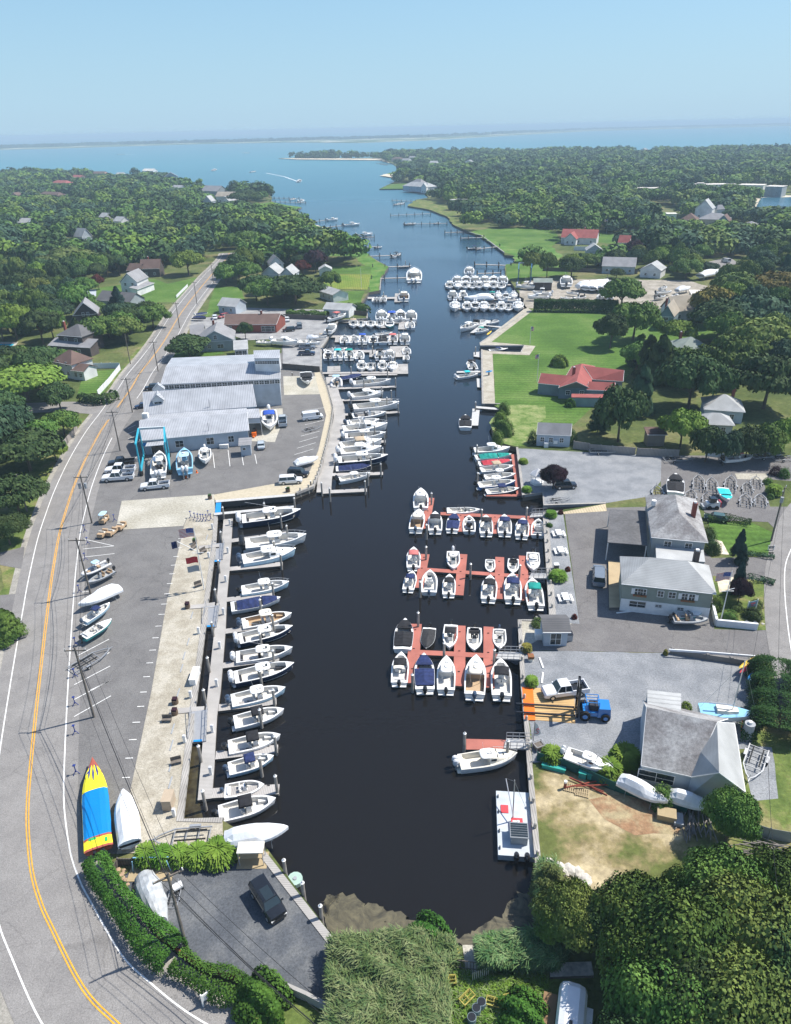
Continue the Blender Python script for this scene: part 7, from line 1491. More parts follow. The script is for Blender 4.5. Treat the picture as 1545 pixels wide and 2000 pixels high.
for t in [(1432,1590,44,6.5,'round','mid','single bright green tree at the front corner of the workshop'),(1218,568,38,12,'round','mid','big round tree among the boats of the right marina yard'),(1242,618,44,13,'tall','mid','tall tree with visible trunk at the edge of the wide lawn'),(1196,640,30,11,'round','dark','dark lower tree left of the tall lawn tree'),(1215,800,46,13,'tall','dark','big dark tree between the cottage and the driveway loop'),(1172,806,22,8,'cedar','blue','feathery cedar in front of the red roofed house'),
 (1336,830,40,9,'round','light','yellow green tree beside the small brown shed'),(1385,862,30,8,'tall','dark','dark tree left of center in the row below the pale roofed house'),(1420,868,28,8,'tall','blue','dark tree in the middle of the row below the pale roofed house'),(1462,862,30,8,'tall','dark','dark tree in the row right of the pale roofed house'),(1502,858,32,8,'tall','mid','green tree at the right end of the row by the trailers'),(1535,845,26,8,'round','light','light green tree at the far right of the trailer row'),
 (1355,735,55,14,'round','dark','very large dark tree between the two hip roofed houses'),(1292,695,34,13,'cedar','dark','dark cedar beside the green roofed house, right one'),(1268,690,26,12,'cedar','dark','dark cedar beside the green roofed house, left one'),(1255,755,30,12,'cedar','blue','cedar at the end of the red roofed house'),(1398,745,36,12,'round','dark','dark round tree above the pale roofed house'),(1432,690,48,13,'round','mid','broad green tree right of the green roofed house'),
 (1492,660,62,14,'round','olive','broad olive tree at the right edge of the lawn woods'),(1505,735,60,14,'round','dark','dark tree under the broad olive tree at the right'),(1410,618,50,14,'round','dark','dark tree right of the beige roofed house'),(1392,590,40,13,'round','gold','golden brown topped tree behind the beige roofed house'),(1480,610,68,15,'wide','blue','wide blue green tree right of the golden brown topped tree'),(1528,560,52,14,'round','gold','golden olive tree at the right frame edge'),
 (1440,560,48,13,'round','mid','green tree between the flat white roof and the golden tree'),(1082,928,25,5,'round','purple','purple leaved tree on the gravel lot'),(1447,1060,17,6,'cone','spruce','blue green spruce on the office lawn, farther one'),(1447,1120,15,6,'cone','spruce','blue green spruce by the office lawn, nearer one'),(1448,1150,19,4,'round','purple','small purple tree in front of the nearer spruce')]:
    tree(*t)
for t in [(45,742,68,10,'wide','light','large pale green spreading tree left of the fenced yard'),(112,770,30,8,'round','dark','dark tree beside the fenced green yard'),(3,790,38,8,'round','dark','dark tree left of the pale spreading tree'),(48,875,62,9,'wide','dark','wide dark tree inside the road curve'),(25,960,48,8,'round','dark','dark tree at the left edge by the verge pole'),(120,822,32,6,'round','mid','green tree on the corner of the side road'),(80,840,30,6,'round','mid','green tree just left of the side road corner tree'),
 (105,878,24,5,'round','light','light bush like tree by the pale fence'),(10,1030,34,6,'round','dark','dark tree beside the left driveway'),(5,1215,34,5,'cedar','mid','feathery evergreen at the left edge of the road'),(195,640,38,10,'round','mid','bright green tree in front of the dark gabled house'),(245,640,30,9,'round','olive','olive tree left of the road in front of the farmhouse yard'),(295,612,30,9,'tall','mid','roadside tree with bare trunk near the farmhouse'),
 (368,672,40,7,'tall','dark','dark tree between the road and the gray gabled house'),(478,643,15,6,'round','dark','small dark tree in front of the brick building'),(228,578,18,9,'cone','spruce','tall blue spruce beside the farmhouse'),(130,505,48,14,'wide','willow','big pale willow like tree in the left woods'),(480,385,30,16,'wide','dark','large dark tree clump at the tip of the left shore'),(590,520,14,8,'round','rust','rusty red tree behind the boathouse'),(615,505,20,11,'round','purple','dark purple tree behind the boathouse'),
 (190,548,10,7,'round','rust','small rusty red tree left of the farmhouse'),(1240,485,18,11,'round','purple','dark purple tree right of the small red roofed barn'),(575,560,48,12,'round','dark','large dark tree near the square lawn, right one'),(520,565,34,11,'round','mid','large green tree near the square lawn, left one'),(480,470,38,14,'round','mid','bright round tree just right of the road bend'),(365,508,30,12,'round','light','light green round tree left of the road bend')]:
    tree(*t)
def pip(px, py, poly):
    x = np.array([p[0] for p in poly]); y = np.array([p[1] for p in poly]); ins = np.zeros(len(px), bool); j = len(x)-1
    for i in range(len(x)):
        c = ((y[i] > py) != (y[j] > py)); ins ^= c & (px < (x[j]-x[i])*(py-y[i])/(y[j]-y[i]+1e-12)+x[i]); j = i
    return ins
landpoly = [(p.x,p.y) for p in SHORE]+[(9000,9000),(9000,-380),(-9000,-380),(-9000,6000)]
EX = []
for o in bpy.data.objects:
    if o.type == 'MESH' and o.get('kind') == 'structure' and o.name.split('.')[0] in ('beach','lawn','marsh','sand_strip','gravel_yard','asphalt_yard','driveway','path','picnic_strip','sand_lot','dirt_patch','pier_slab','grass_clearing','pool','pool_deck','pond','parking_lot','upper_lot','shell_strip','slate_lot','walkway','pool_cover','boat_yard','side_road','clearing'):
        EX.append([(v.co.x,v.co.y) for v in o.data.vertices])
def candidates(sp, y0, y1):
    xs, ys = [], []; y = y0
    while y < y1:
        s = sp*(1+y/2500); w = y*.62+90
        xx = np.arange(-w, w, s); xs.append(xx+rng.uniform(-.42,.42,len(xx))*s); ys.append(np.full(len(xx), y)+rng.uniform(-.42,.42,len(xx))*s); y += s*.9
    return np.concatenate(xs), np.concatenate(ys)
X, Y = candidates(9.0, 45, 3300)
ok = pip(X, Y, landpoly)
for off in ((4,0),(-4,0),(0,5),(0,-5)): ok &= pip(X+off[0], Y+off[1], landpoly)
for e in EX: ok &= ~pip(X, Y, e)
for e in EX:
    if len(e) < 60: ok &= ~pip(X+2.5, Y, e) & ~pip(X-2.5, Y, e)
B_ = np.array([(b.x,b.y) for b in BLD]+[(t[0],t[1]) for t in TREES]+[(b.location.x,b.location.y) for b in BOATS])
RD = np.array([(p.x,p.y) for p in RL+side+smoothline([P(*q) for q in [(1560,990),(1545,1040),(1534,1104),(1532,1138),(1534,1180),(1541,1240),(1560,1330)]],3)])
rad = np.array([9.5]*len(BLD)+[t[2]*.75+2.5 for t in TREES]+[5]*len(BOATS))
keep = []; HM = {}
for i in np.nonzero(ok)[0]:
    d = np.hypot(B_[:,0]-X[i], B_[:,1]-Y[i])
    if (d < rad*(1 if Y[i] < 900 else 1.3)).any(): continue
    if Y[i] < 700 and np.hypot(RD[:,0]-X[i], RD[:,1]-Y[i]).min() < 10.5: continue
    if math.sin(X[i]*.031+1.3*math.sin(Y[i]*.011))*math.sin(Y[i]*.023+math.sin(X[i]*.017)) > (.7 if Y[i] < 1200 else .85): continue   # small clearings
    # trees in front of a house stay low enough for its upper walls to show
    nb = B_[:len(BLD)]; dx = np.abs(nb[:,0]*(Y[i]/np.maximum(nb[:,1],1))-X[i]); m_ = (dx < 9+Y[i]*.006) & (nb[:,1] > Y[i]); hm = 66-64*np.max(Y[i]/nb[m_,1]) if m_.any() else 99
    if hm < 4.5: continue
    keep.append(i); HM[i] = hm
keep = np.array(keep)
px_ = np.array([PJ((X[i],Y[i],LZ+6)) for i in keep])
zone = (px_[:,0] > -70) & (px_[:,0] < 1615) & (px_[:,1] < 2050)
# open places in the photograph that are not woods
for poly in ([(1040,1480),(1640,1400),(1640,2100),(640,2100),(640,1830),(1060,1830)],[(150,1690),(700,1980),(600,2100),(100,1800)],[(1080,880),(1600,880),(1600,1650),(1000,1650)],[(0,1010),(190,830),(120,1040),(60,1400),(0,1500)],[(1238,700),(1330,740),(1260,850),(1170,870),(1120,850)],[(1080,700),(1335,700),(1300,872),(1060,872)],[(600,600),(720,600),(720,640),(600,640)],[(1270,540),(1460,530),(1400,500),(1420,600),(1240,600)],[(400,585),(640,585),(640,640),(420,640)]):
    zone &= ~pip(px_[:,0], px_[:,1], poly)
keep = keep[zone]; px_ = px_[zone]; order = np.argsort(Y[keep]); keep = keep[order]; px_ = px_[order]
REG = [((0,1000,200,1100),'beside the left verge'),((0,560,330,1000),'in the gardens left of the road'),((0,480,470,560),'around the farmhouse'),((330,400,620,700),'right of the road'),((1150,560,1545,900),'behind the wide lawn'),((850,380,1150,640),'near the right bank'),((1150,380,1545,560),'around the right marina road')]
NI = 300-len(TREES)
rcol = ['mid','dark','mid','blue','dark','mid','olive','dark','mid','light','dark','blue']
adj = dict(mid='green',dark='dark green',blue='blue green',olive='olive',light='yellow green'); cnt = {}; made = []
for i, (px, py) in zip(keep[:NI], px_[:NI]):
    x, y = X[i], Y[i]; col = rcol[rng.integers(len(rcol))]; kind = ['round','tall','wide','round','cedar'][rng.integers(5)]; R = rng.uniform(4.2,6.8); H = min(rng.uniform(8.5,13.5), HM[i]); R = min(R, H*.75)
    if kind == 'cedar': R *= .6; col = 'dark' if col in ('light','olive','mid') else col
    reg = next((r for b, r in REG if b[0] <= px <= b[2] and b[1] <= py <= b[3]), 'in the woods')
    made.append((tree_at(x, y, R, H, kind, col, 'x', None, 1), adj[col], {'cedar':'cedar','tall':'tall leafy tree','wide':'spreading tree','round':'round crowned tree'}[kind], reg, px, py))
grp = {}
for m in made: grp.setdefault((m[1],m[2],m[3]), []).append(m)
for (a, k, r), L in grp.items():
    L.sort(key=lambda m: m[4])
    for i, m in enumerate(L):
        m[0]['label'] = '%s %s %s' % (a, k, r) + (', %s from the left' % ordn(i) if len(L) > 1 else ''); m[0]['group'] = 'trees '+r
# the rest of the wood, far off, reads as one mass
rest = keep[NI:]; V = []; MI = []; cols = ['mid','dark','blue','olive','dark','mid','light','mid','dark','blue']
for i in rest:
    x, y = X[i], Y[i]; s = 1+y/2500; R = rng.uniform(3.6,8.6)*s; H = rng.uniform(7,15)*(.85+.35*math.sin(x*.021+y*.013)**2); H = min(H, HM[i]); far = y > 900
    nc = 7 if y > 1300 else (11 if y > 700 else 16); nl = 13 if far else 24
    c = unit(nc); c[:,2] = np.abs(c[:,2])*1.1-.15; C = np.array([x,y,LZ+H*.62])+c*np.array([R*.7,R*.7,H*.32]); q = np.repeat(C, nl, 0); d = unit(nc*nl); rd = R*.42
    V.append(quads(q+d*np.array([rd,rd,rd*.8]), d+unit(nc*nl)*.4+np.array([0,0,.35]), R*(.19 if far else .125), .85)); k = rng.integers(len(cols)); MI.append(np.full(nc*nl, k))
V = np.concatenate(V); me = qmesh('woods', V, LF[cols[0]])
for c in cols[1:]: me.materials.append(LF[c])
me.polygons.foreach_set('material_index', np.concatenate(MI).astype(np.int32))
o = bpy.data.objects.new('woods', me); SC.collection.objects.link(o); o['kind'] = 'stuff'
# pines on the far spit
V = []
for i in range(60):
    q = P(580+i*1.35, 308.8, LZ); n_ = 40; d = unit(n_); h = random.uniform(5,13); V.append(quads(np.array([q.x,q.y+random.uniform(-15,15),h*.6])+d*np.array([6,6,h*.5]), d, 2.2))
o = bpy.data.objects.new('spit_woods', qmesh('spit_woods', np.concatenate(V), LF['dark'])); SC.collection.objects.link(o); o['kind'] = 'stuff'
V = []
for i in range(500):   # scrub and roofs along the barrier island
    x0 = random.uniform(-200,1700); q = P(x0, np.interp(x0,[-300,0,240,560,850,1145,1545,1900],[294,290,282.5,275,268,253.5,243,237.6])-.4, 2); n_ = 14; d = unit(n_); V.append(quads(np.array([q.x,q.y,4])+d*np.array([70,40,4.5]), d+np.array([0,-.5,.5]), 16))
o = bpy.data.objects.new('island_scrub', qmesh('island_scrub', np.concatenate(V), LF['blue'])); SC.collection.objects.link(o); o['kind'] = 'stuff'
# hedges, shrubs, reeds
def cloud(name, P0, nrm, size, m, parent=None, asp=.8): 
    o = bpy.data.objects.new(name, qmesh(name, quads(P0, nrm, size, asp), m)); SC.collection.objects.link(o); o.parent = parent; return o
def hedge(pix, w, h, col, label, dens=150, size=.085, rough=.2):
    line = smoothline([P(*q) for q in pix], 6); pts, nr = [], []
    L = sum((b_-a).length for a, b_ in zip(line, line[1:])); N = int(L*dens*(w+2*h))
    seg_ = rng.integers(0, len(line)-1, N); t = rng.random(N); A = np.array([tuple(p) for p in line]); Q = A[seg_]*(1-t)[:,None]+A[seg_+1]*t[:,None]; D = A[seg_+1]-A[seg_]; D /= np.linalg.norm(D, axis=1, keepdims=True)
    S = np.stack([-D[:,1],D[:,0],np.zeros(N)],1); a = rng.uniform(-.15,math.pi+.15,N); lump = 1+rough*np.sin(Q[:,0]*1.7+Q[:,1]*1.3)+rng.normal(size=N)*.08
    c, s = np.cos(a), np.sin(a); c = np.sign(c)*np.abs(c)**.5; s = np.sign(s)*np.abs(s)**.5
    pos = Q+S*(c*w/2*lump)[:,None]+np.array([0,0,1])*(np.maximum(s,0)*h*(1+.5*(lump-1)))[:,None]; n_ = S*c[:,None]+np.array([0,0,1])*s[:,None]+unit(N)*.6
    o = cloud('hedge', pos, n_, size, LF[col]); tag(o, label, 'hedge'); return o
hedge([(190,1694),(208,1730),(250,1788),(300,1845),(345,1882)], 2.7, 2.0, 'hedge', 'tall green hedge between the road curve and the slate lot', 170)
hedge([(350,1888),(400,1918),(450,1938),(490,1948)], 2.4, 1.6, 'hedge', 'lower loose hedge continuing along the rusty edging', 130)
hedge([(1507,1316),(1512,1370),(1512,1455)], 5.2, 3.0, 'hedged', 'broad dark evergreen hedge at the right edge of the gravel yard', 300)
hedge([(1440,1432),(1472,1436)], 2.2, 1.2, 'hedged', 'dark hedge spur behind the workshop', 120)
hedge([(1042,608),(1120,609),(1205,611)], 3, 4.5, 'hedged', 'long clipped dark hedge at the top of the wide lawn', 50, .2, .05)
hedge([(1378,1018),(1420,1019),(1466,1027)], 1.6, 1.3, 'hedged', 'low clipped hedge in front of the dark green car', 60)
hedge([(1305,652),(1360,656)], 2.5, 3.0, 'hedged', 'dark hedge in front of the beige roofed house', 25, .25)
hedge([(1452,1082),(1490,1088),(1510,1090)], 1.2, .7, 'blue', 'low lavender like border along the office driveway, farther', 60, .1)
hedge([(1460,1132),(1490,1136),(1512,1142)], 1.4, .8, 'blue', 'low lavender like border along the office driveway, nearer', 60, .1)
hedge([(225,780),(200,790),(160,785)], 2.5, 2.5, 'dark', 'dark shrub line at the corner of the side road', 25, .25)
hedge([(720,612),(700,604),(660,606)], 2.5, 2.2, 'mid', 'green hedge along the fence of the small green yard', 22, .25)
hedge([(560,617),(600,618),(640,621)], 2.5, 2.2, 'mid', 'row of clipped shrubs behind the dark fence of the upper lot', 22, .25)
def bush(cx, cy, rp, h, col, label, blades=False, grp=None, z=LZ):
    q = P(cx, cy, z+h*.4); R = rp*(q-Vector((0,0,CAMH))).length/FPX; N = int(2200*max(.6, R)) if not blades else int(1300*max(.6,R))
    if blades:
        a = rng.random(N)*6.283; r0 = R*.35*np.sqrt(rng.random(N)); t = rng.random(N); out_ = R*.8*t**1.4; hh = h*np.sin(math.pi*np.minimum(1,t*.75+.1))
        pos = np.stack([q.x+np.cos(a)*(r0+out_), q.y+np.sin(a)*(r0+out_), z+hh*(.7+.5*rng.random(N))],1); dirn = np.stack([np.cos(a),np.sin(a),.9-1.6*t],1); side_ = np.stack([-np.sin(a),np.cos(a),np.zeros(N)],1); dirn /= np.linalg.norm(dirn,axis=1,keepdims=True)
        b1 = side_*.045*max(1,R/1.3); b2 = dirn*.38; V = np.stack([pos-b1-b2,pos+b1-b2,pos+b1+b2,pos-b1+b2],1).reshape(-1,3); o = bpy.data.objects.new('ornamental_grass', qmesh('ornamental_grass', V, LF[col])); SC.collection.objects.link(o); tag(o, label, 'ornamental grass', grp)
    else:
        d = unit(N); d[:,2] = np.abs(d[:,2]); lump = 1+.16*np.sin(d[:,0]*5+d[:,1]*7+cx); pos = np.array([q.x,q.y,z])+d*np.array([R,R,h])*lump[:,None]*(.8+.25*rng.random((N,1))); o = cloud('shrub', pos, d+unit(N)*.6, max(.06,R*.06), LF[col]); tag(o, label, 'shrub', grp)
    return o
G_ = 'fountain grasses above the slate lot'
for i, (x, y, r) in enumerate([(288,1674,18),(318,1676,16),(352,1675,17),(388,1674,20),(428,1668,27)]): bush(x, y, r, 1.5, 'grass', 'bright fountain grass above the slate lot, %s from the left%s' % (ordn(i), ' and largest' if i == 4 else ''), True, G_)
for b in [(1078,1478,17,1.4,'grass','fountain grass beside the gangway of the lone float',True),(1190,1508,22,1.6,'grass','fountain grass between the old cabin boat and the wrapped boat',True),(1221,1482,24,1.8,'grass','largest fountain grass beside the workshop wall',True),(1038,1333,9,1.0,'grass','grass tuft above the orange ramp plate',True),(1028,1268,7,.9,'gold','grass tuft at the near red dock gangway',True),(1340,1381,10,1.2,'light','rounded light shrub behind the workshop extension'),
 (1076,1006,9,1.0,'grass','grass tuft at the far end of the picnic strip',True),(1073,1026,6,.7,'hedge','small shrub at the far end of the picnic strip'),(1090,1127,15,1.2,'grass','big grass tuft in the middle of the picnic strip',True),(1050,1217,12,1.3,'mid','shrub behind the small dock shed'),(1109,1112,5,.7,'rust','small dark red shrub by the middle of the picnic strip'),(1122,1205,5,.7,'rust','small red shrub beside the small dock shed'),(1095,1001,5,.7,'rust','small red shrub by the boat ramp'),
 (512,1946,44,2.6,'hedge','large round shrub at the end of the road hedge'),(1022,902,7,.8,'grass','grass tuft by the upper red dock, farther',True),(1029,957,8,.8,'grass','grass tuft by the upper red dock, nearer',True),(1093,707,16,3,'light','round pale shrub on the wide lawn'),(985,838,18,3.5,'mid','large shrub on the marsh bank by the cottage'),(972,858,12,3,'mid','shrub at the waterline below the marsh bank'),(984,800,12,3,'mid','shrub at the lower corner of the sandy strip'),(978,820,14,3,'light','light green shrub on the marsh bank'),(1040,856,10,3,'dark','dark shrub at the left wall of the cottage'),(1115,855,12,3,'dark','dark shrub at the right wall of the cottage'),
 (1115,788,10,2,'hedge','round shrub below the red roofed house'),(1383,1045,14,2.4,'dark','dark shrub against the square office'),(1393,1070,14,2.2,'dark','second dark shrub below the square office'),(1398,1180,14,2,'mid','tall shrub along the dock office wall'),(1425,1204,14,1.4,'mid','shrub behind the white retaining wall, left one'),(1470,1200,16,1.4,'dark','shrub behind the white retaining wall, right one'),(1440,1186,10,1.0,'willow','pale flowering shrub beside the sign, left one'),(1478,1180,11,1.1,'willow','pale flowering shrub beside the sign, right one'),
 (1292,1558,20,2.4,'mid','leafy shrub in front of the wrapped boats'),(1532,925,10,2,'hedge','round green shrub at the right end of the trailer yard'),(1512,960,12,1.6,'grass','bright grass clump at the corner of the trailer yard',True),(1515,920,10,2,'purple','dark dead looking shrub beside the sand oval'),(840,1820,34,2.2,'hedge','bright shrub overhanging the algae mat'),(958,1850,22,2.2,'hedge','bright shrub right of the concrete slab'),(1120,1770,40,3.5,'mid','leafy bank shrub under the olive tree'),(1075,1730,32,3.5,'willow','feathery gray green shrub on the creek bank'),
 (1020,1980,40,2.0,'hedge','bright green shrub beside the white box trailer'),(1300,1275,4,.8,'gold','small shrub at the end of the block wall'),(1500,940,8,1.2,'mid','shrub among the planting rows, nearest the sand oval'),(1505,970,6,1,'mid','shrub among the planting rows, nearest the driveway')]:
    bush(*b)
def reeds(name, pix, N, h, col, col2):
    poly = [P(*q) for q in pix]; xs = [p.x for p in poly]; ys = [p.y for p in poly]; x = rng.uniform(min(xs),max(xs),N*3); y = rng.uniform(min(ys),max(ys),N*3); k = pip(x, y, [(p.x,p.y) for p in poly]); x, y = x[k][:N], y[k][:N]; n_ = len(x)
    cl = np.sin(x*.9+np.sin(y*.7)*2)*np.cos(y*.8+x*.3); hh = h*(.62+.22*cl+.35*rng.random(n_)); a = rng.normal(size=n_)*.7+2.6+cl; t = rng.random(n_)**.5
    pos = np.stack([x+np.cos(a)*.5*t, y+np.sin(a)*.5*t, LZ+hh*t],1); d = np.stack([np.cos(a)*.8, np.sin(a)*.8, .75-.9*t+rng.normal(size=n_)*.3],1); d /= np.linalg.norm(d,axis=1,keepdims=True); s = np.stack([-np.sin(a),np.cos(a),rng.normal(size=n_)*.3],1)
    b1 = s*.035; b2 = d*.3; V = np.stack([pos-b1-b2,pos+b1-b2,pos+b1*.4+b2,pos-b1*.4+b2],1).reshape(-1,3); me = qmesh(name, V, LF[col]); me.materials.append(LF[col2]); me.polygons.foreach_set('material_index', (rng.random(n_) < .35).astype(np.int32)); o = bpy.data.objects.new(name, me); SC.collection.objects.link(o); o['kind'] = 'stuff'
reeds('reeds', [(650,1862),(700,1860),(830,1850),(885,1862),(895,1890),(870,1925),(890,2080),(630,2090),(648,1980)], 70000, 3.0, 'reed', 'reedg')
reeds('reeds', [(935,1862),(1045,1848),(1110,1872),(1090,1905),(940,1905)], 20000, 2.6, 'reedg', 'reed')
reeds('reeds', [(1052,1700),(1085,1700),(1110,1800),(1050,1840)], 5000, 2.6, 'reedg', 'reed')
reeds('tall_grass', [(890,1905),(1075,1915),(1060,2060),(890,2060)], 5000, .45, 'grass', 'reed')
# ================================================================ POLES, WIRES, YARD THINGS
POLEM = pm('weathered pole wood', (.16,.14,.12), .95, var=.25); WIRE = pm('black cable', (.03,.03,.032), .6)
def pole(px, h, label, arm=True, trans=0, az=0, z=LZ, top=None):
    q = P(*px, z); r = thing('utility_pole', label, 'utility pole', q, az)
    mb = MB(); mb.tube([(0,0,-.2),(0,0,h)], .17, 8, r2=.11); mb.build('post', POLEM, r)
    if arm: mb = MB(); mb.box((0,0,h-.5),(2.6,.12,.14)); a = mb.build('crossarm', POLEM, r); mb = MB(); [mb.tube([(x,0,h-.36),(x,0,h-.1)], .06, 5) for x in (-1.2,0,1.2)]; mb.build('insulator', C_['white'], a)
    for s in range(trans): mb = MB(); x = (-.55,.55)[s]; mb.tube([(x,-.1,h-2.6),(x,-.1,h-1.6)], .27, 10); mb.build('transformer', C_['gray'], r)
    return q+Vector((0,0,h))
PP = [((235,881),9.9,'utility pole beside the front left corner of the gray shed',0),((179.8,1022),10,'utility pole with two transformers beside the concrete apron',2),((177,1160),10.3,'leaning looking utility pole rising behind the parked inflatable',0),((184,1401),11,'utility pole between the painted trailer spaces',0),((259,806),9.5,'utility pole beside the middle gray shed',0),((309,725.6),9.5,'utility pole at the corner of the tall rear shed',0),((351,641),9.5,'utility pole across from the dark house',0),((385,595),9.5,'utility pole near the farmhouse lawn',0),((417,553),9.5,'utility pole where the road bends away',0)]
tops = {}
for p_, h, lab, tr in PP: tops[p_] = pole(p_, h, lab, True, tr)
t5 = pole((364,1850), 10.2, 'dark utility pole at the rusty edge of the slate lot', True, 0, .5)
seq = [t5, tops[(184,1401)], tops[(177,1160)], tops[(179.8,1022)], tops[(235,881)], tops[(259,806)], tops[(309,725.6)], tops[(351,641)], tops[(385,595)], tops[(417,553)]]
far_ = P(760,2090,LZ+9.5); seq = [far_]+seq
def wire(a, b_, sag, label, grp, r=.022):
    pts = [a.lerp(b_, t)-Vector((0,0,sag*4*t*(1-t))) for t in [i/8 for i in range(9)]]; mb = MB(); mb.tube(pts, r, 3, cap=False); o = mb.build('power_line', WIRE); tag(o, label, 'cable', grp)
nm = ['the bottom frame edge','the slate lot pole','the painted spaces pole','the inflatable boat pole','the transformer pole','the front shed pole','the middle shed pole','the rear shed pole','the dark house pole','the farmhouse pole','the road bend pole']
for i in range(len(seq)-1):
    for j, (dx, dz, w_) in enumerate(((-1.2,-.1,'outer road side'),(0,.1,'top center'),(1.2,-.1,'outer lot side'),(0,-1.9,'thick low'),(.1,-2.5,'lowest'))):
        if i > 6 and j > 2: continue
        wire(seq[i]+Vector((dx,0,dz)), seq[i+1]+Vector((dx,0,dz)), .9 if j < 3 else 1.2, '%s cable from %s to %s' % (w_, nm[i], nm[i+1]), 'cables along the road', .02 if j != 3 else .04)
pole((255,711), 9.5, 'utility pole left of the road by the fenced yard', False); pole((53,999), 8, 'bare pole on the left verge', False)
ro = pole((1506,1057), 10.4, 'utility pole with one transformer on the office lawn', True, 1, .9)
rb = pole((1352,527), 9, 'utility pole on the road behind the right marina', False); rc = pole((1528,540), 9, 'utility pole at the far right road', True)
for a, b_, l in ((ro, P(1470,1290,LZ+6), 'cable from the office lawn pole toward the dark hedge'),(ro, P(1640,1010,LZ+9), 'cable from the office lawn pole to the right'),(ro, P(1520,1330,LZ+8.5), 'second cable from the office lawn pole toward the dark hedge'),(P(1500,1480,LZ+9), P(1530,1830,LZ+9), 'cable hanging over the workshop gravel'),(rb, rc, 'cable behind the right marina')): wire(a, b_, .8, l, 'cables on the right side')
def lamp(px, h, label): q = P(*px); r = thing('light_pole', label, 'lamp post', q); mb = MB(); mb.tube([(0,0,0),(0,0,h)], .1, 6); mb.build('post', POLEM, r); mb = MB(); mb.box((0,-.4,h-.2),(.3,.8,.15)); mb.build('lamp_head', C_['gray'], r)
lamp((1185,557), 7, 'lamp pole above the heap of wrapped boats')
# flags
def flagpole(px, h, label, flags, gaff=None):
    q = P(*px); r = thing('flagpole', label, 'flagpole', q)
    mb = MB(); mb.tube([(0,0,0),(0,0,h)], .09, 8, r2=.05); mb.build('pole', C_['white'], r)
    if gaff: mb = MB(); mb.tube([(0,0,h*.62),(gaff[0],0,h*.62+gaff[1])], .05, 6); mb.tube([(-.9,0,h*.6),(.9,0,h*.6)], .05, 6); mb.build('yardarm', C_['white'], r)
    for (x, z, w, hh, kind) in flags:
        n = 13 if kind == 'us' else 1; mb = MB()
        cols = [pm('flag red', (.45,.04,.05), .9), C_['white']]
        def pt_(u, v): s = -1 if w < 0 else 1; return (x+w*u, .12*math.sin(u*6)+.08*u, z-hh*v-.12*abs(w)*u*u)
        for j in range(n):
            mb.use(cols[j%2] if kind == 'us' else {'red':cols[0],'navy':C_['cnavy'],'gray':pm('gray flag', (.3,.33,.36), .9),'white':C_['white']}[kind])
            for i in range(8): mb.add([pt_(i/8,j/n),pt_((i+1)/8,j/n),pt_((i+1)/8,(j+1)/n),pt_(i/8,(j+1)/n)], [(0,1,2,3)])
        f = mb.build('flag', None, r)
        if kind == 'us':
            mb = MB()
            for i in range(4): mb.add([(pt_(i/8,0)[0],pt_(i/8,0)[1]-.02,pt_(i/8,0)[2]),(pt_((i+1)/8,0)[0],pt_((i+1)/8,0)[1]-.02,pt_((i+1)/8,0)[2]),(pt_((i+1)/8,.54)[0],pt_((i+1)/8,.54)[1]-.02,pt_((i+1)/8,.54)[2]),(pt_(i/8,.54)[0],pt_(i/8,.54)[1]-.02,pt_(i/8,.54)[2])], [(0,1,2,3)])
            mb.build('canton', pm('flag blue', (.03,.06,.25), .9), f)
            mb = MB()
            for a in range(5):
                for b_ in range(4): u, v = (a+.5)/11, (b_+.5)/8; p_ = pt_(u, v); mb.box((p_[0],p_[1]-.035,p_[2]),(.05,.01,.05))
            mb.build('stars', C_['white'], f)
flagpole((399,1152), 11.5, 'tall white flagpole with yardarm and four flags on the shell strip', [(-.1,11.3,-2.3,1.5,'us'),(-3.0,9.0,-.9,1.2,'navy'),(-.2,6.2,-1.9,1.1,'red'),(-.2,4.6,-1.9,1.1,'gray')], (-2.9,1.9))
flagpole((1408,1211), 8.5, 'white flagpole with striped flag beside the dock office', [(-.1,8.3,-2.0,1.3,'us')], (.9,.3))
flagpole((1035,672), 6, 'small flagpole at the corner of the lawn notch', [(.1,5.8,.9,1.4,'us')]); flagpole((1049,745), 8, 'flagpole in front of the red roofed house', [(-.1,7.8,-.9,1.2,'us')])
flagpole((706,563), 9, 'thin white flagpole on the square lawn', []); flagpole((1184,456), 9, 'flagpole in the round driveway of the red roofed complex', [(-.1,8.8,-2,1.3,'us')])
def feather():
    q = P(1041,1452); r = thing('feather_flag', 'white feather flag with red letter at the edge of the gravel yard', 'flag', q); mb = MB(); mb.tube([(0,0,0),(0,0,3.4)], .04, 5); mb.build('pole', C_['mblack'], r)
    mb = MB(); mb.add([(0,0,3.3),(.35,-.05,3.0),(.8,-.1,1.7),(.55,-.05,1.3),(0,0,1.2)], [(0,1,2,3,4)]); f = mb.build('flag', C_['white'], r)
    mb = MB(); mb.tube([(.55,-.12,2.3),(.3,-.12,2.45),(.15,-.12,2.25),(.35,-.12,2.05),(.5,-.12,1.85),(.35,-.12,1.65),(.12,-.12,1.75)], .04, 4); mb.build('letter', pm('flag red', (.45,.04,.05)), f)
feather()
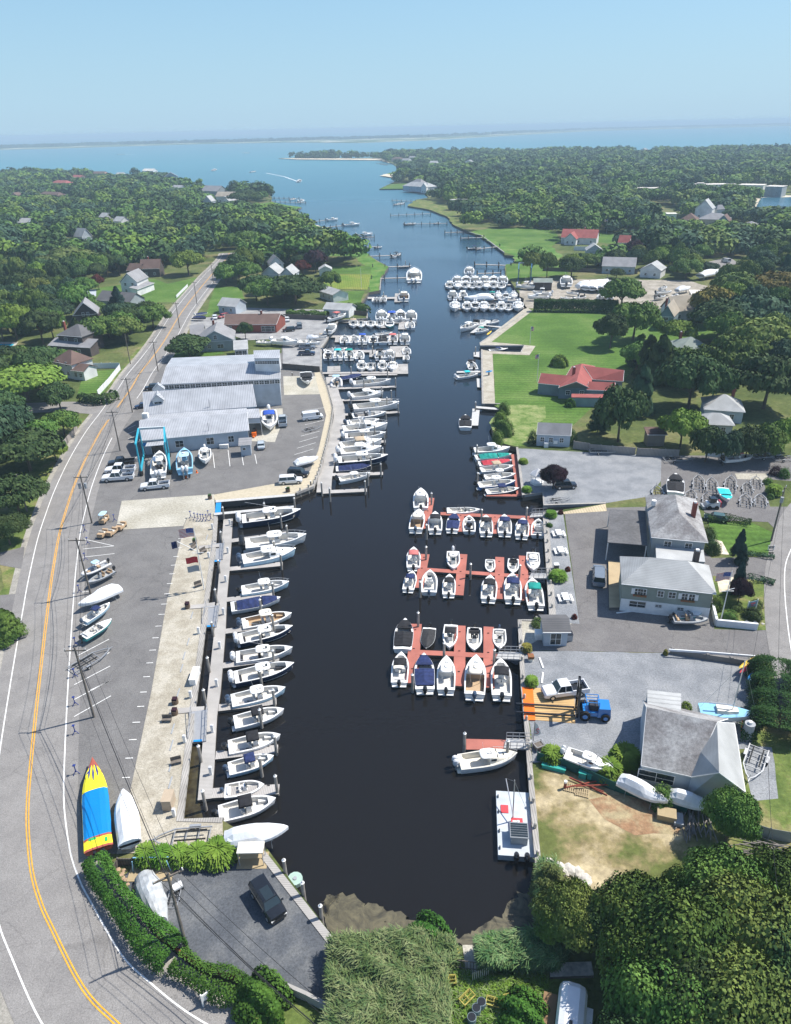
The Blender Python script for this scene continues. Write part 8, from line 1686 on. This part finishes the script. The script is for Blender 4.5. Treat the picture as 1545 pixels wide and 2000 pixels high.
# blue boat stands along the road
def stand_():
    r = bpy.data.objects.new('boat_stand', None); SC.collection.objects.link(r); mb = MB(); mb.tube([(0,0,.3),(0,0,1.35)], .06, 5); mb.box((0,0,1.35),(.3,.3,.06)); mb.build('post', pm('dark blue steel', (.02,.04,.2), .5), r)
    mb = MB(); [mb.tube([(0,0,.6),(math.cos(a)*.45,math.sin(a)*.45,0)], .04, 4) for a in (0,2.1,4.2)]; mb.build('legs', pm('dark blue steel', (.02,.04,.2)), r); return r
for i, (x, y) in enumerate([c7(205,275),c7(222,350),c7(207,445),c7(172,640),c7(150,960),c7(145,1150),c1(147,85),c1(148,258),c1(153,500),c7(383,210)]+[c7(x,y) for x, y in ((843,190),(868,200),(888,205),(905,208),(920,208),(938,210),(950,185),(965,205))]):
    q = P(x,y); r, new = proto('stand', stand_); r.location = q
    tag(r, ('blue steel boat stand on the line between road and lot, %s from the far end' % ordn(i)) if i < 9 else ('blue steel boat stand behind the tan carts' if i == 9 else 'blue steel boat stand in the cluster at the apron corner, %s from the left' % ordn(i-10)), 'boat stand', 'blue boat stands')
# power pedestals
def ped():
    r = bpy.data.objects.new('power_pedestal', None); SC.collection.objects.link(r); mb = MB(); mb.box((0,0,0),(.32,.32,1.0)); mb.build('body', C_['white'], r); mb = MB(); mb.box((0,0,1.0),(.4,.4,.18),tx=.7,ty=.7); mb.build('cap', C_['tube'], r); return r
for i, (p_, z) in enumerate([(g5(*q),DZ) for q in ((497,375),(478,650),(457,930),(435,1250),(400,1580),(370,1950))]+[(c1(975,245),DZ),(c1(965,500),DZ)]+[(g5(*q),LZ) for q in ((328,420),(292,700),(195,1440))]+[(c1(845,40),LZ),(c1(808,310),LZ),(c1(745,755),LZ)]):
    q = P(*p_, z); r, new = proto('ped', ped); r.location = q; tag(r, 'white power pedestal %s, %s from the far end' % (('on the long timber dock', ordn(i)) if i < 8 else ('on the shell strip', ordn(i-8))), 'power pedestal', 'white power pedestals')
def picnic():
    r = bpy.data.objects.new('picnic_table', None); SC.collection.objects.link(r); mb = MB(); mb.box((0,0,.7),(1.0,1.9,.06)); mb.build('tabletop', C_['white'], r)
    for s in (-.95,.95): mb = MB(); mb.box((s,0,.42),(.35,1.9,.05)); mb.build('bench', C_['white'], r)
    mb = MB()
    for y in (-.65,.65): mb.box((0,y,.36),(1.9,.08,.08)); mb.tube([(-.75,y,0),(-.3,y,.7)], .05, 4); mb.tube([(.75,y,0),(.3,y,.7)], .05, 4)
    mb.build('frame', C_['white'], r); return r
for i, p_ in enumerate([(1091,1046),(1095,1080),(1104,1172)]): r, n_ = proto('picnic', picnic); r.location = P(*p_); tag(r, 'white picnic table on the gravel strip, '+('farthest','middle','nearest')[i]+' of three', 'picnic table', 'picnic tables')
def simple(nm, px, parts, label, cat, rz=0, z=LZ, group=None):
    r = thing(nm, label, cat, P(*px, z), rz, group)
    for pn, m, boxes in parts:
        mb = MB()
        for b_ in boxes:
            if b_[0] == 't': mb.tube([b_[1], b_[2]], b_[3], 6)
            elif b_[0] == 'c': mb.tube([b_[1], b_[2]], b_[3], 12)
            else: mb.box(b_[0], b_[1])
        mb.build(pn, m, r)
    return r
PL = pm('plywood', (.38,.30,.18), .9); TANB = pm('beige utility box', (.42,.34,.25), .7); TARP = pm('silver tarpaulin', (.42,.44,.45), .5, var=.2, bump=.8, scale=1.2)
simple('utility_box', c1(715,690), [('body',TANB,[((0,0,0),(1.0,1.6,1.5))]),('lid',TANB,[((0,0,1.5),(1.1,1.7,.08))])], 'beige utility box on the shell strip', 'utility box')
simple('dock_box', c7(870,1165), [('body',C_['white'],[((0,0,0),(.8,2.6,1.0))]),('lid',C_['white'],[((0,0,1.0),(.9,2.7,.08))])], 'long white dock box at the edge of the shell strip', 'dock box')
simple('canopy_table', (494,1681), [('roof',C_['cream'],[((0,0,1.9),(2.6,1.3,.12))]),('post',C_['metal'],[('t',(x,y,0),(x,y,1.9),.05) for x in (-1.2,1.2) for y in (-.55,.55)]),('counter',PL,[((0,0,.85),(2.3,.8,.08))]),('base',PL,[((0,0,0),(3.0,1.9,.06))])], 'pale roofed cleaning station at the top of the slate lot boardwalk', 'fish station')
for i, p_ in enumerate([(750,75),(748,140)]): simple('planter', c1(*p_), [('pot',pm('wooden barrel', (.14,.10,.07), .9),[('c',(0,0,0),(0,0,.7),.42)]),('plants',LF['purple'],[((0,0,.7),(.6,.6,.25))])], ['barrel planter beyond the nearest landing','barrel planter before the nearest landing'][i], 'planter')
for i, (p_, l) in enumerate([(g5(85,1190),'barrel planter with purple flowers at the middle landing'),(g5(155,560),'dark bin at the farthest landing'),(g5(303,125),'dark bin with plant at the corner of the lift slip'),(c5(1210,1395),'dark barrel on the walkway by the lift slip')]): simple('barrel', p_, [('body',pm('wooden barrel', (.14,.10,.07)),[('c',(0,0,0),(0,0,.8),.4)]),('plants',LF['purple' if i == 0 else 'dark'],[((0,0,.8),(.6,.6,.3))])], l, 'barrel')
for i, (p_, l) in enumerate([(c1(700,185),'dark bench casting a shadow on the shell strip'),(c1(757,440),'wooden chair on the shell strip near the beige box'),(g5(190,980),'gray chair beside the tall flagpole'),(g5(240,650),'wooden bench near the farthest landing'),(g5(150,610),'second wooden seat near the farthest landing')]): simple('bench', p_, [('seat',POLEM,[((0,0,.42),(1.2,.5,.07))]),('backrest',POLEM,[((0,.25,.5),(1.2,.06,.5))]),('leg',POLEM,[((x,0,0),(.08,.45,.42)) for x in (-.5,.5)])], l, 'bench', .3*i)
for i, p_ in enumerate([(768,12),(735,230),(727,330),(722,455),(720,555)]): simple('parking_block', c1(*p_), [('bar',C_['gray'],[((0,0,0),(.16,1.7,.13))])], 'gray wheel stop on the shell strip, %s from the far end' % ordn(i), 'wheel stop', .03, group='wheel stops')
for i, p_ in enumerate([(262,490),(245,740),(940,310),(850,780),(828,940),(803,1025),(788,1100)][2:]): simple('parking_block', c7(*p_), [('bar',C_['gray'],[((0,0,0),(.16,1.7,.13))])], 'thin wheel stop beside the seawall of the shell strip, %s from the far end' % ordn(i), 'wheel stop', .05, group='wheel stops')
for i, (p_, rz) in enumerate([(c6(162,157),.05),(c6(168,240),-.25),(c4(585,990),1.3+1.5),(c4(752,990),1.6+1.45)]): simple('wheel_stop', p_, [('bar',C_['white'],[((0,0,0),(.22,2.2,.14) if i < 2 else (2.4,.22,.14))])], ['white wheel stop on the gravel by the near gangway, farther','white wheel stop on the gravel by the near gangway, nearer','white wheel stop in front of the dock office, left','white wheel stop in front of the dock office, right'][i], 'wheel stop', rz if i < 2 else .15)
# kayaks on the dark hedge, dinghy, gazebo, sign, chair group
def kayak(a, b_, col, label):
    A, B = P(*a, LZ+1.2), P(*b_, LZ+1.2); d = B-A; r = thing('kayak', label, 'kayak', (A+B)/2, math.atan2(d.y,d.x)); L = d.length; mb = MB()
    mb.loft([[(L*(t-.5),w*math.cos(q),.22*w/.38*math.sin(q)) for q in [k*math.pi/4 for k in range(8)]] for t, w in ((0,.03),(.1,.2),(.3,.36),(.5,.38),(.7,.36),(.9,.2),(1,.03))]); mb.build('hull', C_[col], r); mb = MB(); mb.slab(0,0,.2,1.0,.45,.06,p=2,n=12); mb.build('cockpit', C_['mblack'], r)
    mb = MB(); mb.box((0,0,-1.2),(.3,.3,1.1)); mb.build('rack', POLEM, r)
kayak(c6(1255,185), c6(1375,115), 'yellow', 'yellow kayak on the rack beside the dark hedge'); kayak(c6(1260,210), c6(1378,138), 'red', 'dark red kayak on the rack beside the dark hedge'); kayak(c6(1310,255), c6(1345,210), 'bplastic', 'short blue kayak below the red and yellow ones')
kayak((948,727),(962,724),'bplastic','blue paddle board lying across the sandy strip'); kayak((951,654),(960,646),'yellow','yellow jet ski shaped craft at the slanting float')
def gazebo():
    r = thing('gazebo', 'small white gazebo with conical roof beside the purple tree', 'gazebo', P(1049,944)); mb = MB()
    for i in range(6): a = i*math.pi/3; mb.tube([(1.3*math.cos(a),1.3*math.sin(a),0),(1.3*math.cos(a),1.3*math.sin(a),2.1)], .06, 5)
    mb.build('posts', C_['white'], r); r2 = MB(); r2.loft([[(1.6*k*math.cos(i*math.pi/3),1.6*k*math.sin(i*math.pi/3),z) for i in range(6)] for k, z in ((1,2.1),(1,2.2),(.05,3.3))]); r2.build('roof', C_['tube'], r)
    mb = MB(); mb.loft([[(1.4*math.cos(i*math.pi/3),1.4*math.sin(i*math.pi/3),z) for i in range(6)] for z in (0,.5)]); mb.build('base', C_['white'], r)
gazebo()
def signb(px, label, w, h, col, rz, words=None, hz=1.2):
    r = thing('sign', label, 'sign', P(*px), rz); mb = MB(); [mb.box((x,0,0),(.12,.12,hz+h)) for x in (-w/2,w/2)]; mb.build('post', C_['white'], r); mb = MB(); mb.box((0,0,hz-.2),(w,.1,h)); b_ = mb.build('board', col, r)
    mb = MB(); mb.box((0,-.07,hz-.2+h*.55),(w*.5,.02,h*.18)); mb.box((0,-.07,hz-.2+h*.25),(w*.3,.02,h*.12)); mb.build('lettering', words or C_['white'], b_)
signb((1466,1196), 'blue gray hanging sign among flowers on the office lawn', 1.6, 1.0, pm('blue gray sign', (.12,.22,.27), .5), .3, C_['red'])
signb((408,1958), 'white sign board on two posts beside the lower hedge', 1.0, .8, C_['white'], .7, C_['gray'], .9)
signb((1505,1075), 'small dark sign at the edge of the office lawn', .9, .4, C_['mblack'], 0, None, .6)
simple('ice_box', c4(92,1135), [('body',C_['white'],[((0,0,0),(1.0,1.2,1.0))]),('lid',C_['white'],[((0,0,1.0),(1.06,1.26,.08))])], 'white chest beside the small dock shed', 'chest')
simple('waste_bin', c4(195,740), [('body',POLEM,[((0,0,0),(.7,.7,.9))]),('lid',C_['white'],[((0,0,.9),(.8,.8,.1))])], 'white lidded bin on the picnic strip', 'bin')
simple('waste_bin', c4(268,1145), [('body',C_['gray'],[((0,0,0),(.8,1.0,1.1))]),('lid',C_['mblack'],[((0,0,1.1),(.86,1.06,.08))])], 'gray bin at the right wall of the small dock shed', 'bin')
simple('red_planter', c6(103,140), [('pot',C_['cream'],[('c',(0,0,0),(0,0,.45),.4)]),('flowers',pm('red geraniums', (.4,.05,.05)),[((0,0,.45),(.8,.8,.4))])], 'red flower tub on the gravel near the near gangway', 'planter')
simple('cage_crate', (1052,1462), [('frame',C_['galv'],[((x,y,0),(.06,.06,.8)) for x in (-.6,.6) for y in (-.5,.5)]+[((0,y,.8),(1.26,.06,.06)) for y in (-.5,.5)]+[((x,0,.8),(.06,1.0,.06)) for x in (-.6,.6)]),('basket',POLEM,[((0,0,.1),(1.1,.9,.5))])], 'dark wire crate at the top of the lone float gangway', 'crate', .4)
simple('metal_tank', (1458,1440), [('body',C_['gray'],[('c',(0,0,0),(0,0,2.2),.6)]),('cap',C_['white'],[('c',(0,0,2.2),(0,0,2.5),.25)])], 'gray tank against the right wall of the workshop', 'tank')
# sand lot clutter
for i, (p_, l) in enumerate([((325,850),'wooden pallet on the sand, left one'),((388,875),'wooden pallet on the sand, right one')]): simple('pallet', c6(*p_), [('slats',PL,[((x*.22,0,.12),(.12,1.2,.03)) for x in range(-3,4)]),('bearer',PL,[((0,y,0),(1.5,.1,.12)) for y in (-.5,0,.5)])], l, 'pallet', -.35)
simple('hydrant', c6(293,850), [('body',pm('rusty red', (.25,.06,.04), .8),[('c',(0,0,0),(0,0,.9),.16)]),('cap',C_['white'],[('c',(0,0,.9),(0,0,1.15),.18)])], 'rusty red post with white top on the sand', 'post')
simple('storage_crate', c6(852,1010), [('body',PL,[((0,0,0),(1.9,1.3,.8))]),('tray',C_['gray'],[((1.2,-.2,0),(.9,1.5,.5))])], 'mossy wooden crate beside a gray tray below the wrapped boats', 'crate', -.3)
TEAL = pm('teal plastic bin', (.03,.33,.28), .5)
for i, (p_, l) in enumerate([((230,745),'teal pipe section along the mesh fence'),((390,780),'teal plastic bin beside the old cabin boat, left'),((437,785),'teal plastic bin beside the old cabin boat, right')]): simple('plastic_bin', c6(*p_), [('body',TEAL,[((0,0,0),((2.6,.5,.5) if i == 0 else (.8,1.0,.8)))]),('rim',TEAL,[((0,0,.5 if i == 0 else .8),((2.7,.56,.05) if i == 0 else (.88,1.08,.06)))])], l, 'bin', -.35)
def heap(nm, pxs, n, L, col, label, cat, r0=.06, spread=1.6, rz=1.2):
    q = P(*pxs); r = thing(nm, label, cat, q)
    for i in range(n):
        a = rz+random.gauss(0,.22); c = Vector((random.uniform(-spread,spread), random.uniform(-spread*.6,spread*.6), .08+.12*(i%4))); d = Vector((math.cos(a),math.sin(a),0))*L/2*random.uniform(.7,1); mb = MB(); mb.tube([c-d,c+d], r0, 5); mb.build('plank', col, r)
heap('timber_pile', c6(1010,1060), 26, 3.4, pm('gray driftwood', (.22,.2,.18), .95, var=.3), 'pile of gray timbers at the edge of the sand lot', 'timber pile')
heap('timber_pile', (1496,1660), 20, 4.5, pm('gray driftwood', (.22,.2,.18)), 'pile of gray poles near the thin wire fence', 'timber pile', .05, 1.8, -.3)
heap('pipe_pile', c6(420,840), 4, 4.5, pm('rusty red', (.25,.06,.04)), 'long pipes lying along the mesh fence', 'pipe pile', .08, .7, -.33)
ROCK = pm('pale rock', (.5,.47,.42), .9, var=.2)
def rocks(pix, n, rs, label0, grp, m=ROCK):
    L = smoothline([P(*q) for q in pix], 10)
    for i in range(n):
        q = L[int(i/n*len(L))]; s = random.uniform(.6,1)*rs; bm = bmesh.new(); bmesh.ops.create_icosphere(bm, subdivisions=2, radius=s)
        for v in bm.verts: v.co *= random.uniform(.8,1.1); v.co.z *= .6
        me = bpy.data.meshes.new('rock'); bm.to_mesh(me); bm.free(); me.materials.append(m); o = bpy.data.objects.new('rock', me); SC.collection.objects.link(o); o.location = (q.x+random.uniform(-.6,.6), q.y+random.uniform(-.5,.5), LZ+s*.15); tag(o, label0+', %s from the left' % ordn(i), 'rock', grp)
rocks([(1085,1690),(1110,1700),(1130,1712),(1150,1722)], 12, .7, 'pale rock on the bank below the sand lot', 'rocks below the sand lot')
rocks([(1324,1718),(1345,1728)], 4, .6, 'pale rock under the trees right of the sand lot', 'rocks under the trees')
rocks([(1452,1218),(1485,1216)], 8, .35, 'small white rock around the office lawn sign', 'rocks round the sign')
rocks([(225,1695),(240,1705),(250,1725),(262,1733)], 9, .35, 'flat tan stepping stone beside the low dark fence', 'stepping stones', pm('tan stone', (.38,.27,.18), .9))
# slate lot corner clutter
simple('wooden_rack', (300,1694), [('frame',C_['lblue'],[('t',(-1.9,-.5,0),(-1.7,-.5,1.6),.05),('t',(-1.9,.5,0),(-1.7,.5,1.6),.05),('t',(1.9,-.5,0),(1.7,-.5,1.6),.05),('t',(1.9,.5,0),(1.7,.5,1.6),.05),('t',(-1.8,0,1.5),(1.8,0,1.5),.06)]),('pallet',PL,[((0,-.5,0),(4.4,2.2,.15))])], 'pale blue trestle frame over wooden pallets beside the fountain grass', 'rack')
def tarpboat():
    q = P(300,1760); r = thing('covered_boat', 'small boat under a crumpled silver tarpaulin beside the road hedge', 'covered boat', q, -1.0); mb = MB(); random.seed(3)
    rr = []
    for i in range(10):
        t = i/9; w = 1.25*math.sin(math.pi*min(1,.22+t*.7))**.7; h = 1.0+.7*math.sin(math.pi*t)+random.uniform(-.15,.15)
        rr.append([(-2.9+5.8*t,w*math.cos(a)*(1+random.uniform(-.08,.08)),.15+h*max(0,math.sin(a))**.8+random.uniform(-.06,.06)) for a in [math.pi*k/9 for k in range(10)]])
    mb.loft(rr, cap=True); mb.build('tarpaulin', TARP, r)
    mb = MB(); mb.tube([(-3,0,.3),(3.6,0,.35)], .07, 4); mb.tube([(2.6,-.5,.3),(3.6,0,.35)], .05, 4); mb.build('trailer_frame', C_['galv'], r)
tarpboat()
trailer((333,1770), (348,1712), 'small open trailer frame behind the silver tarpaulin', z=LZ)
simple('white_float', (347,1738), [('body',C_['white'],[('c',(-.5,0,.5),(.5,0,.5),.35)]),('cradle',C_['mblack'],[((0,0,0),(1.1,.6,.3))])], 'white motor like float with dark cradle beside the trailer frame', 'float', .6)
simple('green_buoy', (577,1722), [('body',pm('pale green buoy', (.35,.48,.42), .5),[('c',(0,0,0),(0,0,.5),.75)]),('ring',C_['gray'],[('c',(0,0,.5),(0,0,.58),.2)])], 'pale green round mooring float beside the boardwalk', 'float', z=0)
# lobster traps and drums in the clearing
YW = pm('yellow wire trap', (.40,.35,.08), .7, var=.2)
for i, (p_, rz) in enumerate([((876,1920),0),((912,1955),.7),((964,1964),-.3),((990,1958),.2),((882,1868),.5)]):
    simple('lobster_trap', p_, [('frame',YW,[((0,y,z),(1.3,.07,.07)) for y in (-.35,.35) for z in (0,.55)]+[((x,0,z),(.07,.7,.07)) for x in (-.62,0,.62) for z in (0,.55)]+[((x,y,0),(.07,.07,.6)) for x in (-.62,0,.62) for y in (-.35,.35)]),('mesh',YW,[((0,y*.14,.05),(1.25,.03,.5)) for y in (-2,0,2)])], 'yellow wire trap in the reed clearing, '+['farther left one','middle one','right one','small one beside the right one','one near the leaning screen'][i], 'trap', rz, group='yellow traps')
for i, p_ in enumerate([(940,1968),(930,1980),(921,1998)]): simple('drum', p_, [('body',pm('gray blue drum', (.16,.22,.25), .6),[('c',(0,0,0),(0,0,.9),.38)]),('rim',C_['mblack'],[('c',(0,0,.9),(0,0,.93),.33)])], ['open gray drum in the reed clearing','gray blue drum before the open drum','third drum nearest the bottom edge'][i], 'drum', group='drums')
simple('lattice_screen', (893,1892), [('slats',POLEM,[((x*.28,0,0),(.07,.05,1.3)) for x in range(-6,7)]+[((0,0,z),(3.5,.05,.08)) for z in (.2,1.2)])], 'leaning wooden lattice screen at the reed edge', 'screen', -.15)
simple('white_gate_panel', (938,1912), [('slats',C_['cream'],[((x*.18,0,0),(.06,.04,1.3)) for x in range(-4,5)])], 'small white slatted panel in the clearing', 'panel', .3)
o = deck('concrete_slab', [(1072,1880),(1155,1878),(1160,1905),(1075,1908)], pm('mottled slab', (.42,.39,.34), .9, var=.3), LZ+.35, .5); tag(o, 'mottled concrete slab in tree shade above the white trailer', 'slab')
# seawall corner things and small signs of life on the walkway
for i, (x, y) in enumerate([(1195,1395),(1380,1345),(1240,520)]): simple('walkway_bollard', c5(x,y), [('post',POLEM,[('c',(0,0,0),(0,0,1.0),.15)]),('cap',C_['white'],[('c',(0,0,1.0),(0,0,1.06),.16)])], ['post at the lift slip end of the walkway','post at the outer corner of the walkway','post by the dark fence end'][i], 'post')
trailer(c5(1325,930), c5(1460,895), 'low gray trailer frame in the painted spaces by the walkway')
simple('small_excavator', c5(955,975), [('body',C_['orange'],[((0,0,.3),(1.0,1.3,.9)),((0,-.9,.2),(.4,.8,.3))]),('cab',C_['mblack'],[((0,.2,1.2),(.7,.7,.7))])], 'small orange machine at the corner of the small annex', 'machine')
simple('storage_box', c5(728,1062), [('body',C_['white'],[((0,0,0),(2.0,1.0,.9))]),('lid',C_['white'],[((0,0,.9),(2.1,1.1,.08))])], 'white storage box against the front wall of the gray shed', 'box')
for i, p_ in enumerate([(520,1250),(440,1290)]): simple('traffic_cone', c5(*p_), [('cone',C_['orange'],[('c',(0,0,.05),(0,0,.6),.14)]),('base',C_['orange'],[((0,0,0),(.5,.5,.05))])], ['orange cone below the light blue boat','orange cone lying left of the other cone'][i], 'cone')
# right road
RR = smoothline([P(*q) for q in [(1640,960),(1590,1000),(1566,1050),(1556,1104),(1553,1138),(1555,1180),(1562,1240),(1578,1310),(1600,1400)]], 6)
strip('road_right', RR, -4.4, 4.4, G_ROAD, 6)
RW = smoothline([P(*q) for q in [(1552,1060),(1543,1078),(1534,1104),(1532,1138),(1534,1180),(1540.6,1240),(1552,1310)]], 5); strip('edge_line', RW, -.07, .07, M_WHT, 8)
# ================================================================ HAZE
mb = MB(); mb.box((0,12000,-2.5), (44000,25500,72.5))
hz = bpy.data.materials.new('summer haze'); hz.use_nodes = True; t = hz.node_tree
t.nodes.remove(t.nodes['Principled BSDF']); pv = t.nodes.new('ShaderNodeVolumePrincipled')
pv.inputs['Color'].default_value = (.60,.80,.95,1); pv.inputs['Density'].default_value = 2.2e-4; pv.inputs['Anisotropy'].default_value = 0
t.links.new(pv.outputs[0], t.nodes['Material Output'].inputs['Volume'])
o = mb.build('haze', hz); o['kind'] = 'stuff'
